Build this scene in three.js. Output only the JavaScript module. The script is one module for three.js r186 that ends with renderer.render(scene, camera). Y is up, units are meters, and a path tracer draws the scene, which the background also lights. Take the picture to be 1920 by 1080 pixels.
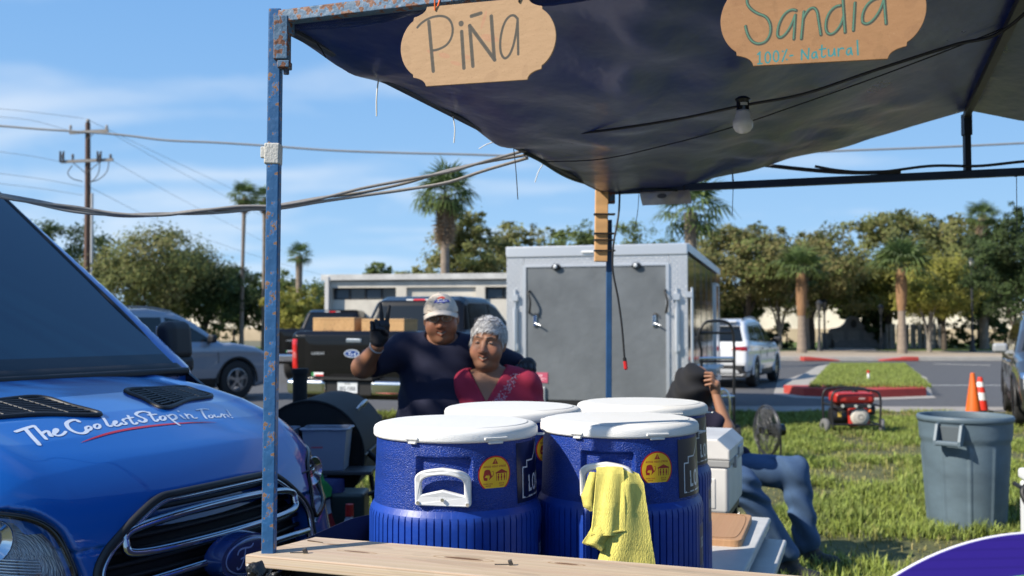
import * as THREE from 'three';
import { mergeGeometries, toCreasedNormals } from 'three/addons/utils/BufferGeometryUtils.js';
import { RoundedBoxGeometry } from 'three/addons/geometries/RoundedBoxGeometry.js';

// ---------------------------------------------------------------- camera, sky, sun, exposure
const FPX = 1867, CAM_H = 1.5, TILT = Math.atan(72 / FPX);
const scene = new THREE.Scene();
const camera = new THREE.PerspectiveCamera(2 * Math.atan(540 / FPX) * 180 / Math.PI, 16 / 9, 0.1, 3000);
camera.position.set(0, CAM_H, 0);
camera.rotation.x = TILT;
camera.focus = 2.25;
camera.userData.fStop = 5.2;
scene.add(camera);

const renderer = new THREE.WebGLRenderer({ antialias: true });
renderer.toneMapping = THREE.LinearToneMapping;
renderer.toneMappingExposure = 1.4;
renderer.shadowMap.enabled = true;

const SUN_AZ = 66 * Math.PI / 180, SUN_EL = 37 * Math.PI / 180;   // left of and behind the camera
const sunDir = new THREE.Vector3(-Math.sin(SUN_AZ) * Math.cos(SUN_EL), Math.sin(SUN_EL), Math.cos(SUN_AZ) * Math.cos(SUN_EL));
const sun = new THREE.DirectionalLight(new THREE.Color(1, 0.92, 0.79), 5);
sun.position.copy(sunDir).multiplyScalar(60);
sun.castShadow = true;
Object.assign(sun.shadow.camera, { left: -40, right: 40, top: 40, bottom: -40, near: 1, far: 160 });
sun.shadow.mapSize.set(4096, 4096);
scene.add(sun, sun.target);

// ---------------------------------------------------------------- random numbers and noise
function RNG(seed) { let s = seed | 0; return () => { s = (s + 0x6d2b79f5) | 0; let t = Math.imul(s ^ (s >>> 15), 1 | s); t = (t + Math.imul(t ^ (t >>> 7), 61 | t)) ^ t; return ((t ^ (t >>> 14)) >>> 0) / 4294967296; }; }
const hash2 = (x, y, s) => { let h = Math.imul(x, 374761393) + Math.imul(y, 668265263) + Math.imul(s, 2147483647 ^ 0x5bd1e995); h = Math.imul(h ^ (h >>> 13), 1274126177); return ((h ^ (h >>> 16)) >>> 0) / 4294967296; };
const sm = (t) => t * t * (3 - 2 * t), mix = (a, b, t) => a + (b - a) * t, clamp = (x, a = 0, b = 1) => Math.min(b, Math.max(a, x));
const sstep = (a, b, x) => sm(clamp((x - a) / (b - a)));
function vnoise(x, y, seed = 1, per = 0) {
  const xi = Math.floor(x), yi = Math.floor(y), fx = sm(x - xi), fy = sm(y - yi), w = (i) => (per ? ((i % per) + per) % per : i);
  const h = (a, b) => hash2(w(a), w(b), seed);
  return mix(mix(h(xi, yi), h(xi + 1, yi), fx), mix(h(xi, yi + 1), h(xi + 1, yi + 1), fx), fy);
}
function fbm(x, y, oct = 4, seed = 1, per = 0) { let a = 0.5, s = 0, n = 0; for (let i = 0; i < oct; i++) { s += a * vnoise(x, y, seed + i * 17, per); n += a; a *= 0.5; x *= 2; y *= 2; per *= 2; } return s / n; }
const noise3 = (x, y, z) => (vnoise(x + z * 0.71, y - z * 0.53, 5) + vnoise(y * 0.9 + 13.1, z + x * 0.37, 9) + vnoise(z * 1.1 - 7.7, x - y * 0.41, 14)) / 3;

// ---------------------------------------------------------------- the sky
{
  const W = 1536, H = 768, data = new Float32Array(W * H * 4);
  for (let j = 0; j < H; j++) for (let i = 0; i < W; i++) {
    const el = ((j + 0.5) / H - 0.5) * Math.PI, az = ((i + 0.5) / W - 0.5) * 2 * Math.PI, y = Math.sin(el), c = Math.cos(el);
    const dx = Math.cos(az) * c, dz = Math.sin(az) * c, e = Math.max(0, el);
    let r, g, b;
    const t = 1 - Math.exp(-e * 180 / Math.PI / 11), u = 1 - Math.exp(-e * 180 / Math.PI / 34);
    r = mix(mix(0.42, 0.16, t), 0.035, u * u); g = mix(mix(0.64, 0.38, t), 0.14, u * u); b = mix(mix(0.84, 0.74, t), 0.44, u * u);
    const glow = Math.max(0, dx * sunDir.x + y * sunDir.y + dz * sunDir.z), gl = 0.5 * Math.pow(glow, 24) + 0.1 * Math.pow(glow, 4);
    r += gl; g += gl; b += gl * 0.95;
    if (el > 0.01) {                                          // thin high cloud, drawn out in long wisps, thickest low on the left
      const px = dx / (y + 0.09), pz = dz / (y + 0.09), q = fbm(px * 0.5, pz * 1.1, 3, 40);
      const w = fbm(px * 1.3 + q * 1.8, pz * 3.6 + q * 2.4, 7, 71), cover = mix(0.08, 0.62, sstep(0.25, -0.45, dx)) * sstep(0.012, 0.05, el) * sstep(0.34, 0.1, el) + 0.05;
      const a = clamp((w - 0.63 + cover * 0.47) * 2.0) * 0.65;
      r = mix(r, 0.74, a); g = mix(g, 0.8, a); b = mix(b, 0.87, a);
    }
    r *= 0.86; g *= 0.86; b *= 0.86;
    if (el < 0) { const k = sstep(0, -0.12, el); r = mix(r, 0.16, k); g = mix(g, 0.16, k); b = mix(b, 0.12, k); }
    const o = (j * W + i) * 4; data[o] = r; data[o + 1] = g; data[o + 2] = b; data[o + 3] = 1;
  }
  const tex = new THREE.DataTexture(data, W, H, THREE.RGBAFormat, THREE.FloatType);
  tex.mapping = THREE.EquirectangularReflectionMapping; tex.magFilter = tex.minFilter = THREE.LinearFilter; tex.needsUpdate = true;
  scene.background = tex; scene.environment = tex;
}

// ---------------------------------------------------------------- helpers: places, names, meshes
const V = (x, y, z) => new THREE.Vector3(x, y, z);
function P(px, py, d) {                                        // a point measured on the photograph at a distance of d metres along the ground
  const u = (px - 960) / FPX, v = (540 - py) / FPX, y = v * Math.cos(TILT) + Math.sin(TILT), z = Math.cos(TILT) - v * Math.sin(TILT);
  return V(u / z * d, CAM_H + y / z * d, -d);
}
const G = (px, d) => V(P(px, 612, d).x, 0, -d);                // the spot on the ground below it
const used = new Map();
function numbered(name) { const n = used.get(name) ?? 0; used.set(name, n + 1); return n ? name + '_' + String(n).padStart(3, '0') : name; }
function tag(o, label, category, group, kind) { if (label) o.userData.label = label; if (category) o.userData.category = category; if (group) o.userData.group = group; if (kind) o.userData.kind = kind; return o; }
function thing(name, label, category, pos = [0, 0, 0], turn = 0, group) {
  const o = new THREE.Group(); o.name = numbered(name); scene.add(o);
  o.position.set(...(pos.isVector3 ? pos.toArray() : pos)); o.rotation.y = turn;
  return tag(o, label, category, group);
}
function copyOf(src, name, label, pos, turn = 0, group) {
  const o = src.clone(); o.name = numbered(name); scene.add(o); o.position.set(...(pos.isVector3 ? pos.toArray() : pos)); o.rotation.y = turn; o.userData = { ...src.userData };
  return tag(o, label, null, group);
}
function part(name, geo, mat, parent, label) {
  const g = Array.isArray(geo) ? merge(geo) : geo, m = new THREE.Mesh(g, mat);
  m.name = parent === scene ? numbered(name) : name; m.castShadow = m.receiveShadow = true; parent.add(m);
  if (label) m.userData.label = label;
  return m;
}
const struct = (name, geo, mat) => tag(part(name, geo, mat, scene), null, null, null, 'structure');
const solo = (name, geo, mat, label, category, group, kind) => tag(part(name, geo, mat, scene), label, category, group, kind);
const yawTo = (hx, hd) => Math.atan2(hd, hx);                  // local +x turned to a heading (to the right, away)
function merge(list) {
  const out = list.map((g) => {
    let h = g.index ? g.toNonIndexed() : g.clone();
    for (const k of Object.keys(h.attributes)) if (!['position', 'normal', 'uv'].includes(k)) h.deleteAttribute(k);
    if (!h.attributes.uv) h.setAttribute('uv', new THREE.BufferAttribute(new Float32Array(h.attributes.position.count * 2), 2));
    if (!h.attributes.normal) h.computeVertexNormals();
    h.morphAttributes = {};
    return h;
  });
  return mergeGeometries(out);
}
const M4 = (p, r = [0, 0, 0], s = [1, 1, 1]) => new THREE.Matrix4().compose(V(...p), new THREE.Quaternion().setFromEuler(new THREE.Euler(...r)), V(...s));
const box = (w, h, d, x = 0, y = 0, z = 0, r = [0, 0, 0]) => new THREE.BoxGeometry(w, h, d).applyMatrix4(M4([x, y, z], r));
const rbox = (w, h, d, rad, x = 0, y = 0, z = 0, r = [0, 0, 0], seg = 2) => new RoundedBoxGeometry(w, h, d, seg, rad).applyMatrix4(M4([x, y, z], r));
const cyl = (r1, r2, h, x = 0, y = 0, z = 0, r = [0, 0, 0], n = 24, open = false) => new THREE.CylinderGeometry(r1, r2, h, n, 1, open).applyMatrix4(M4([x, y, z], r));
const ball = (r, x = 0, y = 0, z = 0, s = [1, 1, 1], n = 16) => new THREE.SphereGeometry(r, n, Math.max(6, n * 0.7 | 0)).applyMatrix4(M4([x, y, z], [0, 0, 0], s));
const lathe = (pts, n = 48) => new THREE.LatheGeometry(pts.map((p) => new THREE.Vector2(p[0], p[1])), n);
const vv = (p) => (p.isVector3 ? p : V(...p));
function tube(pts, r, n = 8, seg = 0, closed = false) { const c = new THREE.CatmullRomCurve3(pts.map(vv), closed, 'centripetal'); return new THREE.TubeGeometry(c, seg || pts.length * 6, r, n, closed); }
function taper(pts, radii, n = 8) {                            // a limb: a tube whose radius follows the list
  const c = new THREE.CatmullRomCurve3(pts.map(vv)), seg = (pts.length - 1) * 5, g = new THREE.TubeGeometry(c, seg, 1, n), p = g.attributes.position;
  for (let i = 0; i <= seg; i++) {
    const t = i / seg, o = c.getPointAt(t), k = t * (radii.length - 1), a = Math.min(radii.length - 2, Math.floor(k)), r = mix(radii[a], radii[a + 1], k - a);
    for (let j = 0; j <= n; j++) { const q = i * (n + 1) + j; p.setXYZ(q, o.x + (p.getX(q) - o.x) * r, o.y + (p.getY(q) - o.y) * r, o.z + (p.getZ(q) - o.z) * r); }
  }
  g.computeVertexNormals(); return g;
}
function bar(a, b, w, h = w, rad = 0) {                        // a square tube from a to b
  a = vv(a); b = vv(b); const L = a.distanceTo(b), g = rad ? new RoundedBoxGeometry(w, h, L, 2, rad) : new THREE.BoxGeometry(w, h, L);
  const m = new THREE.Matrix4().lookAt(b, a, Math.abs(b.y - a.y) > 0.95 * L ? V(0, 0, 1) : V(0, 1, 0)); m.setPosition(a.clone().add(b).multiplyScalar(0.5));
  return boxUV(g).applyMatrix4(m);
}
const rod = (a, b, r, n = 10, r2 = r) => { a = vv(a); b = vv(b); const g = new THREE.CylinderGeometry(r2, r, a.distanceTo(b), n); g.applyQuaternion(new THREE.Quaternion().setFromUnitVectors(V(0, 1, 0), b.clone().sub(a).normalize())); g.translate(...a.clone().add(b).multiplyScalar(0.5).toArray()); return g; };
function grid(fn, nu, nv) {                                    // fn(u, v) gives a point; a sheet with uv 0..1
  const pos = [], uv = [], idx = [];
  for (let j = 0; j <= nv; j++) for (let i = 0; i <= nu; i++) { const p = fn(i / nu, j / nv); pos.push(p.x, p.y, p.z); uv.push(i / nu, j / nv); }
  for (let j = 0; j < nv; j++) for (let i = 0; i < nu; i++) { const a = j * (nu + 1) + i, b = a + nu + 1; idx.push(a, a + 1, b, a + 1, b + 1, b); }
  const g = new THREE.BufferGeometry(); g.setAttribute('position', new THREE.Float32BufferAttribute(pos, 3)); g.setAttribute('uv', new THREE.Float32BufferAttribute(uv, 2)); g.setIndex(idx); g.computeVertexNormals(); return g;
}
function slab(fn, nu, nv, th) {                                // a sheet with real thickness
  const top = grid(fn, nu, nv), n = top.attributes.normal, p = top.attributes.position, low = top.clone(), q = low.attributes.position;
  for (let i = 0; i < p.count; i++) { q.setXYZ(i, p.getX(i) - n.getX(i) * th, p.getY(i) - n.getY(i) * th, p.getZ(i) - n.getZ(i) * th); }
  const ix = low.index.array; for (let i = 0; i < ix.length; i += 3) { const t = ix[i]; ix[i] = ix[i + 1]; ix[i + 1] = t; }
  low.computeVertexNormals();
  const ring = []; for (let i = 0; i <= nu; i++) ring.push(i); for (let j = 1; j <= nv; j++) ring.push(j * (nu + 1) + nu); for (let i = nu - 1; i >= 0; i--) ring.push(nv * (nu + 1) + i); for (let j = nv - 1; j >= 0; j--) ring.push(j * (nu + 1));
  const pos = [], idx = [], uv = []; ring.forEach((k) => { pos.push(p.getX(k), p.getY(k), p.getZ(k), q.getX(k), q.getY(k), q.getZ(k)); uv.push(top.attributes.uv.getX(k), top.attributes.uv.getY(k), top.attributes.uv.getX(k), top.attributes.uv.getY(k)); });
  for (let i = 0; i < ring.length - 1; i++) { const a = i * 2; idx.push(a, a + 1, a + 2, a + 1, a + 3, a + 2); }
  const e = new THREE.BufferGeometry(); e.setAttribute('position', new THREE.Float32BufferAttribute(pos, 3)); e.setAttribute('uv', new THREE.Float32BufferAttribute(uv, 2)); e.setIndex(idx); e.computeVertexNormals();
  return merge([top, low, e]);
}
function extrude(pts, depth, bevel = 0, holes = [], curve = 12) {   // an outline in x, y given a thickness along z
  const s = pts instanceof THREE.Shape ? pts : new THREE.Shape(pts.map((p) => new THREE.Vector2(...p))); for (const h of holes) s.holes.push(new THREE.Path(h.map((p) => new THREE.Vector2(...p))));
  return new THREE.ExtrudeGeometry(s, { depth, bevelEnabled: bevel > 0, bevelSize: bevel, bevelThickness: bevel, bevelOffset: -bevel, bevelSegments: 2, curveSegments: curve });
}
function boxUV(g, k = 1) {                                     // uv in metres, by the direction each face looks
  const h = g.index ? g.toNonIndexed() : g, p = h.attributes.position, n = h.attributes.normal, uv = new Float32Array(p.count * 2);
  for (let i = 0; i < p.count; i++) { const a = Math.abs(n.getX(i)), b = Math.abs(n.getY(i)), c = Math.abs(n.getZ(i)); const [u, v] = a >= b && a >= c ? [p.getZ(i), p.getY(i)] : b >= c ? [p.getX(i), p.getZ(i)] : [p.getX(i), p.getY(i)]; uv[i * 2] = u * k; uv[i * 2 + 1] = v * k; }
  h.setAttribute('uv', new THREE.BufferAttribute(uv, 2)); return h;
}

// ---------------------------------------------------------------- implicit shapes: bodies of people and vehicles are meshed from distance fields
const smin = (a, b, k) => { const h = Math.max(k - Math.abs(a - b), 0) / k; return Math.min(a, b) - h * h * k * 0.25; };
const smax = (a, b, k) => -smin(-a, -b, k);
function sdCap(x, y, z, a, b, r1, r2) { const bx = b[0] - a[0], by = b[1] - a[1], bz = b[2] - a[2], t = clamp(((x - a[0]) * bx + (y - a[1]) * by + (z - a[2]) * bz) / (bx * bx + by * by + bz * bz + 1e-9)); return Math.hypot(x - a[0] - bx * t, y - a[1] - by * t, z - a[2] - bz * t) - mix(r1, r2, t); }
function sdEll(x, y, z, c, r) { const a = (x - c[0]) / r[0], b = (y - c[1]) / r[1], d = (z - c[2]) / r[2], k0 = Math.hypot(a, b, d), k1 = Math.hypot(a / r[0], b / r[1], d / r[2]); return k0 < 1e-6 ? -Math.min(...r) : k0 * (k0 - 1) / k1; }
function sdRect(x, y, hx, hy, r = 0) { const qx = Math.abs(x) - hx + r, qy = Math.abs(y) - hy + r; return Math.hypot(Math.max(qx, 0), Math.max(qy, 0)) + Math.min(Math.max(qx, qy), 0) - r; }
function sdPoly(x, y, v) {
  let d = 1e9, s = 1; const n = v.length;
  for (let i = 0, j = n - 1; i < n; j = i, i++) {
    const ex = v[j][0] - v[i][0], ey = v[j][1] - v[i][1], wx = x - v[i][0], wy = y - v[i][1], t = clamp((wx * ex + wy * ey) / (ex * ex + ey * ey)), bx = wx - ex * t, by = wy - ey * t;
    d = Math.min(d, bx * bx + by * by);
    const c1 = y >= v[i][1], c2 = y < v[j][1], c3 = ex * wy > ey * wx; if ((c1 && c2 && c3) || (!c1 && !c2 && !c3)) s = -s;
  }
  return s * Math.sqrt(d);
}
function lerpTable(T) { return (x) => { if (x <= T[0][0]) return T[0][1]; for (let i = 1; i < T.length; i++) if (x <= T[i][0]) return mix(T[i - 1][1], T[i][1], sm2((x - T[i - 1][0]) / (T[i][0] - T[i - 1][0]))); return T[T.length - 1][1]; }; }
const sm2 = (t) => t;
function gradOf(f, x, y, z, e = 0.003) { const g = V(f(x + e, y, z) - f(x - e, y, z), f(x, y + e, z) - f(x, y - e, z), f(x, y, z + e) - f(x, y, z - e)); return g.lengthSq() < 1e-16 ? V(0, 1, 0) : g.normalize(); }
function meshField(f, lo, hi, cell, colour) {                  // surface nets
  const nx = Math.ceil((hi[0] - lo[0]) / cell) + 1, ny = Math.ceil((hi[1] - lo[1]) / cell) + 1, nz = Math.ceil((hi[2] - lo[2]) / cell) + 1, F = new Float32Array(nx * ny * nz), id = new Int32Array(nx * ny * nz).fill(-1);
  const at = (i, j, k) => (k * ny + j) * nx + i;
  const Bk = 5, reach = Bk * cell * 0.87 * 2;                    // blocks far from the surface need no samples of their own
  for (let K = 0; K < nz; K += Bk) for (let J = 0; J < ny; J += Bk) for (let I = 0; I < nx; I += Bk) {
    const c = f(lo[0] + (I + (Bk - 1) / 2) * cell, lo[1] + (J + (Bk - 1) / 2) * cell, lo[2] + (K + (Bk - 1) / 2) * cell), skip = Math.abs(c) > reach;
    for (let k = K; k < Math.min(nz, K + Bk); k++) for (let j = J; j < Math.min(ny, J + Bk); j++) for (let i = I; i < Math.min(nx, I + Bk); i++) F[at(i, j, k)] = skip ? c : f(lo[0] + i * cell, lo[1] + j * cell, lo[2] + k * cell);
  }
  const pos = [], nor = [], col = [], idx = [], C = [[0, 0, 0], [1, 0, 0], [0, 1, 0], [1, 1, 0], [0, 0, 1], [1, 0, 1], [0, 1, 1], [1, 1, 1]], E = [[0, 1], [2, 3], [4, 5], [6, 7], [0, 2], [1, 3], [4, 6], [5, 7], [0, 4], [1, 5], [2, 6], [3, 7]];
  for (let k = 0; k < nz - 1; k++) for (let j = 0; j < ny - 1; j++) for (let i = 0; i < nx - 1; i++) {
    let m = 0; const v = []; for (let c = 0; c < 8; c++) { v[c] = F[at(i + C[c][0], j + C[c][1], k + C[c][2])]; if (v[c] < 0) m |= 1 << c; }
    if (m === 0 || m === 255) continue;
    let x = 0, y = 0, z = 0, n = 0;
    for (const [a, b] of E) if ((v[a] < 0) !== (v[b] < 0)) { const t = v[a] / (v[a] - v[b]); x += mix(C[a][0], C[b][0], t); y += mix(C[a][1], C[b][1], t); z += mix(C[a][2], C[b][2], t); n++; }
    x = lo[0] + (i + x / n) * cell; y = lo[1] + (j + y / n) * cell; z = lo[2] + (k + z / n) * cell;
    const e = cell * 0.3, q1 = f(x + e, y - e, z - e), q2 = f(x - e, y - e, z + e), q3 = f(x - e, y + e, z - e), q4 = f(x + e, y + e, z + e), g = V(q1 - q2 - q3 + q4, -q1 - q2 + q3 + q4, -q1 + q2 - q3 + q4); if (g.lengthSq() < 1e-16) g.set(0, 1, 0); g.normalize(); const d = clamp((q1 + q2 + q3 + q4) / 4, -cell * 0.5, cell * 0.5); x -= g.x * d; y -= g.y * d; z -= g.z * d;
    id[at(i, j, k)] = pos.length / 3; pos.push(x, y, z); nor.push(g.x, g.y, g.z); if (colour) col.push(...colour(x, y, z));
  }
  const quad = (a, b, c, d, flip) => { if (a < 0 || b < 0 || c < 0 || d < 0) return; if (flip) idx.push(a, c, b, a, d, c); else idx.push(a, b, c, a, c, d); };
  for (let k = 1; k < nz - 1; k++) for (let j = 1; j < ny - 1; j++) for (let i = 1; i < nx - 1; i++) {
    const s = F[at(i, j, k)] < 0;
    if (s !== F[at(i + 1, j, k)] < 0) quad(id[at(i, j - 1, k - 1)], id[at(i, j, k - 1)], id[at(i, j, k)], id[at(i, j - 1, k)], !s);
    if (s !== F[at(i, j + 1, k)] < 0) quad(id[at(i - 1, j, k - 1)], id[at(i - 1, j, k)], id[at(i, j, k)], id[at(i, j, k - 1)], !s);
    if (s !== F[at(i, j, k + 1)] < 0) quad(id[at(i - 1, j - 1, k)], id[at(i, j - 1, k)], id[at(i, j, k)], id[at(i - 1, j, k)], !s);
  }
  const g = new THREE.BufferGeometry(); g.setAttribute('position', new THREE.Float32BufferAttribute(pos, 3)); g.setAttribute('normal', new THREE.Float32BufferAttribute(nor, 3));
  g.setAttribute('uv', new THREE.Float32BufferAttribute(new Float32Array(pos.length / 3 * 2), 2)); if (colour) g.setAttribute('color', new THREE.Float32BufferAttribute(col, 3));
  g.setIndex(idx); return g;
}
function hitField(f, o, dir, far = 6) { let t = 0, p = o.clone(), last = f(p.x, p.y, p.z); for (let i = 0; i < 400 && t < far; i++) { const s = Math.max(0.004, last * 0.5); t += s; p = o.clone().addScaledVector(dir, t); const d = f(p.x, p.y, p.z); if (d < 0) { let a = t - s, b = t; for (let k = 0; k < 14; k++) { const m = (a + b) / 2; p = o.clone().addScaledVector(dir, m); if (f(p.x, p.y, p.z) < 0) b = m; else a = m; } return o.clone().addScaledVector(dir, b); } last = d; } return null; }
// a panel that follows a body: four corners on the plane the rays start from (a, b), carried along dir to the body and lifted by eps; edges turned in
function panel(f, start, dir, corners, nu, nv, eps = 0.004, sink = 0) {
  const [c0, c1, c2, c3] = corners, d = vv(dir).normalize();
  const fn = (u, v) => {
    const a = mix(mix(c0[0], c1[0], u), mix(c3[0], c2[0], u), v), b = mix(mix(c0[1], c1[1], u), mix(c3[1], c2[1], u), v), o = start(a, b);
    const h = hitField(f, o, d) ?? o.clone().addScaledVector(d, 0.5), n = gradOf(f, h.x, h.y, h.z, 0.01), edge = u < 1e-6 || v < 1e-6 || u > 1 - 1e-6 || v > 1 - 1e-6;
    return h.addScaledVector(n, edge ? eps - sink : eps);
  };
  const g = grid(fn, nu, nv), p = g.attributes.position, ix = g.index.array, A = V(0, 0, 0).fromBufferAttribute(p, ix[0]), B = V(0, 0, 0).fromBufferAttribute(p, ix[1]), C = V(0, 0, 0).fromBufferAttribute(p, ix[2]);
  if (B.sub(A).cross(C.sub(A)).dot(d) > 0) { for (let i = 0; i < ix.length; i += 3) { const t = ix[i]; ix[i] = ix[i + 1]; ix[i + 1] = t; } g.computeVertexNormals(); }
  return g;
}

// ---------------------------------------------------------------- textures and materials
function dataTex(n, fn, srgb = false) { const d = new Uint8Array(n * n * 4); for (let y = 0; y < n; y++) for (let x = 0; x < n; x++) { const c = fn(x / n, y / n, x, y), o = (y * n + x) * 4; d[o] = clamp(c[0]) * 255; d[o + 1] = clamp(c[1]) * 255; d[o + 2] = clamp(c[2]) * 255; d[o + 3] = c.length > 3 ? clamp(c[3]) * 255 : 255; } const t = new THREE.DataTexture(d, n, n); t.wrapS = t.wrapT = THREE.RepeatWrapping; t.magFilter = THREE.LinearFilter; t.minFilter = THREE.LinearMipmapLinearFilter; if (srgb) t.colorSpace = THREE.SRGBColorSpace; t.needsUpdate = true; return t; }
const grey = (v) => [v, v, v];
function canvasTex(w, h, draw, srgb = true) { const c = document.createElement('canvas'); c.width = w; c.height = h; draw(c.getContext('2d'), w, h); const t = new THREE.CanvasTexture(c); if (srgb) t.colorSpace = THREE.SRGBColorSpace; t.anisotropy = 8; return t; }
const rep = (t, x, y = x) => { const c = t.clone(); c.repeat.set(x, y); c.wrapS = c.wrapT = THREE.RepeatWrapping; c.needsUpdate = true; return c; };
const lin = (r, g, b) => new THREE.Color().setRGB(r, g, b);
const mat = (c, roughness = 0.6, o = {}) => new THREE.MeshStandardMaterial({ color: Array.isArray(c) ? lin(...c) : c, roughness, ...o });
const phys = (c, roughness = 0.6, o = {}) => new THREE.MeshPhysicalMaterial({ color: Array.isArray(c) ? lin(...c) : c, roughness, ...o });
const T = {
  mottle: dataTex(256, (x, y) => grey(0.62 + 0.38 * fbm(x * 6, y * 6, 5, 3, 6))),                       // soft unevenness of tone
  bump: dataTex(256, (x, y) => grey(fbm(x * 16, y * 16, 4, 8, 16))),
  pebble: dataTex(256, (x, y) => grey(sstep(0.25, 0.8, vnoise(x * 64, y * 64, 21, 64) * 0.65 + vnoise(x * 32, y * 32, 22, 32) * 0.35))),
  leather: dataTex(256, (x, y) => { const w = vnoise(x * 20, y * 20, 31, 20) * 0.9; return grey(Math.abs(Math.sin((x * 40 + w * 2) * Math.PI)) * 0.5 + 0.5 * vnoise(x * 40, y * 26, 33, 2)); }),
  speck: dataTex(512, (x, y) => grey(0.7 + 0.3 * fbm(x * 8, y * 8, 4, 12, 8) - 0.22 * (vnoise(x * 256, y * 256, 15, 256) > 0.72) + 0.15 * (vnoise(x * 256, y * 256, 16, 256) > 0.82))),
  bark: dataTex(256, (x, y) => grey(0.45 + 0.55 * fbm(x * 24, y * 5, 4, 51, 0))),
  scratch: dataTex(256, (x, y) => grey(0.25 + 0.5 * fbm(x * 4, y * 60, 3, 61, 0))),
};
const chips = (base, rust, seed, amount) => dataTex(512, (x, y) => {   // old paint, chipped and rusting
  const n = fbm(x * 14, y * 14, 5, seed, 14), e = Math.max(0, 1 - Math.abs(((x * 2) % 1) - 0.5) * 0), k = sstep(amount, amount + 0.05, n), h = sstep(amount - 0.08, amount, n) * 0.5, tone = 0.8 + 0.4 * fbm(x * 5, y * 5, 4, seed + 9, 5);
  const r = [0, 1, 2].map((i) => mix(mix(base[i] * tone, base[i] * 1.8 + 0.05, h * (1 - k)), rust[i] * (0.6 + 0.8 * vnoise(x * 60, y * 60, seed + 3, 60)), k)); return r.map((c) => Math.pow(clamp(c), 1 / 2.2)).concat(1).slice(0, 4);
}, true);
const M = {
  white: mat([0.78, 0.78, 0.76], 0.5), black: mat([0.012, 0.012, 0.013], 0.5), rubber: mat([0.02, 0.02, 0.021], 0.85), blackGloss: mat([0.008, 0.008, 0.009], 0.18),
  chrome: mat([0.75, 0.76, 0.78], 0.12, { metalness: 1 }), steel: mat([0.55, 0.56, 0.58], 0.35, { metalness: 1, bumpMap: rep(T.scratch, 3), bumpScale: 0.0006 }), alu: mat([0.7, 0.71, 0.73], 0.42, { metalness: 0.85 }),
  glassDark: phys([0.006, 0.009, 0.012], 0.04, { ior: 1.5, specularIntensity: 1 }), red: mat([0.5, 0.02, 0.015], 0.4), orange: mat([0.85, 0.14, 0.015], 0.45),
};
// ---------------------------------------------------------------- the ground
const kerbMat = mat([0.42, 0.39, 0.34], 0.9, { map: rep(T.speck, 1), bumpMap: rep(T.bump, 2), bumpScale: 0.004 });
const redKerb = mat([0.5, 0.06, 0.045], 0.75, { map: rep(T.speck, 1) });
const asphalt = mat([0.1, 0.1, 0.103], 0.92, { map: rep(T.speck, 0.9), bumpMap: rep(T.bump, 1.5), bumpScale: 0.006 });
const soil = mat([0.105, 0.11, 0.036], 1, { map: rep(T.mottle, 0.35), bumpMap: rep(T.bump, 1.2), bumpScale: 0.03 });
const lawnFar = mat([0.13, 0.2, 0.035], 1, { map: rep(T.mottle, 0.5), bumpMap: rep(T.bump, 6), bumpScale: 0.05 });
function flat(pts, y) { const s = new THREE.ShapeGeometry(new THREE.Shape(pts.map(([x, d]) => new THREE.Vector2(x, d)))); s.rotateX(-Math.PI / 2); s.translate(0, y, 0); return boxUV(s); }
struct('ground', boxUV(new THREE.PlaneGeometry(2400, 2400).rotateX(-Math.PI / 2).translate(0, -0.03, 0)), mat([0.16, 0.15, 0.09], 1, { map: rep(T.mottle, 0.05) }));
struct('lawn', flat([[-14, -3], [14, -3], [14, 17.2], [6, 17.7], [2, 17.7], [-14, 17.4]], 0), soil);
struct('parking_lot', flat([[-60, 17.5], [-6, 17.46], [2, 17.76], [6, 17.76], [30, 16.8], [60, 16.8], [60, 47], [-60, 47]], -0.012), asphalt);
tag(part('gutter', flat([[2.6, 17.75], [6, 17.75], [16, 17.2], [16, 18.3], [6, 18.9], [2.6, 18.9]], -0.006), mat([0.36, 0.33, 0.3], 0.9, { map: rep(T.speck, 0.7) }), scene), null, null, null, 'structure');
// the traffic island with its red kerb, and the concrete apron round it
const isl = [[6.35, 21.7], [7.6, 21.15], [9.0, 21.75], [9.25, 22.6], [11.6, 29], [13.4, 34.2], [12.7, 35.2], [11.1, 35.0], [10.3, 33.6], [7.9, 27.2], [6.2, 22.7]];
const grow = (pts, k) => { const cx = pts.reduce((a, p) => a + p[0], 0) / pts.length, cd = pts.reduce((a, p) => a + p[1], 0) / pts.length; return pts.map(([x, d]) => { const L = Math.hypot(x - cx, d - cd); return [x + (x - cx) / L * k, d + (d - cd) / L * k]; }); };
struct('apron', flat(grow(isl, 0.75), -0.004), mat([0.4, 0.37, 0.33], 0.9, { map: rep(T.speck, 0.6) }));
{ const g = extrude(grow(isl, 0.06), 0.15, 0.02); g.rotateX(-Math.PI / 2); tag(part('island_kerb', boxUV(g), kerbMat, scene), null, null, null, 'structure');
  struct('island', flat(grow(isl, -0.1), 0.165), lawnFar);
  const fr = grow(isl, 0.075).filter((p) => p[1] < 22.75), h = extrude(fr, 0.153, 0.02); h.rotateX(-Math.PI / 2); struct('red_kerb', boxUV(h), redKerb); }
for (const [a, b] of [[[8.9, 25.6], [40, 25.2]], [[15.5, 31.4], [42, 30.6]], [[-16, 21.5], [-6.2, 23.5]], [[-16, 25.0], [-6.4, 26.6]], [[-16, 29.5], [-7.4, 30.6]], [[17, 40.2], [18.6, 38.8]]]) struct('parking_line', boxUV(bar([a[0], -0.006, -a[1]], [b[0], -0.006, -b[1]], 0.11, 0.006)), mat([0.6, 0.6, 0.58], 0.8, { map: rep(T.mottle, 1) }));
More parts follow.
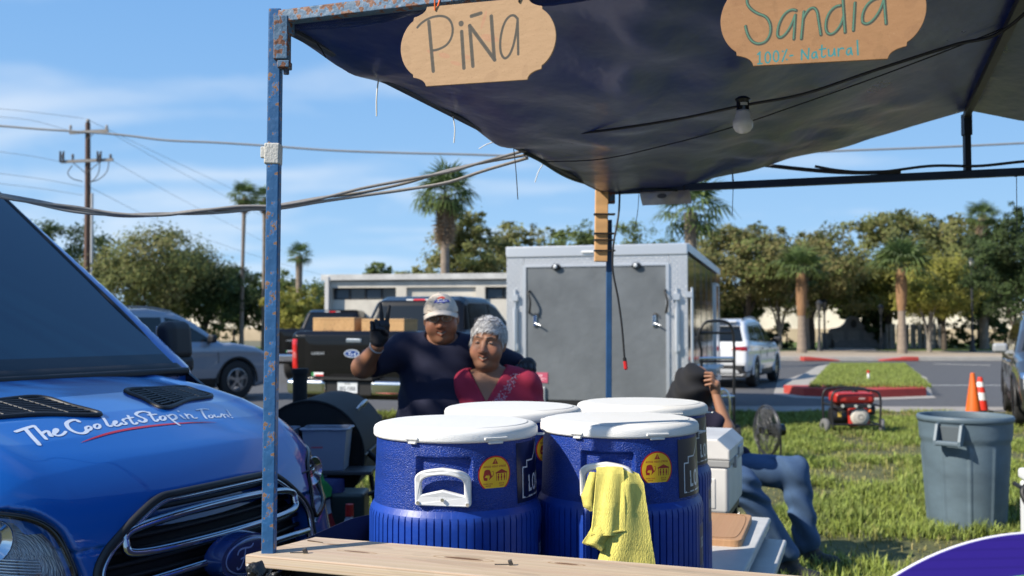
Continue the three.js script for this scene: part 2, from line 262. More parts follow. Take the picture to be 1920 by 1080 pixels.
// beyond the lot: kerb, brick-coloured pavement, walk to the monument, strips of lawn
const far = mat([0.44, 0.36, 0.27], 0.9, { map: rep(T.speck, 0.5) });
struct('far_pavement', boxUV(box(90, 0.14, 11.5, 36, 0.06, -50.2)), far);
struct('far_kerb', boxUV(box(90, 0.16, 0.5, 36, 0.07, -44.2)), mat([0.5, 0.47, 0.42], 0.9, { map: rep(T.speck, 0.5) }));
for (const [x, r] of [[13.5, 0.05], [16.9, -0.05]]) struct('kerb_ramp', boxUV(extrude([[-0.8, 0], [0.8, 0], [0.7, 0.04], [-0.4, 0.17], [-0.8, 0.17]], 0.6, 0.02).translate(0, 0, -0.3).rotateY(r > 0 ? 0 : Math.PI).translate(x, 0, -43.7)), redKerb);
struct('far_lawn', boxUV(box(90, 0.12, 30, 36, 0.09, -70.9)), lawnFar);
struct('walk', flat([[17.2, 55.7], [20.4, 55.7], [22.7, 62.6], [20.3, 62.6]], 0.157), mat([0.42, 0.39, 0.35], 0.9, { map: rep(T.speck, 0.5) }));
struct('left_verge', boxUV(box(60, 0.16, 20, -40, 0.06, -57)), lawnFar);
struct('verge_kerb', boxUV(box(60, 0.2, 0.4, -40, 0.08, -46.8)), mat([0.22, 0.06, 0.05], 0.85, { map: rep(T.speck, 0.5) }));

// ---------------------------------------------------------------- the market stall: square-tube frame, tarpaulin, counter
const SB = 19.5 * Math.PI / 180, SC = Math.cos(SB), SS = Math.sin(SB);
const S = (t, s, y) => V(-0.494 + SC * t + SS * s, y, -(2.04 - SS * t + SC * s));   // along the front (to the right), back from it, up

const paint = mat(0xffffff, 0.5, { map: chips([0.014, 0.1, 0.26], [0.22, 0.125, 0.075], 5, 0.64), bumpMap: rep(T.bump, 4), bumpScale: 0.0012 });
paint.map.repeat.set(9, 7);
const rusty = mat(0xffffff, 0.6, { map: chips([0.06, 0.13, 0.22], [0.16, 0.06, 0.03], 7, 0.55), bumpMap: rep(T.bump, 6), bumpScale: 0.002 }); rusty.map.repeat.set(7, 7);
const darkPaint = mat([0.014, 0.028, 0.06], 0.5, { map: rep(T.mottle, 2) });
const HALF = 1.56, LEN = 2.79, TW = 0.0262;
{
  const f = thing('stall_frame', 'blue chipped square steel tube frame carrying the navy canopy', 'canopy frame');
  part('front_post', [bar(S(-0.004, 0, 0), S(0.006, 0, 2.155), TW, TW, 0.003)], paint, f, 'rust-chipped blue front post');
  const tape = part('tape', [bar(S(0.002, 0, 1.832), S(0.003, 0, 1.876), TW + 0.006, TW + 0.006, 0.004), bar(S(-0.013, -0.012, 1.845), S(-0.013, -0.012, 1.869), 0.012, 0.01, 0.003)], mat([0.5, 0.49, 0.46], 0.5, { bumpMap: rep(T.bump, 20), bumpScale: 0.001 }), f, 'dirty white tape wound round the front post');
  part('front_beam', [bar(S(0.018, 0, 2.137), S(2 * HALF, 0, 2.137), TW, TW, 0.003)], rusty, f, 'rusty blue front beam');
  part('corner_sleeve', [bar(S(0.024, -0.004, 2.136), S(0.024, -0.004, 2.045), 0.03, 0.034, 0.003), bar(S(0.03, -0.004, 2.044), S(0.03, -0.004, 2.028), 0.026, 0.028, 0.003), cyl(0.006, 0.006, 0.012, ...S(0.034, -0.004, 2.023).toArray()), bar(S(0.018, 0, 2.118), S(0.042, 0, 2.118), 0.031, 0.036, 0.003)], rusty, f);
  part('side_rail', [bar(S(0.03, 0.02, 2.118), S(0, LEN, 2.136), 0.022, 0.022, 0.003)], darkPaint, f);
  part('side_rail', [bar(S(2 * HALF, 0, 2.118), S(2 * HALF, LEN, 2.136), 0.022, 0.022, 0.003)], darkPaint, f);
  part('rear_post', [bar(S(0.008, LEN, 0), S(0.02, LEN, 2.0), TW, TW, 0.003)], mat([0.02, 0.09, 0.24], 0.5, { map: rep(T.mottle, 3) }), f);
  part('post_joint', [bar(S(0.03, LEN - 0.01, 2.075), S(0.03, LEN - 0.01, 2.15), 0.04, 0.034, 0.003)], rusty, f);
  const wood = part('wood_splint', [bar(S(-0.012, LEN - 0.035, 1.802), S(-0.006, LEN - 0.035, 2.142), 0.06, 0.035, 0.003)], mat([0.8, 0.46, 0.2], 0.6, { map: rep(T.mottle, 2, 6) }), f, 'orange timber block strapped to the rear post');
  for (const y of [1.85, 1.9, 1.93, 2.02]) part('strap', [bar(S(0.006, LEN - 0.035, y), S(0.006, LEN - 0.035, y + 0.006), 0.098, 0.046)], M.black, wood);
  part('rear_beam', [bar(S(0, LEN, 2.136), S(2 * HALF, LEN, 2.136), TW * 1.25, TW * 1.25, 0.003)], mat([0.012, 0.04, 0.11], 0.4, { map: rep(T.mottle, 3) }), f);
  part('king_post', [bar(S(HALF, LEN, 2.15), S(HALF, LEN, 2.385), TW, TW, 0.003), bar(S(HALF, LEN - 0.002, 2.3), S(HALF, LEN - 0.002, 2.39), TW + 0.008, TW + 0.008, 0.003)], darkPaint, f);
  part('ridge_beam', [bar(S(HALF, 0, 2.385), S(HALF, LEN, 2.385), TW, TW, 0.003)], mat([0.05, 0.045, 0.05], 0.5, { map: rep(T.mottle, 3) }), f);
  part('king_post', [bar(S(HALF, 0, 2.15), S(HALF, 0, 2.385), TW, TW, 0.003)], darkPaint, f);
  for (const s of [0, LEN]) part(s ? 'rear_post' : 'front_post', [bar(S(2 * HALF, s, 0), S(2 * HALF, s, 2.15), TW, TW, 0.003)], paint, f);
  part('foot_rail', [bar(S(0.02, 0, 0.5), S(2 * HALF, 0, 0.5), TW, TW)], darkPaint, f);
}
const tarpMat = phys([0.009, 0.042, 0.23], 0.4, { bumpMap: rep(dataTex(512, (x, y) => { const q = fbm(x * 5, y * 5, 4, 91, 5); return grey(0.6 * fbm(x * 4 + q * 2, y * 14 + q * 3, 4, 93, 0) + 0.4 * fbm(x * 40, y * 40, 3, 97, 40)); }), 1, 1), bumpScale: 0.005, roughnessMap: rep(T.mottle, 1.3), specularIntensity: 1, transmission: 0.42, thickness: 0, side: THREE.DoubleSide });
{
  const tarp = thing('tarpaulin', 'navy blue plastic tarpaulin stretched over the stall frame as a peaked roof', 'tarpaulin');
  const sag = (u, v) => {
    const s = u * LEN, belly = 0.1 * Math.sin(Math.PI * Math.pow(v, 0.75)) * (0.75 + 0.25 * Math.sin(u * 5)), pin = Math.abs(Math.sin((s - 0.28) / 0.62 * Math.PI));
    const lobe = (0.032 * Math.exp(-((s - 0.3) ** 2) / 0.022) + 0.016 * Math.exp(-((s - 1.34) ** 2) / 0.02) + 0.012 * pin) * Math.exp(-v * 9);
    return belly + lobe + 0.009 * Math.sin(v * 17 - s * 6.5 + 3 * fbm(v * 2, s * 1.5, 2, 27)) * sstep(0.02, 0.2, v) * fbm(v * 3, s * 2, 2, 33) + 0.006 * Math.sin(v * 43 - s * 11 + 4 * fbm(v * 3, s * 2, 2, 29)) * sstep(0.05, 0.25, v) * sstep(0.4, 0.7, fbm(v * 4, s * 3, 2, 31)) + 0.014 * Math.sin(v * 26 + s * 5 + 2 * fbm(v * 3, s * 2, 2, 7)) * Math.sin(Math.PI * Math.min(1, v * 1.1)) * Math.exp(-v * 1.4) + 0.012 * (fbm(v * 6, s * 4, 3, 17) - 0.5);
  };
  const left = part('slope', slab((u, v) => { const s = mix(0.02, LEN + 0.01, u); return S(mix(-0.004, HALF, v), s, mix(2.134, 2.408, v) - sag(u, v)); }, 90, 70, 0.0015), tarpMat, tarp);
  part('seam', [0.36].map((k) => tube([0, 0.15, 0.3, 0.45, 0.6, 0.75, 0.9, 1].map((v) => { const u = 0.64 - 0.1 * v; return S(mix(0.02, HALF, v), u * LEN, mix(2.13, 2.4, v) - sag(u, v) - 0.004); }), 0.0022, 5, 80)), mat([0.006, 0.008, 0.02], 0.6), left);
  part('slope', slab((u, v) => { const s = mix(0.02, LEN + 0.01, u); return S(mix(HALF + 0.002, 2 * HALF, v), s, mix(2.408, 2.134, v) - 0.05 * Math.sin(Math.PI * v) - 0.01 * (fbm(v * 8, s * 3, 3, 19) - 0.5)); }, 40, 40, 0.0015), tarpMat, tarp);
  part('front_hem', slab((u, v) => S(mix(0.03, 2 * HALF, u), 0.016 + 0.006 * v, 2.126 - v * (0.012 + 0.014 * Math.sin(u * 40) * Math.sin(u * 13)) ), 60, 4, 0.0012), tarpMat, tarp);
}
const pine = mat([0.75, 0.715, 0.66], 0.7, { map: canvasTex(1024, 256, (c, w, h) => {
  const r = RNG(4); c.fillStyle = '#e6d9c8'; c.fillRect(0, 0, w, h);
  for (let i = 0; i < 520; i++) { const y = r() * h; c.strokeStyle = `rgba(${140 + r() * 60 | 0},${110 + r() * 50 | 0},${80 + r() * 40 | 0},${0.05 + r() * 0.1})`; c.lineWidth = 0.5 + r() * 2; c.beginPath(); c.moveTo(0, y); c.bezierCurveTo(w * 0.3, y + r() * 14 - 7, w * 0.6, y + r() * 14 - 7, w, y + r() * 10 - 5); c.stroke(); }
  for (const [x, y, a, b] of [[110, 110, 20, 5], [260, 90, 28, 9], [395, 60, 16, 6], [520, 150, 36, 10], [640, 60, 18, 5], [430, 190, 8, 3], [820, 120, 26, 9], [60, 60, 12, 3]]) { c.fillStyle = 'rgba(96,62,36,.75)'; c.beginPath(); c.ellipse(x, y, a, b, 0.05, 0, 7); c.fill(); c.strokeStyle = 'rgba(150,110,70,.5)'; c.lineWidth = 3; c.beginPath(); c.ellipse(x, y, a * 1.5, b * 1.7, 0.05, 0, 7); c.stroke(); }
  for (let i = 0; i < 60; i++) { c.fillStyle = `rgba(90,80,70,${r() * 0.13})`; c.beginPath(); c.ellipse(r() * w, r() * h, 10 + r() * 70, 3 + r() * 18, r() * 0.3, 0, 7); c.fill(); }
}), bumpMap: rep(T.bark, 1), bumpScale: 0.0015 });
{
  const b = thing('counter_board', 'long bare pine plank lying across the front of the stall as counter', 'plank');
  const g = extrude([[-0.032, -0.033], [3.2, -0.033], [3.2, 0.163], [0.012, 0.163]].map(([a, c]) => [a, c]), 0.019, 0.0025); g.rotateX(-Math.PI / 2);
  const q = g.attributes.position, uv = g.attributes.uv; for (let i = 0; i < q.count; i++) uv.setXY(i, q.getX(i) / 1.55, (-q.getZ(i) + 0.04 + q.getY(i)) / 0.22);
  b.position.copy(S(0, 0, 1.0205)); b.rotation.y = -SB;
  part('plank', g, pine, b);
  for (const [t, s] of [[0.075, 0.016], [0.5, 0.06]]) part('nail', [box(0.0075, 0.011, 0.0075, t, 0.026, -s, [0.2, 0.4, 0.25]), box(0.03, 0.002, 0.0035, t - 0.016, 0.0222, -s + 0.002, [0, 0.35, 0])], mat([0.06, 0.055, 0.05], 0.6), b);
  part('twig', [rod([0.02, 0.023, -0.118], [0.06, 0.0225, -0.112], 0.0016, 6, 0.0008)], mat([0.09, 0.06, 0.04], 0.8), b);
}
const navy = mat([0.012, 0.017, 0.055], 0.8, { map: rep(T.mottle, 3), side: THREE.DoubleSide });
solo('side_cloth', slab((u, v) => { const s = mix(0.015, LEN - 0.05, u); return S(-0.008 - 0.012 * Math.sin(u * 60) * v - 0.05 * Math.sin(Math.min(1, u * 6) * Math.PI) * Math.exp(-v * 3), s, mix(1.036 - 0.018 * Math.sin(Math.min(1, u * 7) * Math.PI), 0.12, v)); }, 110, 24, 0.0015), navy, 'navy cloth hung down the left side of the stall from the front post', 'cloth');
solo('front_cloth', slab((u, v) => S(mix(0.03, 3.1, u), 0.03 + 0.012 * Math.sin(u * 90) * v, mix(1.014, 0.1, v)), 140, 12, 0.0015), mat([0.02, 0.017, 0.022], 0.85, { side: THREE.DoubleSide }), 'dark cloth hung under the front of the pine plank', 'cloth');
{ const r = RNG(21), geo = new THREE.IcosahedronGeometry(0.055, 24), p = geo.attributes.position; for (let i = 0; i < p.count; i++) { const v = V(0, 0, 0).fromBufferAttribute(p, i), n = v.clone().normalize(), k = Math.abs(noise3(n.x * 3.2 + 4, n.y * 3.2, n.z * 3.2) - 0.5) * 2.6 + Math.abs(noise3(n.x * 8, n.y * 8 + 3, n.z * 8) - 0.5) * 1.1; v.multiplyScalar(0.55 + k * 0.9); p.setXYZ(i, v.x * 1.15, v.y * 0.75, v.z * 0.8); } geo.computeVertexNormals();
  const b = solo('plastic_bag', merge([geo]), phys([0.008, 0.008, 0.009], 0.22), 'crumpled shiny black plastic bag tied under the left end of the plank', 'bag'); b.position.copy(S(0.015, -0.03, 0.972)); }

// hand-lettered plaques hung from the front beam
const plaqueShape = (w) => { const h = w * 0.486, s = new THREE.Shape(); const q = (x, y) => [x * w, y * w];
  s.moveTo(...q(-0.655, -0.486)); s.lineTo(...q(0.655, -0.486)); s.bezierCurveTo(...q(0.66, -0.42), ...q(0.74, -0.385), ...q(0.825, -0.37)); s.lineTo(...q(0.83, -0.33)); s.bezierCurveTo(...q(0.93, -0.27), ...q(1, -0.13), ...q(1, 0));
  s.bezierCurveTo(...q(1, 0.13), ...q(0.93, 0.27), ...q(0.83, 0.33)); s.lineTo(...q(0.825, 0.37)); s.bezierCurveTo(...q(0.74, 0.385), ...q(0.66, 0.42), ...q(0.655, 0.486)); s.lineTo(...q(-0.655, 0.486));
  s.bezierCurveTo(...q(-0.66, 0.42), ...q(-0.74, 0.385), ...q(-0.825, 0.37)); s.lineTo(...q(-0.83, 0.33)); s.bezierCurveTo(...q(-0.93, 0.27), ...q(-1, 0.13), ...q(-1, 0)); s.bezierCurveTo(...q(-1, -0.13), ...q(-0.93, -0.27), ...q(-0.83, -0.33)); s.lineTo(...q(-0.825, -0.37)); s.bezierCurveTo(...q(-0.74, -0.385), ...q(-0.66, -0.42), ...q(-0.655, -0.486)); return s; };
function stroke(c, d, w, col, a = 1) { c.globalAlpha = a; c.strokeStyle = col; c.lineWidth = w; c.lineCap = c.lineJoin = 'round'; c.stroke(new Path2D(d)); c.globalAlpha = 1; }
function kraft(c, w, h, base, seed, spots) { const r = RNG(seed); c.fillStyle = base; c.fillRect(0, 0, w, h); for (let i = 0; i < 5000; i++) { const v = r(); c.fillStyle = v < 0.5 ? `rgba(90,60,35,${r() * 0.14})` : `rgba(240,215,180,${r() * 0.12})`; const s = 1 + r() * 5; c.fillRect(r() * w, r() * h, s, s * (0.4 + r())); } for (let i = 0; i < spots; i++) { c.fillStyle = `rgba(80,50,30,${0.02 + r() * 0.04})`; c.beginPath(); c.ellipse(r() * w, r() * h, 8 + r() * 60, 6 + r() * 40, r() * 3, 0, 7); c.fill(); } }
function plaque(name, label, px, py, d, w, roll, yaw, draw) {
  const t = thing(name, label, 'sign', P(px, py, d), 0), tex = canvasTex(1024, 512, draw), g = extrude(plaqueShape(w), 0.004, 0.0006), p = g.attributes.position, uv = g.attributes.uv;
  for (let i = 0; i < p.count; i++) uv.setXY(i, p.getX(i) / (2 * w) + 0.5, p.getY(i) / w + 0.5);
  t.rotation.set(0.02, yaw, roll, 'YXZ');
  part('board', g, mat([0.66, 0.62, 0.6], 0.75, { map: tex, bumpMap: T.bump, bumpScale: 0.0006 }), t);
  return t;
}
const pina = plaque('hanging_sign', 'tan scalloped cardboard sign with the grey handwritten word Piña', 894.5, 81, 1.86, 0.157, -0.02, -SB, (c, w, h) => {
  kraft(c, w, h, '#cdab84', 3, 14);
  c.fillStyle = 'rgba(225,110,105,.14)'; for (const [x, y, a, b] of [[600, 235, 60, 22], [380, 375, 40, 12], [300, 320, 40, 16], [560, 120, 10, 60], [210, 290, 30, 12], [450, 340, 26, 14]]) { c.beginPath(); c.ellipse(x, y, a, b, 0.3, 0, 7); c.fill(); }
  c.save(); c.translate(512 - 1117 * 1.296, 256 - 205 * 1.296); c.scale(1.296, 1.296);
  const k = '#55544e';
  for (const d of ['M870 85L897 326', 'M810 108C850 62 938 45 975 82C1010 118 1000 190 950 213C930 222 910 226 893 226', 'M1042 147L1056 322', 'M1083 122L1102 316', 'M1083 122L1212 294', 'M1192 86L1210 292', 'M1091 77L1139 67', 'M1322 108C1298 70 1262 100 1249 150C1231 212 1236 282 1264 290C1300 285 1318 190 1324 108L1329 276']) { stroke(c, d, d.length > 40 ? 12 : 18, k, 0.9); stroke(c, d, 5, '#45443f', 0.5); }
  stroke(c, 'M1038 107L1039 109', 26, k, 0.9); c.restore();
});
for (const s of [-0.085, 0.085]) part('sign_tie', [tube([[s, 0.068, 0.006], [s + 0.002, 0.1, 0.012], [s, 0.135, 0.004], [s, 0.1, -0.016], [s, 0.068, 0]], 0.0016, 5, 30)], s < 0 ? M.orange : M.black, pina);
const sandia = plaque('hanging_sign', 'brown scalloped sign reading Sandía over small turquoise writing', 1538, 29, 1.64, 0.1635, -0.033, -SB, (c, w, h) => {
  kraft(c, w, h, '#b58a5f', 9, 60);
  c.save(); c.translate(512 - 1046 * 1.19, 256 - 55 * 1.19); c.scale(1.19, 1.19);
  for (const [k, wd, o, a] of [['#3f4a41', 15, 0, 0.95], ['#5f9c86', 6, -3, 0.9]]) { c.save(); c.translate(o, o);
    for (const d of ['M735 -45C720 -10 760 25 800 40C850 60 850 150 805 165C770 175 740 150 728 85', 'M945 30C905 8 866 75 868 130C872 165 915 140 942 50L938 155', 'M978 38L970 156M976 70C1000 8 1032 12 1038 60L1052 144', 'M1130 22C1082 22 1062 95 1076 132C1095 168 1140 120 1146 60M1138 -30L1152 140', 'M1190 15L1186 134', 'M1303 2C1245 -8 1212 60 1224 102C1250 130 1296 70 1308 5L1318 114', 'M1186 -20L1200 -32']) stroke(c, d, wd, k, a);
    c.restore(); }
  for (const d of ['M792 205L793 255M783 214L793 204M785 256L803 256', 'M826 206C812 206 812 254 828 254C842 252 842 208 826 206', 'M862 203C848 203 848 250 864 250C878 248 876 204 862 203', 'M908 200L890 250M890 206L892 207M908 243L910 244', 'M922 228L934 227', 'M972 248L972 205L1000 246L1002 200', 'M1030 218C1014 214 1010 244 1024 244C1034 240 1034 222 1032 217L1038 244', 'M1056 190L1056 238C1062 246 1070 240 1072 236M1046 208L1072 205', 'M1084 210L1086 236C1096 244 1108 236 1108 208L1112 238', 'M1124 208L1126 240M1126 218C1132 206 1142 206 1146 210', 'M1174 210C1158 206 1154 236 1166 238C1176 236 1178 216 1176 208L1182 238', 'M1202 178L1206 240']) { stroke(c, d, 7, '#2f9aa6', 0.95); }
  c.restore();
});
for (const s of [-0.09, 0.09]) part('sign_tie', [tube([[s, 0.074, 0.006], [s + 0.002, 0.1, 0.012], [s, 0.135, 0.004], [s, 0.1, -0.016], [s, 0.074, 0]], 0.0016, 5, 30)], M.black, sandia);

// lamp on its black cable under the roof
{
  const at = P(1393, 232, 2.75), l = thing('light_bulb', 'unlit white round bulb in a black socket hanging under the tarpaulin', 'light bulb', at);
  part('bulb', lathe([[0, -0.0275], [0.01, -0.0265], [0.02, -0.021], [0.0265, -0.011], [0.0282, 0], [0.0268, 0.008], [0.0235, 0.015]], 32), phys([0.75, 0.74, 0.74], 0.25, { transmission: 0.15, thickness: 0 }), l);
  part('collar', lathe([[0.0238, 0.0148], [0.021, 0.022], [0.018, 0.032], [0.017, 0.038], [0, 0.039]], 32), mat([0.62, 0.62, 0.63], 0.4), l);
  part('socket', lathe([[0.0165, 0.03], [0.0175, 0.045], [0.0175, 0.062], [0.021, 0.066], [0.021, 0.07], [0.012, 0.076], [0, 0.077]], 32), M.blackGloss, l);
  part('rating_plate', new THREE.CylinderGeometry(0.0178, 0.0178, 0.008, 12, 1, true, -0.6, 1.2).translate(0, 0.053, 0), mat([0.45, 0.45, 0.44], 0.6), l);
  solo('lamp_cable', [tube([P(985, 252, 3.35), P(1080, 250, 3.15), P(1180, 238, 2.98), P(1290, 220, 2.84), P(1392, 198, 2.75), P(1500, 178, 2.66), P(1640, 132, 2.5), P(1790, 84, 2.35), P(1880, 58, 2.25), S(HALF + 0.1, 0.5, 2.36)], 0.0042, 8, 120)], M.black, 'thick black lamp cable strung across under the tarpaulin', 'cable');
}
// zip ties along the side rail and beams
const tieSpots = [['white', 710, 145, 706, 218, -2], ['white', 848, 212, 851, 268, 3], ['white', 938, 263, 898, 279, -6], ['white', 1022, 302, 1003, 342, -3], ['black', 962, 268, 971, 374, 1], ['black', 578, 66, 611, 108, 4], ['black', 1198, 356, 1190, 430, 2], ['black', 1375, 338, 1373, 404, 0], ['black', 1906, 330, 1907, 430, 0]];
const tieLabels = ['white cable tie on the side rail nearest the front post', 'straight white cable tie hanging mid-way along the side rail', 'white cable tie sticking out sideways from the side rail', 'faint white cable tie on the rail nearest the rear post', 'long black cable tie hanging straight from the side rail', 'black cable tie curling from the front corner of the frame', 'black cable tie beside the clear packet on the rear beam', 'thin black tie hanging from the rear beam right of the packet', 'black tie hanging from the rear beam at the right edge'];
tieSpots.forEach(([c, x0, y0, x1, y1, bend], i) => {
  const onRail = i < 6, s = (px) => { let lo = 0, hi = LEN; for (let k = 0; k < 40; k++) { const m = (lo + hi) / 2, w = S(0.015, m, 2); (960 + w.x / -w.z * FPX < px ? (lo = m) : (hi = m)); } return lo; };
  const d = onRail ? -S(0.015, s(x0), 2).z : (() => { let lo = 0, hi = 3.1; for (let k = 0; k < 40; k++) { const m = (lo + hi) / 2, w = S(m, LEN, 2); (960 + w.x / -w.z * FPX < x0 ? (lo = m) : (hi = m)); } return -S(lo, LEN, 2).z; })();
  const a = P(x0, y0, d - 0.012), b = P(x1, y1, d - 0.02), m = P((x0 + x1) / 2 + bend, (y0 + y1) / 2, d - 0.02), t = thing('cable_tie', tieLabels[i], 'cable tie', a, 0, c + ' cable ties on the canopy frame');
  const o = (v) => v.clone().sub(a), mt = c === 'white' ? mat([0.7, 0.7, 0.68], 0.5) : M.black;
  part('tail', [tube([[0, 0, 0], o(m), o(b)], c === 'white' ? 0.0018 : 0.0016, 5, 16)], mt, t);
  part('loop', [new THREE.TorusGeometry(0.016, 0.0018, 5, 20).rotateY(onRail ? 0.6 - SB : 1.57 - SB).translate(0, 0.014, -0.012), box(0.006, 0.006, 0.004, 0, 0, 0)], mt, t);
});
// cord with red plug by the rear post, cords along the frame, clear packet
{
  const t = thing('extension_cord', 'black cord hanging beside the rear post with a red lit plug end', 'cord');
  part('cable', [tube([P(1162, 352, 4.62), P(1160, 400, 4.6), P(1150, 460, 4.58), P(1149, 505, 4.58), P(1159, 560, 4.58), P(1166, 612, 4.58), P(1171, 672, 4.58)], 0.0048, 7, 60)], M.black, t);
  part('plug', [tube([P(1171, 671, 4.58), P(1172, 678, 4.58)], 0.0085, 10, 6)], M.black, t);
  part('plug_tip', [tube([P(1172, 677, 4.58), P(1173.5, 690, 4.58)], 0.0095, 10, 6), ball(0.0095, ...P(1173.5, 690, 4.58).toArray())], phys([0.7, 0.03, 0.03], 0.25, { transmission: 0.2 }), t);
  solo('rail_cord', [tube([P(985, 288, 3.52), P(1010, 300, 3.6), P(1050, 325, 3.85), P(1085, 340, 4.2), P(1122, 347, 4.55), P(1190, 352, 4.6), S(0.35, LEN - 0.03, 2.12)], 0.0055, 8, 80)], mat([0.02, 0.035, 0.03], 0.6), 'dark green cord drooping off the side rail to the rear beam', 'cord');
  solo('beam_cord', [tube([S(0.95, LEN - 0.02, 2.2), S(1.05, LEN - 0.03, 2.175), S(1.2, LEN - 0.03, 2.16), S(1.42, LEN - 0.03, 2.175), S(1.6, LEN - 0.03, 2.165), S(1.8, LEN - 0.03, 2.175), S(2.1, LEN - 0.03, 2.16), S(2.6, LEN - 0.03, 2.165)], 0.006, 8, 90), tube([S(0.7, LEN + 0.03, 2.23), S(0.95, LEN, 2.185), S(1.1, LEN - 0.02, 2.165), S(1.3, LEN - 0.02, 2.158)], 0.009, 8, 40)], mat([0.03, 0.032, 0.035], 0.5), 'dark cables bundled along the top of the rear beam', 'cable');
  const a = P(1246, 371, 4.55), q = thing('plastic_packet', 'clear plastic packet with a round label tied under the rear beam', 'packet', a, -SB);
  part('wrapper', slab((u, v) => V((u - 0.5) * (0.23 - v * 0.0) + v * 0.012, (0.5 - v) * 0.062, 0.008 * Math.sin(v * 3.1) + 0.003 * Math.sin(u * 21 + v * 5)), 30, 10, 0.0008), phys([0.62, 0.58, 0.56], 0.25, { transmission: 0.42, thickness: 0 }), q);
  part('label', new THREE.CircleGeometry(0.022, 24).scale(1, 0.5, 1).translate(-0.01, 0.008, 0.012), mat([0.09, 0.1, 0.12], 0.5), q);
  for (const x of [-0.105, 0.09]) part('tie', [bar([x, 0.025, 0], [x, 0.062, 0], 0.005, 0.003)], M.black, q);
}
// the grey twisted cables running from the rail out over the van, and the line crossing to the pole
{
  const cab = mat([0.3, 0.28, 0.26], 0.6, { map: rep(T.mottle, 30, 2) }), run = (off, ph, r, list, d0, d1) => tube(list.map(([x, y], i) => { const k = i / (list.length - 1); return P(x, y + off + 3.2 * Math.sin(i * 1.7 + ph), mix(d0, d1, k)); }), r, 7, 160);
  const L = [[-60, 352], [0, 366], [70, 381], [140, 391], [220, 399], [300, 401], [380, 397], [450, 389], [520, 383], [600, 371], [680, 356], [760, 338], [840, 319], [910, 303], [985, 285]], L2 = [[-60, 350], [0, 362], [70, 379], [140, 391], [220, 400], [300, 402], [380, 396], [450, 390], [520, 387], [600, 379], [680, 368], [760, 352], [840, 339], [910, 321], [990, 296]];
  solo('service_cable', [run(0, 0, 0.0055, L, 3.3, 3.5), run(3, 2.4, 0.0055, L, 3.3, 3.52)], cab, 'upper of two pale twisted cables sagging from the canopy over the van', 'cable');
  solo('service_cable', [run(1, 1, 0.0058, L2, 3.32, 3.5)], mat([0.36, 0.33, 0.3], 0.6, { map: rep(T.mottle, 30, 2) }), 'lower pale cable sagging from the canopy rail out over the van', 'cable');
}
// ---------------------------------------------------------------- folding tables, drink coolers, towel, chopping board, ice chest
const plasticWhite = mat([0.66, 0.67, 0.68], 0.45, { map: rep(T.mottle, 1.5), bumpMap: rep(T.bump, 3), bumpScale: 0.001 });
function foldingTable(label, t0, t1, s0, s1, y) {
  const t = thing('folding_table', label, 'folding table', S((t0 + t1) / 2, (s0 + s1) / 2, 0), -SB, 'white folding tables behind the counter'), w = t1 - t0, l = s1 - s0;
  part('table_top', [boxUV(rbox(w, 0.022, l, 0.009, 0, y - 0.011, 0, [0, 0, 0], 3)), boxUV(rbox(w - 0.012, 0.024, l - 0.012, 0.006, 0, y - 0.034, 0))], plasticWhite, t);
  for (const z of [-1, 1]) { const zz = z * (l / 2 - 0.3); part('leg', [tube([[-w / 2 + 0.09, y - 0.05, zz], [-w / 2 + 0.09, 0.015, zz]], 0.013, 8, 4), tube([[w / 2 - 0.09, y - 0.05, zz], [w / 2 - 0.09, 0.015, zz]], 0.013, 8, 4), tube([[-w / 2 + 0.09, 0.1, zz], [w / 2 - 0.09, 0.1, zz]], 0.011, 8, 4)], mat([0.25, 0.25, 0.26], 0.5), t); }
  return t;
}
foldingTable('white plastic folding table under the blue drink coolers and chopping board', 0.0, 0.782, 0.22, 2.38, 0.735);
foldingTable('lower white table top showing just below and beyond the first', 0.04, 0.85, 0.17, 2.28, 0.672);

const coolerBlue = phys([0.012, 0.048, 0.31], 0.34, { map: rep(T.mottle, 3, 1.5), bumpMap: rep(T.pebble, 11, 3), bumpScale: 0.0011, specularIntensity: 0.8 });
const coolerBase = phys([0.01, 0.06, 0.4], 0.42, { map: rep(T.mottle, 4, 2), bumpMap: rep(T.bump, 12, 3), bumpScale: 0.0004 });
const lidSide = mat([0.8, 0.8, 0.79], 0.45, { bumpMap: rep(T.pebble, 14, 1.6), bumpScale: 0.00028 }), lidTop = mat([0.8, 0.8, 0.79], 0.42, { bumpMap: rep(T.bump, 2), bumpScale: 0.0006 });
const labelTex = canvasTex(1024, 640, (c, w, h) => {
  c.clearRect(0, 0, w, h); c.fillStyle = '#0d1436'; c.fillRect(0, 0, w, h);
  c.strokeStyle = '#c9cdd6'; c.lineWidth = 17; c.lineJoin = 'miter'; c.stroke(new Path2D('M90 590L100 270L180 270L180 205L320 205L512 40L704 205L844 205L844 270L924 270L934 590Z'));
  c.fillStyle = '#cfd3db'; c.font = 'bold 250px sans-serif'; c.textAlign = 'center'; c.save(); c.translate(512, 540); c.scale(0.72, 1); c.fillText("LOWE'S", 0, 0); c.restore();
  const r = RNG(6); c.fillStyle = '#0d1436'; for (let i = 0; i < 60; i++) c.fillRect(r() * w, r() * h, 2 + r() * 9, 1 + r() * 5); for (const [x, y, a, b] of [[130, 575, 70, 20], [300, 578, 26, 30], [206, 430, 10, 26]]) c.fillRect(x, y, a, b);
});
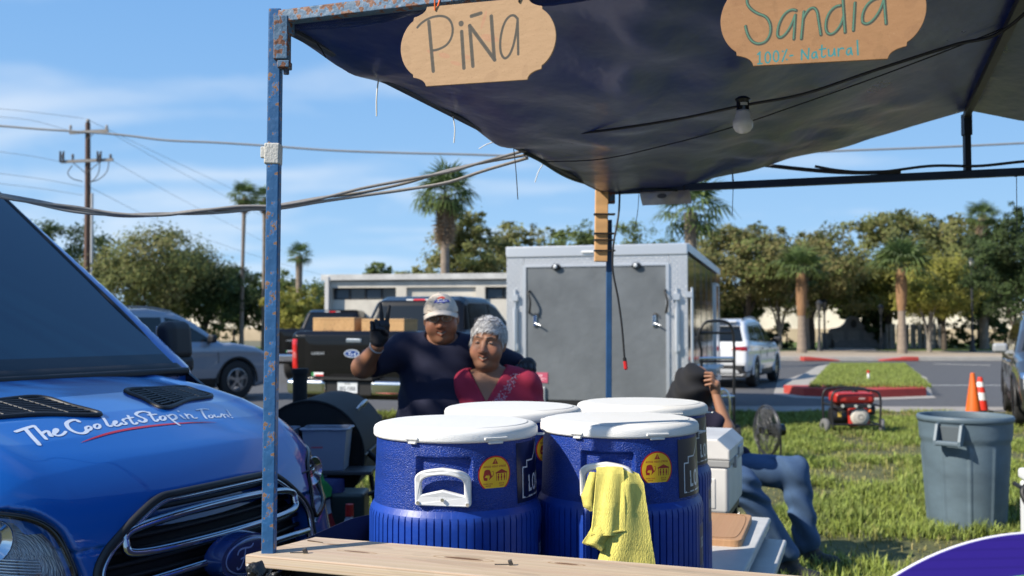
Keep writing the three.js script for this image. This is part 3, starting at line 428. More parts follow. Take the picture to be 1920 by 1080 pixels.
const stickerTex = canvasTex(512, 512, (c) => {
  c.clearRect(0, 0, 512, 512); c.fillStyle = '#c02318'; c.beginPath(); c.arc(256, 256, 254, 0, 7); c.fill(); c.fillStyle = '#e9b81d'; c.beginPath(); c.arc(256, 256, 234, 0, 7); c.fill();
  c.fillStyle = '#a3241a'; c.textAlign = 'center'; c.font = 'bold 38px sans-serif'; c.fillText('AVOID HEAT STRESS', 256, 160); c.font = 'bold 24px sans-serif'; c.fillText('DRINK COOL', 150, 388); c.fillText('WATER', 150, 416); c.fillText('REST IN', 360, 388); c.fillText('SHADE', 360, 416);
  c.beginPath(); c.moveTo(256, 36); c.lineTo(302, 112); c.lineTo(210, 112); c.fill(); c.fillStyle = '#e9b81d'; c.fillRect(252, 62, 8, 26); c.fillRect(252, 94, 8, 9); c.fillStyle = '#a3241a';
  c.fill(new Path2D('M90 215C90 185 150 175 175 195L190 230L150 240L160 265L120 262L95 290L140 300L135 335L85 330L75 280Z')); c.fill(new Path2D('M150 240L225 205C240 240 232 275 205 290L160 330L175 280Z')); c.fillStyle = '#e9b81d'; c.fill(new Path2D('M185 225L222 212C230 240 224 262 205 275Z')); c.fillStyle = '#a3241a';
  c.fill(new Path2D('M262 232L360 188L456 232L456 244L262 244Z')); c.fillRect(272, 244, 8, 100); c.fillRect(438, 244, 8, 100); for (const x of [308, 358, 408]) { c.beginPath(); c.arc(x, 262, 11, 0, 7); c.fill(); c.fillRect(x - 13, 276, 26, 36); c.fillRect(x - 10, 310, 8, 34); c.fillRect(x + 2, 310, 8, 34); }
});
const iglooTex = canvasTex(512, 384, (c, w, h) => { c.fillStyle = '#0f1c66'; c.fillRect(0, 0, w, h); c.strokeStyle = '#1a2c86'; c.lineWidth = 14; c.strokeRect(10, 10, w - 20, h - 20); c.fillStyle = '#aab2c8'; c.font = 'bold 130px sans-serif'; c.textAlign = 'center'; c.save(); c.translate(256, 210); c.scale(0.85, 1); c.fillText('IGLOO', 0, 0); c.restore(); c.font = '40px sans-serif'; c.fillText('10 GAL', 256, 290); });
function wrap(r, a0, a1, y0, y1, n = 24) { return grid((u, v) => { const a = mix(a0, a1, u); return V(Math.sin(a) * (typeof r === 'function' ? r(mix(y0, y1, v)) : r), mix(y0, y1, v), Math.cos(a) * (typeof r === 'function' ? r(mix(y0, y1, v)) : r)); }, n, 8); }
function disc(r, a, y, rad) { const g = new THREE.PlaneGeometry(rad * 2, rad * 2, 20, 20), p = g.attributes.position; for (let i = 0; i < p.count; i++) { const q = a + p.getX(i) / r; p.setXYZ(i, Math.sin(q) * r, y + p.getY(i), Math.cos(q) * r); } g.computeVertexNormals(); return g; }
const bodyR = (y) => mix(0.1905, 0.1845, (y - 0.33) / 0.16);
function makeCooler(label, pos, turn) {                        // origin on the table, handle towards local +z, a second handle behind
  const t = thing('drink_cooler', label, 'drink cooler', pos, turn, 'blue and white drink coolers on the folding table'); t.scale.setScalar(1.034);
  const N = 288, base = grid((u0, v) => { const k4 = Math.round(u0 * 288), u = (Math.floor(k4 / 4) + [-0.075, 0.075, 0.115, 0.885][k4 % 4]) / 72, a = u * 2 * Math.PI, y = v * 0.338, top = sstep(0.338, 0.318, y), foot = sstep(0, 0.012, y), groove = (k4 % 4 < 2 ? 1 : 0) * sstep(0.02, 0.032, y) * sstep(0.322, 0.312, y), da = Math.abs(((a - Math.PI / 2 + Math.PI * 3) % (2 * Math.PI)) - Math.PI), flatp = da < 0.24 && y > 0.17 && y < 0.275; const r = mix(0.1905, 0.2015, top) - 0.004 * (1 - foot) - (groove && !flatp ? 0.0045 : 0) + (flatp ? -0.002 : 0); return V(Math.sin(a) * r, y, Math.cos(a) * r); }, N, 26);
  const b = part('base', [toCreasedNormals(base, 0.6), new THREE.CircleGeometry(0.195, 40).rotateX(Math.PI / 2).translate(0, 0.001, 0)], coolerBase, t);
  part('maker_panel', wrap(0.2002, Math.PI / 2 - 0.235, Math.PI / 2 + 0.235, 0.173, 0.272), mat(0xffffff, 0.4, { map: iglooTex }), b);
  const body = grid((u, v) => { const a = (u - 0.5) * 2 * Math.PI, y = mix(0.33, 0.5, v); let r = bodyR(y); const da = Math.min(Math.abs(a), Math.PI - Math.abs(a)), m = sstep(0.335, 0.315, da) * sstep(0.455, 0.45, y) * sstep(0.35, 0.415, y); r -= 0.0125 * m; r += 0.004 * sstep(0.336, 0.33, y) - 0.006 * sstep(0.488, 0.5, y); return V(Math.sin(a) * r, y, Math.cos(a) * r); }, 300, 48);
  part('body', body, coolerBlue, t);
  part('brand_label', wrap((y) => bodyR(y) + 0.0009, Math.PI / 2 - 0.62, Math.PI / 2 + 0.62, 0.345, 0.478, 32), mat(0xffffff, 0.28, { map: labelTex }), t);
  part('warning_sticker', disc(bodyR(0.415) + 0.0011, 0.62, 0.415, 0.041), mat(0xffffff, 0.42, { map: stickerTex, transparent: true, alphaTest: 0.5 }), t);
  const lid = part('lid', lathe([[0, 0.485], [0.186, 0.485], [0.1905, 0.487], [0.1925, 0.491], [0.1925, 0.503], [0.1895, 0.5095], [0.183, 0.5135], [0.176, 0.515], [0.1705, 0.5153]], 96), lidSide, t);
  part('lid_disc', lathe([[0.1706, 0.5136], [0.1695, 0.5162], [0.1675, 0.517], [0.15, 0.5176], [0, 0.5186]], 96), lidTop, lid);
  for (const [a, w] of [[0.62, 0.036], [-0.38, 0.02]]) part('grip', [rbox(w * 1.6, 0.006, 0.006, 0.002, 0, 0, 0).translate(0, 0.494, 0.1925).rotateY(a), rbox(w, 0.005, 0.008, 0.002, 0, 0, 0).translate(0, 0.4845, 0.19).rotateY(a)], lidSide, lid);
  part('tether_tab', [rbox(0.018, 0.004, 0.02, 0.0015, 0, 0.49, 0.2).rotateY(1.5)], lidSide, lid);
  for (const turnH of [0, Math.PI]) {
    const s = new THREE.Shape(), w = 0.0555, h0 = -0.036, h1 = 0.038; s.moveTo(-w, h0 + 0.006); s.quadraticCurveTo(-w, h0, -w + 0.007, h0); s.lineTo(w - 0.007, h0 - 0.002); s.quadraticCurveTo(w, h0 - 0.002, w, h0 + 0.006); s.lineTo(w, 0.012); s.bezierCurveTo(w, 0.028, 0.04, h1 - 0.004, 0, h1); s.bezierCurveTo(-0.04, h1 - 0.004, -w, 0.03, -w, 0.012);
    const q = new THREE.Path(); q.moveTo(-0.0425, -0.0145); q.lineTo(0, -0.0055); q.lineTo(0.0425, -0.0165); q.lineTo(0.0425, 0.006); q.bezierCurveTo(0.0425, 0.016, 0.03, 0.0235, 0, 0.0245); q.bezierCurveTo(-0.03, 0.0235, -0.0425, 0.016, -0.0425, 0.006); s.holes.push(q);
    const g = new THREE.ExtrudeGeometry(s, { depth: 0.011, bevelEnabled: true, bevelSize: 0.003, bevelThickness: 0.0035, bevelOffset: -0.003, bevelSegments: 4, curveSegments: 12 }), p = g.attributes.position;
    for (let i = 0; i < p.count; i++) p.setZ(i, p.getZ(i) + 0.185 + 0.011 * sstep(-0.01, 0.03, p.getY(i)) - p.getX(i) ** 2 * 1.4);
    g.scale(1.1, 1.12, 1).translate(0, 0.392, 0).rotateY(turnH); g.computeVertexNormals();
    const hd = part('handle', g, mat([0.8, 0.8, 0.79], 0.38), t);
    for (const [x, y] of [[-0.054, 0.3585], [0, 0.3655], [0.054, 0.3555]]) { part('screw', [cyl(0.0038, 0.0042, 0.0028, 0, 0, 0, [Math.PI / 2, 0, 0], 16).translate(x, y, 0.2006 - x * x * 1.15).rotateY(turnH)], M.chrome, hd); }
  }
  return t;
}
const c1 = makeCooler('nearest left drink cooler, blue with white lid, its white handle bare', V(-0.1365, 0.7355, -2.44), -0.09);
copyOf(c1, 'drink_cooler', 'front right blue drink cooler with the yellow towel on its handle', V(0.271, 0.7355, -2.533), -0.253, 'blue and white drink coolers on the folding table');
copyOf(c1, 'drink_cooler', 'drink cooler behind the front pair on the left, only its white lid showing', V(0.003, 0.7355, -2.906), -0.08, 'blue and white drink coolers on the folding table');
copyOf(c1, 'drink_cooler', 'rear right drink cooler standing highest behind the towel cooler', V(0.399, 0.7355, -3.07), -0.27, 'blue and white drink coolers on the folding table');
{ // the towel: hung over the handle, two layers and a tuck
  const terry = phys([0.95, 0.83, 0.2], 0.95, { map: rep(T.mottle, 1.5), bumpMap: rep(T.bump, 5), bumpScale: 0.0018, sheen: 0.5, sheenColor: lin(0.9, 0.8, 0.3), sheenRoughness: 0.6, side: THREE.DoubleSide });
  const sheet = (rows, nu = 26, nv = 40, wav = 0.004, seed = 1) => slab((u, v) => { // rows of [py, left px, right px, depth left, depth middle, depth right]
    const k = v * (rows.length - 1), i = Math.min(rows.length - 2, Math.floor(k)), f = k - i, a = rows[i], b = rows[i + 1], L = a.map((q, n) => mix(q, b[n], sm(f) * 0.4 + f * 0.6)), d = u < 0.5 ? mix(L[3], L[4], sm(u * 2)) : mix(L[4], L[5], sm(u * 2 - 1)), p = P(mix(L[1], L[2], u) + (fbm(u * 4, v * 6, 2, seed) - 0.5) * 2, L[0] + (fbm(u * 5, v * 5, 2, seed + 5) - 0.5) * 3, d * 1.034);
    p.z += wav * Math.sin(u * 9 + v * 2.5 + seed) * v + 0.0015 * (fbm(u * 5, v * 5, 2, seed + 2) - 0.5); return p; }, nu, nv, 0.004);
  const t = thing('towel', 'yellow microfibre towel draped over the front right cooler handle', 'towel');
  part('front_fold', sheet([[888, 1118, 1168, 2.25, 2.25, 2.25], [878, 1119, 1168, 2.235, 2.232, 2.235], [890, 1117, 1170, 2.222, 2.219, 2.222], [950, 1113, 1171, 2.206, 2.2, 2.208], [1004, 1108, 1172, 2.196, 2.192, 2.2]]), terry, t);
  part('hem', [tube([P(1108, 1003, 2.268), P(1140, 999, 2.264), P(1172, 995, 2.272)], 0.0032, 6, 30), tube([P(1169, 882, 2.306), P(1171, 940, 2.28), P(1172, 994, 2.273)], 0.0028, 6, 30)], terry, t);
  part('back_fall', sheet([[880, 1150, 1180, 2.245, 2.245, 2.25], [890, 1150, 1197, 2.236, 2.232, 2.248], [908, 1148, 1207, 2.226, 2.218, 2.24], [960, 1140, 1213, 2.215, 2.204, 2.226], [1020, 1130, 1222, 2.208, 2.196, 2.216], [1075, 1116, 1230, 2.2, 2.194, 2.212], [1130, 1112, 1236, 2.2, 2.194, 2.212]], 36, 50, 0.006, 4), terry, t);
  part('lower_corner', sheet([[985, 1111, 1150, 2.204, 2.198, 2.21], [1004, 1100, 1146, 2.2, 2.19, 2.208], [1018, 1091, 1139, 2.197, 2.187, 2.206], [1030, 1124, 1133, 2.2, 2.192, 2.206]], 22, 24, 0.003, 8), terry, t);
  part('side_tuck', sheet([[886, 1106, 1122, 2.238, 2.232, 2.24], [904, 1099, 1122, 2.232, 2.22, 2.236], [930, 1091, 1121, 2.23, 2.214, 2.23], [948, 1094, 1119, 2.226, 2.212, 2.226], [956, 1108, 1116, 2.224, 2.216, 2.222]], 22, 26, 0.002, 11), terry, t);
}
{ // chopping board
  const s = new THREE.Shape(), w = 0.165, h = 0.25, r = 0.035; s.moveTo(-w + r, -h); s.lineTo(w - r, -h); s.quadraticCurveTo(w, -h, w, -h + r); s.lineTo(w, h - r); s.quadraticCurveTo(w, h, w - r, h); s.lineTo(-w + r, h); s.quadraticCurveTo(-w, h, -w, h - r); s.lineTo(-w, -h + r); s.quadraticCurveTo(-w, -h, -w + r, -h);
  const g = extrude(s, 0.02, 0.004).rotateX(-Math.PI / 2), uv = g.attributes.uv, p = g.attributes.position; for (let i = 0; i < uv.count; i++) uv.setXY(i, p.getX(i) * 2.4, p.getZ(i) * 2.4 + p.getY(i));
  const wood = mat([0.56, 0.41, 0.29], 0.6, { map: canvasTex(512, 512, (c, W, H) => { const q = RNG(8); c.fillStyle = '#e9d6bd'; c.fillRect(0, 0, W, H); for (let i = 0; i < 12; i++) { c.fillStyle = `rgba(${150 + q() * 50 | 0},110,70,${0.06 + q() * 0.14})`; c.fillRect(i * W / 12, 0, W / 12 - 1, H); } for (let i = 0; i < 220; i++) { c.strokeStyle = `rgba(110,70,40,${q() * 0.12})`; c.beginPath(); const x = q() * W; c.moveTo(x, 0); c.bezierCurveTo(x + 6, 150, x - 6, 320, x + q() * 8, H); c.stroke(); } }), bumpMap: rep(T.bump, 3), bumpScale: 0.001 }); wood.map.wrapS = wood.map.wrapT = THREE.RepeatWrapping;
  const t = thing('chopping_board', 'worn wooden chopping board with juice groove at the back of the table', 'chopping board', S(0.562, 2.03, 0.7355), -SB + 0.03);
  part('board', g, wood, t);
  part('groove', [tube([[-w + 0.035, 0.0242, -h + 0.035], [w - 0.035, 0.0242, -h + 0.035], [w - 0.024, 0.0242, -h + 0.05], [w - 0.024, 0.0242, h - 0.05], [w - 0.035, 0.0242, h - 0.035], [-w + 0.035, 0.0242, h - 0.035], [-w + 0.024, 0.0242, h - 0.05], [-w + 0.024, 0.0242, -h + 0.05]], 0.0016, 5, 160, true)], mat([0.22, 0.12, 0.06], 0.8), t);
}
{ // ice chest on a stand
  const t = thing('ice_chest', 'white ice chest with grey band behind the chopping board', 'ice chest', S(0.44, 2.72, 0.716), -SB), w = 0.34, l = 0.5, wm = mat([0.7, 0.7, 0.7], 0.42, { map: rep(T.mottle, 1) });
  part('tub', [boxUV(rbox(w - 0.012, 0.2, l - 0.012, 0.018, 0, 0.1, 0, [0, 0, 0], 3)), boxUV(rbox(w * 0.66, 0.13, l - 0.004, 0.008, -0.0, 0.085, 0, [0, 0, 0], 2))], wm, t);
  part('band', [boxUV(rbox(w, 0.03, l, 0.006, 0, 0.21, 0))], mat([0.28, 0.29, 0.3], 0.5), t);
  const lid = extrude([[-w / 2, 0.226], [w / 2, 0.226], [w / 2, 0.268], [w / 2 - 0.05, 0.312], [-w / 2 + 0.05, 0.312], [-w / 2, 0.268]], l - 0.012, 0.008).translate(0, 0, -l / 2 + 0.006);
  part('lid', boxUV(lid), wm, t);
  part('latch', [rbox(0.012, 0.05, 0.05, 0.003, w / 2 + 0.002, 0.2, 0.06), rbox(0.012, 0.035, 0.14, 0.003, w / 2 + 0.002, 0.235, -0.1)], mat([0.45, 0.47, 0.5], 0.4), t);
  const c = thing('stand', 'dark crate stand holding the white ice chest', 'stand', S(0.44, 2.72, 0), -SB);
  part('panel', [box(0.3, 0.03, 0.46, 0, 0.7, 0)], M.black, c);
  for (const x of [-0.13, 0.13]) for (const z of [-0.2, 0.2]) part('leg', [box(0.03, 0.685, 0.03, x, 0.3425, z)], M.black, c);
}
{ // round purple board at the lower right, before the counter
  const D = 1.32, c = P(1949, 1556, D), R = 541 / FPX * D, t = thing('round_sign', 'big round purple sign with white rim and green middle at lower right', 'sign', [c.x, c.y, c.z], 0.1);
  const purple = mat(0xffffff, 0.5, { map: canvasTex(512, 512, (x, w) => { x.fillStyle = '#3a1f9a'; x.fillRect(0, 0, w, w); for (let i = 0; i < 128; i++) { x.fillStyle = `rgba(20,8,80,${i % 2 ? 0.14 : 0})`; x.fillRect(i * 4, 0, 2, w); } x.strokeStyle = 'rgba(225,215,245,.8)'; x.lineWidth = 1.6; for (const d of ['M210 70L196 84L183 104L170 118', 'M60 200L80 230']) x.stroke(new Path2D(d)); }) });
  part('panel', [cyl(R, R, 0.006, 0, 0, 0, [Math.PI / 2, 0, 0], 128)], purple, t);
  part('rim', [new THREE.TorusGeometry(R, 0.002, 8, 160)], mat([0.75, 0.73, 0.78], 0.5), t);
  part('centre', [cyl(R * 0.872, R * 0.872, 0.003, 0.006, -0.004, 0.0045, [Math.PI / 2, 0, 0], 96)], mat([0.16, 0.5, 0.07], 0.55, { map: rep(T.mottle, 1) }), t);
  part('stake', [box(0.03, c.y + 0.1, 0.02, 0, -(c.y) / 2 + 0.05, -0.016)], pine, t);
}
{ // white wheeled cooler cut by the right edge
  const t = thing('wheeled_cooler', 'white cooler with black pull handle cut off by the right edge', 'cooler', G(1996, 6.6), -0.25), w = 0.5;
  part('tub', [boxUV(rbox(w, 0.42, 0.4, 0.03, 0, 0.25, 0, [0, 0, 0], 3))], mat([0.72, 0.73, 0.74], 0.4), t); part('lid', [boxUV(rbox(w + 0.015, 0.075, 0.415, 0.025, 0, 0.5, 0, [0, 0, 0], 3))], mat([0.74, 0.75, 0.75], 0.4), t);
  part('handle', [tube([[-0.27, 0.46, 0.1], [-0.3, 0.42, 0.12], [-0.27, 0.32, 0.16], [-0.24, 0.26, 0.18]], 0.02, 8, 20), rod([-0.3, 0.44, 0.1], [-0.3, 0.44, -0.1], 0.014)], M.black, t);
  for (const z of [-0.16, 0.16]) part('wheel', [cyl(0.06, 0.06, 0.04, -0.2, 0.06, z, [Math.PI / 2, 0, 0], 20)], M.rubber, t);
}

// ---------------------------------------------------------------- people
function mergeC(list) { let n = 0, m = 0; for (const g of list) { n += g.attributes.position.count; m += g.index.count; } const pos = new Float32Array(n * 3), nor = new Float32Array(n * 3), col = new Float32Array(n * 3), idx = new Uint32Array(m); let a = 0, b = 0; for (const g of list) { pos.set(g.attributes.position.array, a * 3); nor.set(g.attributes.normal.array, a * 3); col.set(g.attributes.color.array, a * 3); for (let i = 0; i < g.index.count; i++) idx[b + i] = g.index.array[i] + a; a += g.attributes.position.count; b += g.index.count; } const o = new THREE.BufferGeometry(); o.setAttribute('position', new THREE.BufferAttribute(pos, 3)); o.setAttribute('normal', new THREE.BufferAttribute(nor, 3)); o.setAttribute('color', new THREE.BufferAttribute(col, 3)); o.setAttribute('uv', new THREE.BufferAttribute(new Float32Array(n * 2), 2)); o.setIndex(new THREE.BufferAttribute(idx, 1)); return o; }
function spaceOf(pos, rot) { const m = new THREE.Matrix4().compose(V(...pos), new THREE.Quaternion().setFromEuler(new THREE.Euler(...rot, 'YXZ')), V(1, 1, 1)), inv = m.clone().invert(), e = inv.elements; return { m, to: (x, y, z) => [e[0] * x + e[4] * y + e[8] * z + e[12], e[1] * x + e[5] * y + e[9] * z + e[13], e[2] * x + e[6] * y + e[10] * z + e[14]] }; }
function headField(k) { return (x, y, z) => { // face towards +z; k: jaw width, fullness
  const ax = Math.abs(x); let d = sdEll(x, y, z, [0, 0.022, -0.012], [0.079, 0.104, 0.097]);
  d = smin(d, sdEll(x, y, z, [0, -0.052, 0.022], [0.061 * k, 0.066, 0.066]), 0.05);
  d = smin(d, sdEll(ax, y, z, [0.043 * k, -0.036, 0.05], [0.026, 0.03, 0.028]), 0.03);
  d = smin(d, sdEll(x, y, z, [0, -0.1, 0.058], [0.026, 0.02, 0.024]), 0.025);
  d = smin(d, sdEll(x, y, z, [0, -0.098, 0.02], [0.05 * k, 0.028, 0.045]), 0.03);
  d = smin(d, sdCap(ax, y, z, [0.014, 0.034, 0.078], [0.05, 0.036, 0.062], 0.011, 0.008), 0.014);
  d = smax(d, -sdEll(ax, y, z, [0.033, 0.012, 0.092], [0.019, 0.011, 0.015]), 0.012);
  d = smin(d, sdEll(ax, y, z, [0.033, 0.012, 0.07], [0.0145, 0.0115, 0.0125]), 0.004);
  d = smin(d, sdCap(x, y, z, [0, 0.012, 0.08], [0, -0.03, 0.103], 0.009, 0.0145), 0.014);
  d = smin(d, sdEll(ax, y, z, [0.014, -0.033, 0.09], [0.011, 0.009, 0.012]), 0.008);
  d = smin(d, sdCap(ax, y, z, [0, -0.061, 0.088], [0.031, -0.05, 0.07], 0.0065, 0.0045), 0.006);
  d = smin(d, sdCap(ax, y, z, [0, -0.077, 0.087], [0.027, -0.06, 0.07], 0.007, 0.0045), 0.006);
  d = smax(d, -sdCap(ax, y, z, [0, -0.0685, 0.096], [0.03, -0.053, 0.077], 0.0026, 0.0016), 0.004);
  d = smin(d, sdEll(ax, y, z, [0.083, 0.0, -0.012], [0.01, 0.031, 0.019]), 0.012);
  return d; }; }
const skinC = (base) => (x, y, z) => { const ax = Math.abs(x), c = [...base]; const lip = z > 0.06 && y < -0.05 && y > -0.084 && ax < 0.028 && Math.abs(y + 0.068 - ax * 0.3) < 0.014, tooth = lip && Math.abs(y + 0.0685 - ax * 0.38) < 0.0042 && ax < 0.022; if (tooth) return [0.2, 0.165, 0.13]; if (lip) return [base[0] * 0.88, base[1] * 0.62, base[2] * 0.62]; const red = z > 0.05 ? 0.12 * Math.exp(-((ax - 0.045) ** 2 + (y + 0.03) ** 2) / 0.0007) + 0.1 * Math.exp(-(x * x + (y + 0.03) ** 2) / 0.0004) : 0; const f = 0.93 + 0.14 * noise3(x * 90, y * 90, z * 90); return [c[0] * f * (1 + red), c[1] * f * (1 - red * 0.5), c[2] * f * (1 - red * 0.6)]; };
function addFace(body, sp, hair, browUp = 0) {
  const put = (g) => g.applyMatrix4(sp.m), w = [], dk = [];
  for (const s of [-1, 1]) { part('eye', [put(ball(0.0128, s * 0.033, 0.0115, 0.0735, [1.05, 0.28, 1], 14))], mat([0.3, 0.27, 0.25], 0.2), body); part('iris', [put(ball(0.0052, s * 0.032, 0.011, 0.0832, [1, 0.8, 0.6], 10))], mat([0.02, 0.012, 0.008], 0.15), body); part('eyebrow', [put(taper([[s * 0.012, 0.034 + browUp, 0.0895], [s * 0.03, 0.041 + browUp, 0.086], [s * 0.052, 0.034 + browUp, 0.068]], [0.0028, 0.0034, 0.0015], 6))], hair, body); }
}
function handField(H) { return (x, y, z) => { let d = 1e9; for (const [a, b, r1, r2] of H.palm) d = smin(d, sdCap(x, y, z, a, b, r1, r2), 0.016); for (const f of H.fingers) { let e = 1e9; for (let i = 0; i < f.length - 1; i++) e = Math.min(e, sdCap(x, y, z, f[i], f[i + 1], f[i][3] ?? 0.009, f[i + 1][3] ?? 0.008)); d = smin(d, e, 0.004); } return d; }; }
const bounds = (list, m) => { const lo = [1e9, 1e9, 1e9], hi = [-1e9, -1e9, -1e9]; for (const p of list) for (let i = 0; i < 3; i++) { lo[i] = Math.min(lo[i], p[i] - m); hi[i] = Math.max(hi[i], p[i] + m); } return [lo, hi]; };
const handBounds = (H) => bounds([...H.palm.flatMap((q) => [q[0], q[1]]), ...H.fingers.flat()], 0.04);
const skinMat = phys(0xffffff, 0.5, { vertexColors: true, specularIntensity: 0.5, sheen: 0.1 });
const limbs = (list, k) => (x, y, z) => { let d = 1e9; for (const [a, b, r1, r2] of list) d = smin(d, sdCap(x, y, z, a, b, r1, r2), k); return d; };
const folds = (x, y, z, a) => a * (noise3(x * 11 + y * 3, y * 8, z * 11) - 0.5) + a * 0.6 * Math.sin((x * 0.9 + y * 1.4 + noise3(x * 5, y * 5, z * 5) * 0.5) * 34);

{ // the man in the cap, two fingers raised
  const t = thing('person', 'man in cream cap, glasses and navy T-shirt raising two gloved fingers', 'person', [(828 - 960) / FPX * 5.2, 0, -5.2]);
  const head = spaceOf([0, 1.535, 0.03], [0.04, 0.03, 0.07]), hf = headField(1.16), skin = [0.27, 0.125, 0.07], sc = skinC(skin), plain = () => skin;
  const torso = (x, y, z) => { let d = sdEll(x, y, z, [0, 1.22, -0.01], [0.205, 0.24, 0.135]); d = smin(d, sdEll(x, y, z, [0, 1.0, 0.03], [0.215, 0.2, 0.165]), 0.1); d = smin(d, sdEll(x, y, z, [0, 0.88, 0], [0.185, 0.12, 0.14]), 0.08); d = smin(d, sdCap(x, y, z, [-0.19, 1.385, -0.01], [0.2, 1.37, -0.03], 0.066, 0.066), 0.07); return d; };
  const armA = [[-0.2, 1.375, 0], [-0.385, 1.295, 0.17]], armB = [[-0.385, 1.295, 0.17], [-0.295, 1.4, 0.29]], armC = [[0.21, 1.36, -0.03], [0.4, 1.27, -0.17]], armD = [[0.4, 1.27, -0.17], [0.465, 1.3, -0.02]];
  const arms = limbs([[...armA, 0.062, 0.053], [...armB, 0.053, 0.033], [...armC, 0.06, 0.05], [...armD, 0.05, 0.032]], 0.03);
  const legs = limbs([[[-0.1, 0.88, 0], [-0.12, 0.48, 0.02], 0.095, 0.065], [[-0.12, 0.48, 0.02], [-0.12, 0.06, -0.02], 0.062, 0.042], [[0.1, 0.88, 0], [0.12, 0.48, 0.02], 0.095, 0.065], [[0.12, 0.48, 0.02], [0.12, 0.06, -0.02], 0.062, 0.042], [[-0.12, 0.045, -0.04], [-0.13, 0.035, 0.13], 0.042, 0.03], [[0.12, 0.045, -0.04], [0.13, 0.035, 0.13], 0.042, 0.03]], 0.03);
  const neck = (x, y, z) => sdCap(x, y, z, [0, 1.33, -0.02], [0.005, 1.47, 0.012], 0.066, 0.058);
  const body = (x, y, z) => smin(smin(smin(torso(x, y, z), arms(x, y, z), 0.05), legs(x, y, z), 0.05), smin(neck(x, y, z), hf(...head.to(x, y, z)), 0.02), 0.03);
  const sub = (x, y, z) => smax(hf(...head.to(x, y, z)), -10, 0.001);
  const hg = meshField((x, y, z) => smin(hf(x, y, z), sdCap(x, y, z, [0, -0.12, -0.02], [0, -0.2, -0.03], 0.062, 0.066), 0.03), [-0.11, -0.2, -0.13], [0.11, 0.14, 0.13], 0.0036, sc); hg.applyMatrix4(head.m);
  const b = part('body', mergeC([meshField((x, y, z) => smin(smin(smin(torso(x, y, z), arms(x, y, z), 0.05), legs(x, y, z), 0.05), neck(x, y, z), 0.03), [-0.5, 0, -0.3], [0.58, 1.5, 0.4], 0.014, plain), hg]), skinMat, t);
  addFace(b, head, mat([0.12, 0.1, 0.09], 0.8), 0.002);
  const slA = limbs([[...armA, 0.067, 0.064]], 0.02), slB = limbs([[[0.21, 1.36, -0.03], [0.37, 1.285, -0.15], 0.066, 0.064]], 0.02), trs = limbs([[[-0.1, 0.88, 0], [-0.12, 0.48, 0.02], 0.105, 0.082], [[-0.12, 0.48, 0.02], [-0.12, 0.07, -0.02], 0.08, 0.066], [[0.1, 0.88, 0], [0.12, 0.48, 0.02], 0.105, 0.082], [[0.12, 0.48, 0.02], [0.12, 0.07, -0.02], 0.08, 0.066]], 0.03);
  part('shirt', meshField((x, y, z) => { let d = smin(torso(x, y, z), slA(x, y, z), 0.05); d = smin(d, slB(x, y, z), 0.05); d -= 0.014 + folds(x, y, z, 0.006) * sstep(1.42, 1.25, y); d = smax(d, 0.82 - y, 0.01); d = smax(d, -sdEll(x, y, z, [0.004, 1.455, 0.03], [0.083, 0.062, 0.1]), 0.012); const k = ((x + 0.385) * 0.6 + (y - 1.295) * 0.3 - (z - 0.17) * 0.62); d = smax(d, -(k - 0.035), 0.008); return d; }, [-0.48, 0.78, -0.32], [0.5, 1.5, 0.32], 0.011), mat([0.006, 0.008, 0.03], 0.9, { bumpMap: T.bump, bumpScale: 0.001 }), t);
  part('trousers', meshField((x, y, z) => smax(smin(trs(x, y, z), sdEll(x, y, z, [0, 0.88, 0.005], [0.19, 0.12, 0.145]), 0.06), y - 0.93, 0.01), [-0.26, 0.03, -0.22], [0.26, 1.0, 0.22], 0.016), mat([0.03, 0.035, 0.05], 0.9), t);
  for (const s of [-1, 1]) part('shoe', meshField((x, y, z) => smax(sdCap(x, y, z, [s * 0.12, 0.05, -0.05], [s * 0.132, 0.04, 0.16], 0.05, 0.042), 0.004 - y, 0.01), [s * 0.125 - 0.09, -0.01, -0.13], [s * 0.125 + 0.09, 0.12, 0.23], 0.01), M.rubber, t);
  const glove = mat([0.011, 0.011, 0.014], 0.6, { bumpMap: T.bump, bumpScale: 0.001 });
  const HL = { palm: [[[-0.29, 1.425, 0.3], [-0.275, 1.5, 0.315], 0.034, 0.03], [[-0.305, 1.44, 0.3], [-0.305, 1.5, 0.315], 0.026, 0.024], [[-0.262, 1.445, 0.305], [-0.252, 1.505, 0.315], 0.024, 0.022]], fingers: [[[-0.268, 1.51, 0.317, 0.0115], [-0.274, 1.57, 0.315, 0.0105], [-0.279, 1.612, 0.31, 0.0085]], [[-0.247, 1.508, 0.317, 0.011], [-0.24, 1.56, 0.315, 0.01], [-0.234, 1.598, 0.31, 0.0085]], [[-0.292, 1.505, 0.318, 0.011], [-0.294, 1.525, 0.35, 0.011], [-0.288, 1.49, 0.357, 0.01]], [[-0.313, 1.5, 0.316, 0.01], [-0.316, 1.518, 0.345, 0.01], [-0.309, 1.485, 0.352, 0.009]], [[-0.248, 1.465, 0.325, 0.012], [-0.262, 1.485, 0.355, 0.011], [-0.284, 1.49, 0.366, 0.01]]] };
  part('glove', meshField(handField(HL), ...handBounds(HL), 0.0045), glove, t);
  part('wristband', [new THREE.TorusGeometry(0.034, 0.0045, 8, 24).applyMatrix4(new THREE.Matrix4().compose(V(-0.3, 1.398, 0.286), new THREE.Quaternion().setFromUnitVectors(V(0, 0, 1), V(0.09, 0.105, 0.12).normalize()), V(1, 1, 1)))], mat([0.35, 0.35, 0.36], 0.5), t);
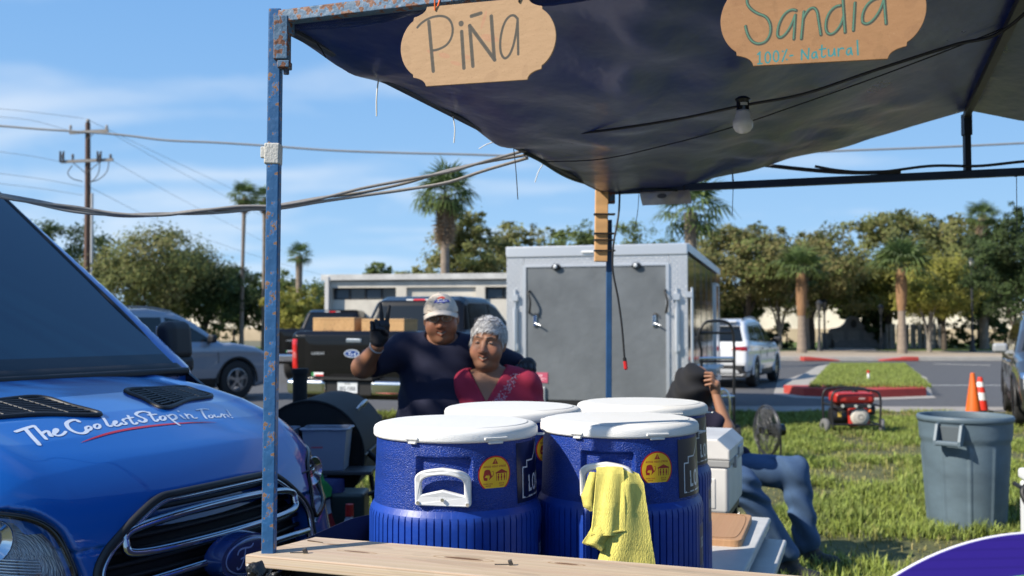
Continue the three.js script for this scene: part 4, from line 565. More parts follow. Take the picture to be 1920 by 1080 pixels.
  const HR = { palm: [[[0.462, 1.3, -0.02], [0.452, 1.306, 0.055], 0.032, 0.036], [[0.43, 1.3, 0.02], [0.43, 1.3, 0.06], 0.026, 0.028]], fingers: [[[0.418, 1.302, 0.068, 0.0125], [0.413, 1.282, 0.108, 0.0115], [0.411, 1.246, 0.118, 0.01]], [[0.438, 1.306, 0.074, 0.013], [0.436, 1.286, 0.118, 0.012], [0.434, 1.244, 0.126, 0.01]], [[0.46, 1.306, 0.072, 0.013], [0.462, 1.284, 0.115, 0.0115], [0.458, 1.246, 0.12, 0.01]], [[0.478, 1.3, 0.062, 0.012], [0.483, 1.278, 0.098, 0.0105], [0.478, 1.25, 0.104, 0.0095]], [[0.42, 1.296, 0.03, 0.013], [0.395, 1.292, 0.062, 0.0115], [0.388, 1.278, 0.088, 0.01]]] };
  part('glove', meshField(handField(HR), ...handBounds(HR), 0.0045), glove, t);
  // cap
  const capMat = mat([0.55, 0.48, 0.4], 0.85, { bumpMap: T.bump, bumpScale: 0.001 });
  const cap = part('cap', meshField((x, y, z) => { let d = sdEll(x, y, z, [0, 0.034, -0.012], [0.091, 0.104, 0.108]); d = Math.max(d, -(d + 0.005)); return smax(d, 0.034 - y + 0.0 * z, 0.004); }, [-0.11, 0.0, -0.14], [0.11, 0.16, 0.12], 0.0045).applyMatrix4(head.m), capMat, t);
  part('peak', slab((u, v) => { const a = mix(-1.25, 1.25, u), r = mix(0.093, 0.162, v), x = Math.sin(a) * mix(0.09, 0.088, v), z = -0.01 + Math.cos(a) * r * (0.72 + 0.28 * Math.cos(a)); return V(x, 0.05 - 0.022 * v - 0.028 * (x / 0.09) ** 2, z + 0.004); }, 24, 8, 0.004).applyMatrix4(head.m), capMat, cap);
  part('button', [ball(0.008, 0, 0.139, -0.012, [1, 0.6, 1], 10).applyMatrix4(head.m)], capMat, cap);
  const logo = canvasTex(256, 160, (c) => { c.clearRect(0, 0, 256, 160); c.fillStyle = '#2a3c8c'; c.fill(new Path2D('M20 110L40 70L70 62L80 90L100 66L130 62L150 84L170 70L215 74L236 112L180 104L150 120L120 104L80 118L60 104Z')); c.fillStyle = '#c23a2a'; c.fill(new Path2D('M70 58C90 20 150 14 176 50L150 58L126 44Z')); c.strokeStyle = '#f2eee6'; c.lineWidth = 6; c.stroke(new Path2D('M60 92L200 90')); });
  part('emblem', grid((u, v) => { const x = (u - 0.5) * 0.1 + 0.012, y = mix(0.07, 0.13, v); const k = 1 - (x / 0.0925) ** 2 - ((y - 0.034) / 0.1055) ** 2; return V(x, y, -0.012 + 0.1096 * Math.sqrt(Math.max(0.01, k)) + 0.0008); }, 12, 8).applyMatrix4(head.m), mat(0xffffff, 0.8, { map: logo, transparent: true, alphaTest: 0.5 }), cap);
  part('hair', meshField((x, y, z) => { let d = sdEll(x, y, z, [0, 0.02, -0.02], [0.0845, 0.1, 0.1]) + 0.003 * (noise3(x * 120, y * 120, z * 120) - 0.5); d = smax(d, y - 0.04, 0.01); d = smax(d, -0.05 - y, 0.02); return smax(d, z - 0.012 - (y > 0.0 ? 0.012 : 0), 0.01); }, [-0.1, -0.08, -0.14], [0.1, 0.06, 0.05], 0.005).applyMatrix4(head.m), mat([0.35, 0.34, 0.33], 0.9), t);
  const gl = part('glasses', [...[-1, 1].flatMap((s) => [new THREE.TorusGeometry(0.021, 0.002, 6, 28).scale(1.12, 0.78, 1).rotateY(s * 0.16).translate(s * 0.033, 0.008, 0.1005), rod([s * 0.055, 0.014, 0.094], [s * 0.084, 0.012, 0.0], 0.0014, 6)]), rod([-0.011, 0.013, 0.105], [0.011, 0.013, 0.105], 0.0014, 6)].map((g) => g.applyMatrix4(head.m)), mat([0.3, 0.28, 0.25], 0.3, { metalness: 0.8 }), t);
  for (const s of [-1, 1]) part('lens', [new THREE.CircleGeometry(0.021, 24).scale(1.12, 0.78, 1).rotateY(s * 0.16).translate(s * 0.033, 0.008, 0.1005).applyMatrix4(head.m)], phys([0.95, 0.95, 0.95], 0.02, { transmission: 1, thickness: 0 }), gl);
}
{ // the woman in pink
  const t = thing('person', 'smiling grey-haired woman in a crimson embroidered top under his arm', 'person', [(915 - 960) / FPX * 5.1, 0, -5.1]);
  const head = spaceOf([0.0, 1.408, 0.03], [0.02, -0.22, -0.05]), hf = headField(1.12), skin = [0.31, 0.155, 0.095], sc = skinC(skin), plain = () => skin;
  const torso = (x, y, z) => { let d = sdEll(x, y, z, [0.045, 1.08, -0.01], [0.18, 0.2, 0.125]); d = smin(d, sdEll(x, y, z, [0.045, 1.03, 0.07], [0.17, 0.1, 0.1]), 0.08); d = smin(d, sdEll(x, y, z, [0.045, 0.86, 0.01], [0.21, 0.18, 0.16]), 0.1); return smin(d, sdCap(x, y, z, [-0.1, 1.215, -0.01], [0.18, 1.215, -0.01], 0.06, 0.062), 0.07); };
  const AL = [[-0.11, 1.2, -0.01], [-0.17, 0.98, -0.03]], AR = [[0.195, 1.195, -0.01], [0.245, 0.93, 0.01]];
  const arms = limbs([[...AL, 0.055, 0.05], [AL[1], [-0.15, 0.78, 0.1], 0.045, 0.03], [...AR, 0.06, 0.052], [AR[1], [0.19, 0.77, 0.16], 0.046, 0.03]], 0.03);
  const legs = limbs([[[-0.05, 0.8, 0], [-0.06, 0.44, 0.02], 0.09, 0.062], [[-0.06, 0.44, 0.02], [-0.06, 0.05, -0.02], 0.06, 0.04], [[0.13, 0.8, 0], [0.14, 0.44, 0.02], 0.09, 0.062], [[0.14, 0.44, 0.02], [0.14, 0.05, -0.02], 0.06, 0.04], [[-0.06, 0.04, -0.03], [-0.07, 0.03, 0.13], 0.038, 0.028], [[0.14, 0.04, -0.03], [0.15, 0.03, 0.13], 0.038, 0.028]], 0.03);
  const neck = (x, y, z) => sdCap(x, y, z, [0.02, 1.19, -0.02], [0.0, 1.34, 0.012], 0.056, 0.052);
  const hg = meshField((x, y, z) => smin(hf(x, y, z), sdCap(x, y, z, [0, -0.11, -0.02], [0, -0.19, -0.03], 0.054, 0.056), 0.03), [-0.11, -0.19, -0.13], [0.11, 0.14, 0.13], 0.0036, sc); hg.applyMatrix4(head.m);
  const HL = { palm: [[[-0.15, 0.77, 0.1], [-0.14, 0.71, 0.13], 0.028, 0.03]], fingers: [0, 1, 2, 3].map((i) => [[-0.155 + i * 0.012, 0.69, 0.135, 0.009], [-0.155 + i * 0.012, 0.66, 0.15, 0.008], [-0.153 + i * 0.012, 0.635, 0.148, 0.007]]).concat([[[-0.125, 0.74, 0.13, 0.01], [-0.11, 0.71, 0.15, 0.009]]]) };
  const HR = { palm: [[[0.19, 0.77, 0.16], [0.17, 0.72, 0.2], 0.028, 0.03]], fingers: [0, 1, 2, 3].map((i) => [[0.15 + i * 0.012, 0.7, 0.21, 0.009], [0.15 + i * 0.012, 0.67, 0.225, 0.008], [0.151 + i * 0.012, 0.645, 0.222, 0.007]]).concat([[[0.145, 0.745, 0.2, 0.01], [0.13, 0.715, 0.215, 0.009]]]) };
  const b = part('body', mergeC([meshField((x, y, z) => smin(smin(smin(torso(x, y, z), arms(x, y, z), 0.04), legs(x, y, z), 0.05), neck(x, y, z), 0.03), [-0.32, 0, -0.28], [0.36, 1.37, 0.32], 0.014, plain), hg, meshField(handField(HL), ...handBounds(HL), 0.006, plain), meshField(handField(HR), ...handBounds(HR), 0.006, plain)]), skinMat, t);
  addFace(b, head, mat([0.1, 0.08, 0.07], 0.8));
  const slv = limbs([[AL[0], [-0.155, 1.03, -0.02], 0.062, 0.062], [AR[0], [0.232, 1.0, 0.005], 0.068, 0.068]], 0.03), trs = limbs([[[-0.05, 0.8, 0], [-0.06, 0.44, 0.02], 0.1, 0.076], [[-0.06, 0.44, 0.02], [-0.06, 0.07, -0.02], 0.075, 0.06], [[0.13, 0.8, 0], [0.14, 0.44, 0.02], 0.1, 0.076], [[0.14, 0.44, 0.02], [0.14, 0.07, -0.02], 0.075, 0.06]], 0.03);
  const topField = (x, y, z) => { let d = smin(torso(x, y, z), slv(x, y, z), 0.04); d -= 0.012 + folds(x, y, z, 0.005); const vx = x + 0.005; d = smax(d, -smax(smax(Math.abs(vx) * 1.0 - (y - 1.125) * 0.58, -(z + 0.0), 0.02), y - 1.4, 0.01), 0.008); d = smax(d, -sdEll(x, y, z, [0.0, 1.31, 0], [0.085, 0.09, 0.1]), 0.012); return smax(d, 0.72 - y, 0.01); };
  const top = part('blouse', meshField(topField, [-0.3, 0.7, -0.28], [0.36, 1.33, 0.3], 0.011), mat([0.34, 0.016, 0.05], 0.85, { bumpMap: T.bump, bumpScale: 0.001 }), t);
  { const r = RNG(31), sp = []; for (let i = 0; i < 210; i++) { const k = r(), s = r() < 0.62 ? 1 : -1, x = s > 0 ? 0.01 + k * 0.13 + (r() - 0.5) * 0.045 : -0.03 - k * 0.1 + (r() - 0.5) * 0.03, y = s > 0 ? 1.06 + k * 0.19 + (r() - 0.5) * 0.035 : 1.06 - k * 0.07 + (r() - 0.5) * 0.06, h = hitField(topField, V(x, y, 0.4), V(0, 0, -1), 0.7); if (h) sp.push(new THREE.OctahedronGeometry(0.0024 + r() * 0.0026).translate(h.x, h.y, h.z + 0.001)); } tag(part('sequins', sp, mat([0.6, 0.42, 0.5], 0.25, { metalness: 0.4 }), top), null, null, null, 'stuff'); }
  part('skirt', meshField((x, y, z) => smax(smin(trs(x, y, z), sdEll(x, y, z, [0.045, 0.82, 0], [0.2, 0.14, 0.155]), 0.05), y - 0.86, 0.01), [-0.22, 0.03, -0.22], [0.32, 0.95, 0.22], 0.017), mat([0.02, 0.02, 0.025], 0.9), t).name = 'trousers';
  for (const s of [-0.06, 0.14]) part('shoe', meshField((x, y, z) => smax(sdCap(x, y, z, [s, 0.045, -0.04], [s + 0.005, 0.035, 0.15], 0.045, 0.036), 0.004 - y, 0.01), [s - 0.08, -0.01, -0.12], [s + 0.08, 0.11, 0.21], 0.01), M.rubber, t);
  const hairField = (x, y, z) => { let d = sdEll(x, y, z, [0, 0.034, -0.018], [0.09, 0.108, 0.108]) + 0.012 * (noise3(x * 42, y * 34, z * 34) - 0.5); const line = 0.066 - 0.9 * Math.max(0, Math.abs(x) - 0.045) - 0.1 * Math.max(0, -x); d = smax(d, -smax(y - line, -(z - 0.02), 0.012), 0.01); return smax(d, -0.05 - y, 0.02); };
  const hr = part('hair', meshField(hairField, [-0.13, -0.07, -0.15], [0.13, 0.17, 0.12], 0.006).applyMatrix4(head.m), mat([0.3, 0.29, 0.29], 0.85), t);
  { const r = RNG(91), pos = [], col = [], idx = []; for (let n = 0; n < 2600; n++) { const a = r() * 6.283, b = Math.acos(1 - r() * 1.45), d = V(Math.sin(b) * Math.sin(a), Math.cos(b), Math.sin(b) * Math.cos(a)), h = hitField(hairField, V(d.x * 0.2, 0.034 + d.y * 0.2, -0.018 + d.z * 0.2), d.clone().negate(), 0.3); if (!h || h.distanceTo(V(0, 0.034, -0.018)) < 0.07) continue; const nrm = gradOf(hairField, h.x, h.y, h.z), sw = V(-0.5 + 0.5 * r(), -0.5 * r() - (h.y < 0.06 ? 0.7 : 0), h.z > 0.02 ? 0.35 : -0.4 - 0.4 * r()); sw.addScaledVector(nrm, -sw.dot(nrm)).normalize(); const sd = sw.clone().cross(nrm).multiplyScalar(0.0011 + 0.0008 * r()), L = 0.018 + 0.022 * r(), g = 0.3 + 0.42 * r(), q = pos.length / 3; for (let k = 0; k < 4; k++) { const f = k / 3, c = h.clone().addScaledVector(sw, L * f).addScaledVector(nrm, 0.001 + 0.007 * Math.sin(f * 2.6) * (0.4 + r() * 0.15)), w = 1 - 0.8 * f; pos.push(c.x - sd.x * w, c.y - sd.y * w, c.z - sd.z * w, c.x + sd.x * w, c.y + sd.y * w, c.z + sd.z * w); col.push(g, g * 0.985, g * 0.97, g, g * 0.985, g * 0.97); if (k) { const o = q + k * 2; idx.push(o - 2, o - 1, o, o - 1, o + 1, o); } } } const g = new THREE.BufferGeometry(); g.setAttribute('position', new THREE.Float32BufferAttribute(pos, 3)); g.setAttribute('color', new THREE.Float32BufferAttribute(col, 3)); g.setIndex(idx); g.computeVertexNormals(); tag(part('hair_strands', g.applyMatrix4(head.m), mat(0xffffff, 0.6, { vertexColors: true, side: THREE.DoubleSide }), hr), null, null, null, 'stuff'); }
  const g2 = part('glasses', [...[-1, 1].map((s) => new THREE.TorusGeometry(0.021, 0.0018, 6, 24).scale(1.1, 0.7, 1).rotateX(-0.95).translate(s * 0.036, 0.128, 0.058)), rod([-0.06, 0.124, 0.05], [-0.09, 0.07, -0.03], 0.0018, 6), rod([0.06, 0.124, 0.05], [0.09, 0.07, -0.03], 0.0018, 6)].map((g) => g.applyMatrix4(head.m)), mat([0.03, 0.03, 0.04], 0.3), t);
}
{ // seated person in a black hood, turned to the right
  const D = 6.3, k = FPX / D, t = thing('person', 'seated person in black hood and blue jeans shielding the face with one hand', 'person', [(1300 - 960) / k, 0, -D]);
  const q = (px, py, z = 0) => { const d = D - z; return [(px - 960) / FPX * d - (1300 - 960) / k, 1.5 + (612 - py) / FPX * d, z]; }, skin = [0.33, 0.165, 0.1], plain = () => skin;
  const head = spaceOf([0.02, 1.125, 0], [0.25, 1.15, 0]), hf = headField(1);
  const hip = [0.1, 0.58, 0.0], kA = q(1486, 882, 0.05), aA = q(1508, 1012, 0.08), kB = q(1388, 902, 0.5), aB = q(1468, 1030, 0.42), elbow = q(1362, 803, 0.2), wrist = q(1341, 738, 0.14), sh = [-0.02, 0.95, 0.15], shB = [-0.06, 0.95, -0.15];
  const torso = (x, y, z) => smin(sdCap(x, y, z, [0.0, 0.9, 0], [0.08, 0.56, 0], 0.13, 0.145), sdCap(x, y, z, sh, shB, 0.07, 0.07), 0.08);
  const arms = limbs([[sh, elbow, 0.05, 0.043], [elbow, wrist, 0.043, 0.027], [shB, [0.16, 0.74, -0.16], 0.05, 0.042], [[0.16, 0.74, -0.16], [0.33, 0.68, -0.05], 0.04, 0.027]], 0.02);
  const legs = limbs([[[0.1, 0.56, 0.09], kB, 0.085, 0.06], [kB, aB, 0.058, 0.04], [[0.1, 0.58, -0.08], kA, 0.085, 0.06], [kA, aA, 0.058, 0.04]], 0.03);
  const hg = meshField((x, y, z) => smin(hf(x, y, z), sdCap(x, y, z, [0, -0.11, -0.02], [0, -0.19, -0.03], 0.052, 0.056), 0.03), [-0.11, -0.19, -0.13], [0.11, 0.14, 0.13], 0.005, skinC(skin)); hg.applyMatrix4(head.m);
  const w = wrist, H = { palm: [[w, [w[0] - 0.012, w[1] + 0.05, w[2] + 0.005], 0.026, 0.03], [[w[0] + 0.008, w[1] + 0.02, w[2]], [w[0] + 0.004, w[1] + 0.062, w[2] + 0.01], 0.02, 0.022]], fingers: [[[w[0] - 0.01, w[1] + 0.06, w[2] + 0.022, 0.011], [w[0] - 0.035, w[1] + 0.088, w[2] + 0.03, 0.01], [w[0] - 0.07, w[1] + 0.082, w[2] + 0.015, 0.008]], [[w[0] - 0.006, w[1] + 0.072, w[2] + 0.008, 0.011], [w[0] - 0.03, w[1] + 0.108, w[2] + 0.012, 0.01], [w[0] - 0.066, w[1] + 0.108, w[2] + 0.0, 0.008]], [[w[0], w[1] + 0.078, w[2] - 0.006, 0.011], [w[0] - 0.022, w[1] + 0.124, w[2] - 0.006, 0.01], [w[0] - 0.06, w[1] + 0.128, w[2] - 0.014, 0.008]], [[w[0] - 0.014, w[1] + 0.045, w[2] + 0.028, 0.0105], [w[0] - 0.038, w[1] + 0.062, w[2] + 0.042, 0.0095], [w[0] - 0.068, w[1] + 0.056, w[2] + 0.03, 0.0075]], [[w[0] + 0.012, w[1] + 0.04, w[2] - 0.012, 0.012], [w[0] - 0.006, w[1] + 0.07, w[2] - 0.036, 0.01], [w[0] - 0.03, w[1] + 0.085, w[2] - 0.04, 0.009]]] };
  part('body', mergeC([meshField((x, y, z) => smin(smin(smin(torso(x, y, z), arms(x, y, z), 0.04), legs(x, y, z), 0.04), sdCap(x, y, z, [-0.02, 0.95, 0], [0.01, 1.06, 0], 0.055, 0.05), 0.03), [-0.3, 0, -0.3], [0.98, 1.09, 0.66], 0.014, plain), hg, meshField(handField(H), ...handBounds(H), 0.004, plain)]), skinMat, t);
  const cloth = mat([0.009, 0.009, 0.011], 0.88, { bumpMap: T.bump, bumpScale: 0.001 });
  part('hood', meshField((x, y, z) => { let d = sdEll(x, y, z, [-0.005, 1.135, 0.005], [0.122, 0.128, 0.118]); d = smin(d, sdCap(x, y, z, [-0.02, 1.05, 0.02], [-0.11, 0.97, 0.08], 0.1, 0.07), 0.06); d = smin(d, sdCap(x, y, z, [0.0, 1.02, 0.02], [0.03, 0.9, 0.08], 0.1, 0.09), 0.06); d = smin(d, sdCap(x, y, z, [-0.04, 1.08, 0.05], [-0.17, 1.0, 0.1], 0.095, 0.05), 0.06); d -= folds(x, y, z, 0.016); const o = sdEll(x, y, z, [0.155, 1.09, -0.05], [0.09, 0.1, 0.09]); return smax(d, -o, 0.02); }, [-0.3, 0.78, -0.22], [0.24, 1.32, 0.28], 0.011), cloth, t);
  const slv = limbs([[sh, mid3(sh, elbow, 0.62), 0.058, 0.058], [shB, [0.16, 0.74, -0.16], 0.056, 0.052], [[0.16, 0.74, -0.16], [0.31, 0.69, -0.07], 0.05, 0.042]], 0.02), trs = limbs([[[0.1, 0.56, 0.09], kB, 0.1, 0.086], [kB, aB, 0.084, 0.074], [[0.1, 0.585, -0.08], kA, 0.118, 0.09], [kA, aA, 0.086, 0.076]], 0.045);
  part('jumper', meshField((x, y, z) => { let d = smin(torso(x, y, z), slv(x, y, z), 0.05); return d - 0.013 - folds(x, y, z, 0.006); }, [-0.3, 0.34, -0.32], [0.45, 1.12, 0.36], 0.013), mat([0.012, 0.01, 0.03], 0.88), t);
  const denim = mat([0.055, 0.11, 0.22], 0.9, { map: rep(T.mottle, 1), bumpMap: T.bump, bumpScale: 0.001 });
  part('jeans', boxUV(meshField((x, y, z) => { let d = trs(x, y, z); d = smin(d, sdCap(x, y, z, [0.08, 0.56, 0.06], [0.08, 0.56, -0.06], 0.135, 0.135), 0.06); d -= folds(x, y, z, 0.012); d = smax(d, 0.085 - y + (x > 0.55 ? -0.0 : 0), 0.01); return d; }, [-0.14, 0.06, -0.26], [0.86, 0.78, 0.66], 0.012)), denim, t);
  for (const a of [aA, aB]) { const dz = a === aB ? 0.09 : 0.05, tip = [a[0] + 0.15, 0.05, a[2] + dz], sh2 = part('shoe', meshField((x, y, z) => smax(smin(sdCap(x, y, z, [a[0] - 0.02, 0.06, a[2]], tip, 0.058, 0.044), sdCap(x, y, z, [a[0], a[1], a[2]], [a[0] + 0.04, 0.08, a[2] + 0.01], 0.056, 0.05), 0.03), 0.006 - y, 0.01), [a[0] - 0.1, -0.01, a[2] - 0.09], [a[0] + 0.24, 0.24, a[2] + 0.18], 0.009), mat([0.012, 0.012, 0.013], 0.6), t);
    for (let i = 0; i < 3; i++) part('stripe', [box(0.012, 0.05, 0.004, a[0] + 0.035 + i * 0.026, 0.07 - i * 0.006, a[2] + 0.044 + i * 0.008, [-0.35, 0, 0.35])], M.white, sh2);
    part('sole', [rbox(0.2, 0.022, 0.09, 0.01, a[0] + 0.065, 0.013, a[2] + dz * 0.5, [0, -dz * 3, 0])], mat([0.4, 0.4, 0.4], 0.7), sh2); }
  const c = thing('camp_chair', 'dark folding chair under the seated person in jeans', 'chair', [t.position.x + 0.06, 0, -D]);
  part('seat', [rbox(0.44, 0.03, 0.44, 0.012, 0, 0.415, 0)], mat([0.02, 0.02, 0.025], 0.8), c); part('backrest', [rbox(0.025, 0.34, 0.42, 0.01, -0.25, 0.72, 0, [0, 0, 0.12])], mat([0.02, 0.02, 0.025], 0.8), c);
  for (const z of [-0.2, 0.2]) { part('leg', [rod([-0.2, 0, z], [0.18, 0.37, z], 0.01)], M.steel, c); part('leg', [rod([0.2, 0, z], [-0.27, 0.88, z], 0.01)], M.steel, c); }
}
function mid3(a, b, k) { return a.map((v, i) => mix(v, b[i], k)); }
// ---------------------------------------------------------------- the blue van
const blue = phys([0.004, 0.095, 0.4], 0.3, { clearcoat: 1, clearcoatRoughness: 0.04, map: rep(T.mottle, 0.4), specularIntensity: 0.6 });
blue.map = null;
{
  const E0 = [-0.855, -3.1], yaw = yawTo(Math.sin(66 * Math.PI / 180), -Math.cos(66 * Math.PI / 180));
  const van = thing('van', 'bright blue van with white script across its bonnet and chrome grille', 'van', [E0[0], 0, E0[1]], yaw);
  const H = lerpTable([[-1.6, 1.37], [-1.3, 1.352], [-0.95, 1.316], [-0.63, 1.27], [-0.44, 1.226], [-0.3, 1.177], [-0.18, 1.118], [-0.08, 1.05], [0, 0.985], [0.3, 0.7]]);
  const bow = (z) => 0.05 * (z / 0.45) ** 2 + 0.1 * Math.max(0, Math.abs(z) - 0.5);
  const Fr = (y, z) => 0.0 + 0.24 * (0.8 - y) - bow(z) + (y < 0.62 ? 0.05 : 0) * sstep(0.62, 0.56, y);
  const hw = (x, y) => 0.93 - 0.1 * sstep(0.75, 1.35, y) - 0.08 * sstep(-0.75, 0.0, x);
  const hood = (x, z) => H(x + 0.06 * (z / 0.8) ** 2) - 0.05 * Math.pow(Math.abs(z) / 0.8, 4) + 0.016 * Math.exp(-(((Math.abs(z) - 0.6 + (x + 0.5) * 0.1) / 0.06) ** 2)) * sstep(-0.05, -0.35, x);
  const front = (x, y, z) => { let d = smax((y - hood(x, z)) * 0.95, (x - Fr(y, z)) * 0.95, 0.13); d = smax(d, Math.abs(z) - hw(x, y), 0.2); d = smax(d, 0.32 - y, 0.08); return d; };
  const grilleC = (y, z) => { const w = 0.47 - 0.16 * Math.max(0, y - 0.86) / 0.12, yy = y - 0.84; return sdRect(z * 0.47 / Math.max(0.3, w), yy, 0.47, 0.165 - 0.012 * (z / 0.47) ** 2, 0.09); };
  const lampC = (y, z) => sdRect(Math.abs(z) - 0.69 - (y - 0.93) * 0.25, y - 0.93 - (Math.abs(z) - 0.69) * 0.22, 0.155, 0.105, 0.06);
  const cut = (x, y, z) => { let d = front(x, y, z); d = smax(d, -smax(grilleC(y, z), -(x - Fr(y, z) + 0.075), 0.01), 0.012); d = smax(d, -smax(lampC(y, z), -(x - Fr(y, z) + 0.06 + 0.5 * Math.max(0, Math.abs(z) - 0.6)), 0.01), 0.012); d = smax(d, -smax(Math.abs(Math.abs(y - 0.902 + 0.0) - 0.0) - 0.003, smax(Math.abs(Math.abs(z) - 0.53) - 0.1, -x - 0.3, 0.01), 0.002), 0.004); return d; };
  const wheelCut = (x, y, z) => { let d = cut(x, y, z); d = smax(d, x < -0.02 ? -9 : -9, 0.01); return smax(d, -(smax(Math.hypot(x + 0.72, y - 0.34) - 0.4, 0.62 - Math.abs(z), 0.02)), 0.02); };
  const body = part('body', meshField(wheelCut, [-1.06, 0.3, -1.0], [0.14, 1.42, 1.0], 0.0105), blue, van);
  // cab and load box
  const prof = [[-0.98, 0.35], [-0.98, 1.31], [-1.52, 1.74], [-2.1, 2.2], [-2.5, 2.54], [-2.85, 2.85], [-3.2, 2.92], [-5.4, 2.9], [-5.45, 0.35]];
  const cab = (x, y, z) => smax(sdPoly(x, y, prof) - 0.02, Math.abs(z) - (0.95 - 0.17 * sstep(1.2, 2.4, y)), 0.12);
  part('cab', meshField((x, y, z) => smax(cab(x, y, z), -(smax(Math.hypot(x + 4.1, y - 0.34) - 0.4, 0.62 - Math.abs(z), 0.02)), 0.02), [-5.6, 0.28, -1.05], [-0.9, 3.02, 1.05], 0.045), blue, van);
  const fromFront = (a, b) => V(0.6, b, a);
  const windscreen = part('windscreen', panel(cab, fromFront, [-1, -0.02, 0], [[-0.795, 1.325], [0.795, 1.325], [0.7, 2.2], [-0.7, 2.2]], 40, 40, 0.006), phys([0.002, 0.016, 0.035], 0.03, { ior: 1.55, clearcoat: 0.35, clearcoatRoughness: 0.02 }), van);
  part('dark_band', panel(cab, fromFront, [-1, -0.02, 0], [[-0.79, 1.33], [0.79, 1.33], [0.775, 1.41], [-0.775, 1.41]], 30, 4, 0.008), M.blackGloss, windscreen);
  part('seal', [[-0.795, 1.32, -0.7, 2.2], [0.795, 1.32, 0.7, 2.2]].map(([a, b, c, d]) => tube([0, 0.25, 0.5, 0.75, 1].map((k) => { const h = hitField(cab, V(0.6, mix(b, d, k), mix(a, c, k)), V(-1, -0.02, 0).normalize()); return h.addScaledVector(gradOf(cab, h.x, h.y, h.z), 0.004); }), 0.009, 8, 40)), M.black, windscreen);
  part('cowl', [panel(cab, fromFront, [-1, 0, 0], [[-0.84, 1.29], [0.84, 1.29], [0.82, 1.345], [-0.82, 1.345]], 40, 4, 0.02, 0.02), rbox(0.12, 0.03, 1.66, 0.012, -0.985, 1.312, 0)], M.black, van);
  part('wiper', [tube([[-0.985, 1.335, 0.5], [-1.01, 1.352, 0.1], [-1.02, 1.36, -0.4]], 0.008, 6, 20), tube([[-0.985, 1.335, -0.1], [-1.01, 1.35, -0.4], [-1.015, 1.355, -0.7]], 0.008, 6, 20)], M.black, van);
  for (const s of [-1, 1]) {
    const m = part('mirror', [rbox(0.11, 0.19, 0.16, 0.045, -1.28, 1.43, s * 1.115, [0, 0, 0.1], 4), rbox(0.12, 0.09, 0.18, 0.035, -1.28, 1.325, s * 1.11, [0, 0, 0], 4), rbox(0.09, 0.05, 0.26, 0.02, -1.26, 1.335, s * 0.95)], mat([0.018, 0.018, 0.02], 0.55), van);
    part('mirror_glass', [rbox(0.006, 0.13, 0.12, 0.002, -1.334, 1.435, s * 1.115)], M.chrome, m);
    part('quarter_trim', [extrude([[-1.34, 1.3], [-0.86, 1.245], [-1.36, 1.56]], 0.012, 0.003).translate(0, 0, s > 0 ? 0.842 : -0.854)], M.blackGloss, van);
    part('side_window', panel(cab, (a, b) => V(a, b, s * 1.4), [0, 0, -s], [[-2.3, 1.36], [-1.4, 1.36], [-1.95, 2.02], [-2.3, 2.02]], 12, 10, 0.006), M.glassDark, van);
    // bonnet vents
    const vh = (x, z) => V(x, 0, z), top = (x, z) => { const h = hitField(front, V(x, 1.9, z), V(0, -1, 0)); return h ?? V(x, hood(x, z), z); };
    const q = [[-0.425, 0.135], [-0.535, 0.505], [-0.655, 0.5], [-0.635, 0.18]].map(([x, z]) => [x, s * z]), at = (u, v, e) => { const x = mix(mix(q[0][0], q[1][0], u), mix(q[3][0], q[2][0], u), v), z = mix(mix(q[0][1], q[1][1], u), mix(q[3][1], q[2][1], u), v), h = top(x, z); return h.addScaledVector(gradOf(front, h.x, h.y, h.z, 0.01), e); };
    const fr = part('bonnet_vent', tube([[0, 0], [0.5, 0], [1, 0], [1, 0.5], [1, 1], [0.5, 1], [0, 1], [0, 0.5]].flatMap(([u, v]) => [at(u, v, 0.003)]), 0.009, 8, 120, true), mat([0.012, 0.012, 0.014], 0.5), van);
    part('vent_bed', grid((u, v) => at(s > 0 ? u : u, v, 0.0022), 24, 12), mat([0.003, 0.003, 0.003], 0.9, { side: THREE.DoubleSide }), fr);
    for (let i = 1; i < 9; i++) part('louvre', tube([0.03, 0.35, 0.65, 0.97].map((u) => at(u, i / 9, 0.005)), 0.0042, 6, 16), mat([0.016, 0.016, 0.018], 0.45), fr);
    for (const u of [0.25, 0.5, 0.75]) part('rib', tube([0.03, 0.5, 0.97].map((v) => at(u, v, 0.007)), 0.0032, 6, 12), mat([0.02, 0.02, 0.022], 0.45), fr);
    // headlamp
    const lampPts = (e) => { const out = []; for (let i = 0; i < 40; i++) { const a = i / 40 * 2 * Math.PI, c = Math.cos(a), sn = Math.sin(a), k = 1 / Math.pow(Math.abs(c) ** 4 + Math.abs(sn) ** 4, 0.25), zz = 0.69 + 0.147 * c * k, yy = 0.93 + 0.1 * sn * k; out.push([yy + (zz - 0.69) * 0.22, zz + (yy - 0.93) * 0.25]); } return out; };
    const onFront = (y, z, e) => { const h = hitField(front, V(0.5, y, z), V(-1, 0, 0)) ?? V(-0.3, y, z); return h.addScaledVector(gradOf(front, h.x, h.y, h.z, 0.01), e); };
    const hl = part('headlamp', [tube(lampPts().map(([y, z]) => onFront(y, s * z, -0.004)), 0.009, 8, 160, true)], M.blackGloss, van);
    const fan = (e, m, name, k = 0.97) => { const P2 = lampPts(), g = grid((u, v) => { const f = u * 40, i = Math.floor(f) % 40, j = (i + 1) % 40, y = mix(P2[i][0], P2[j][0], f - Math.floor(f)), z = mix(P2[i][1], P2[j][1], f - Math.floor(f)); return onFront(mix(0.93, y, v * k), s * mix(0.69, z, v * k), e); }, 40, 6); g.computeVertexNormals(); return part(name, g, m, hl); };
    fan(-0.05, mat([0.28, 0.29, 0.31], 0.28, { metalness: 0.7, bumpMap: rep(T.scratch, 6, 1), bumpScale: 0.004, side: THREE.DoubleSide }), 'reflector');
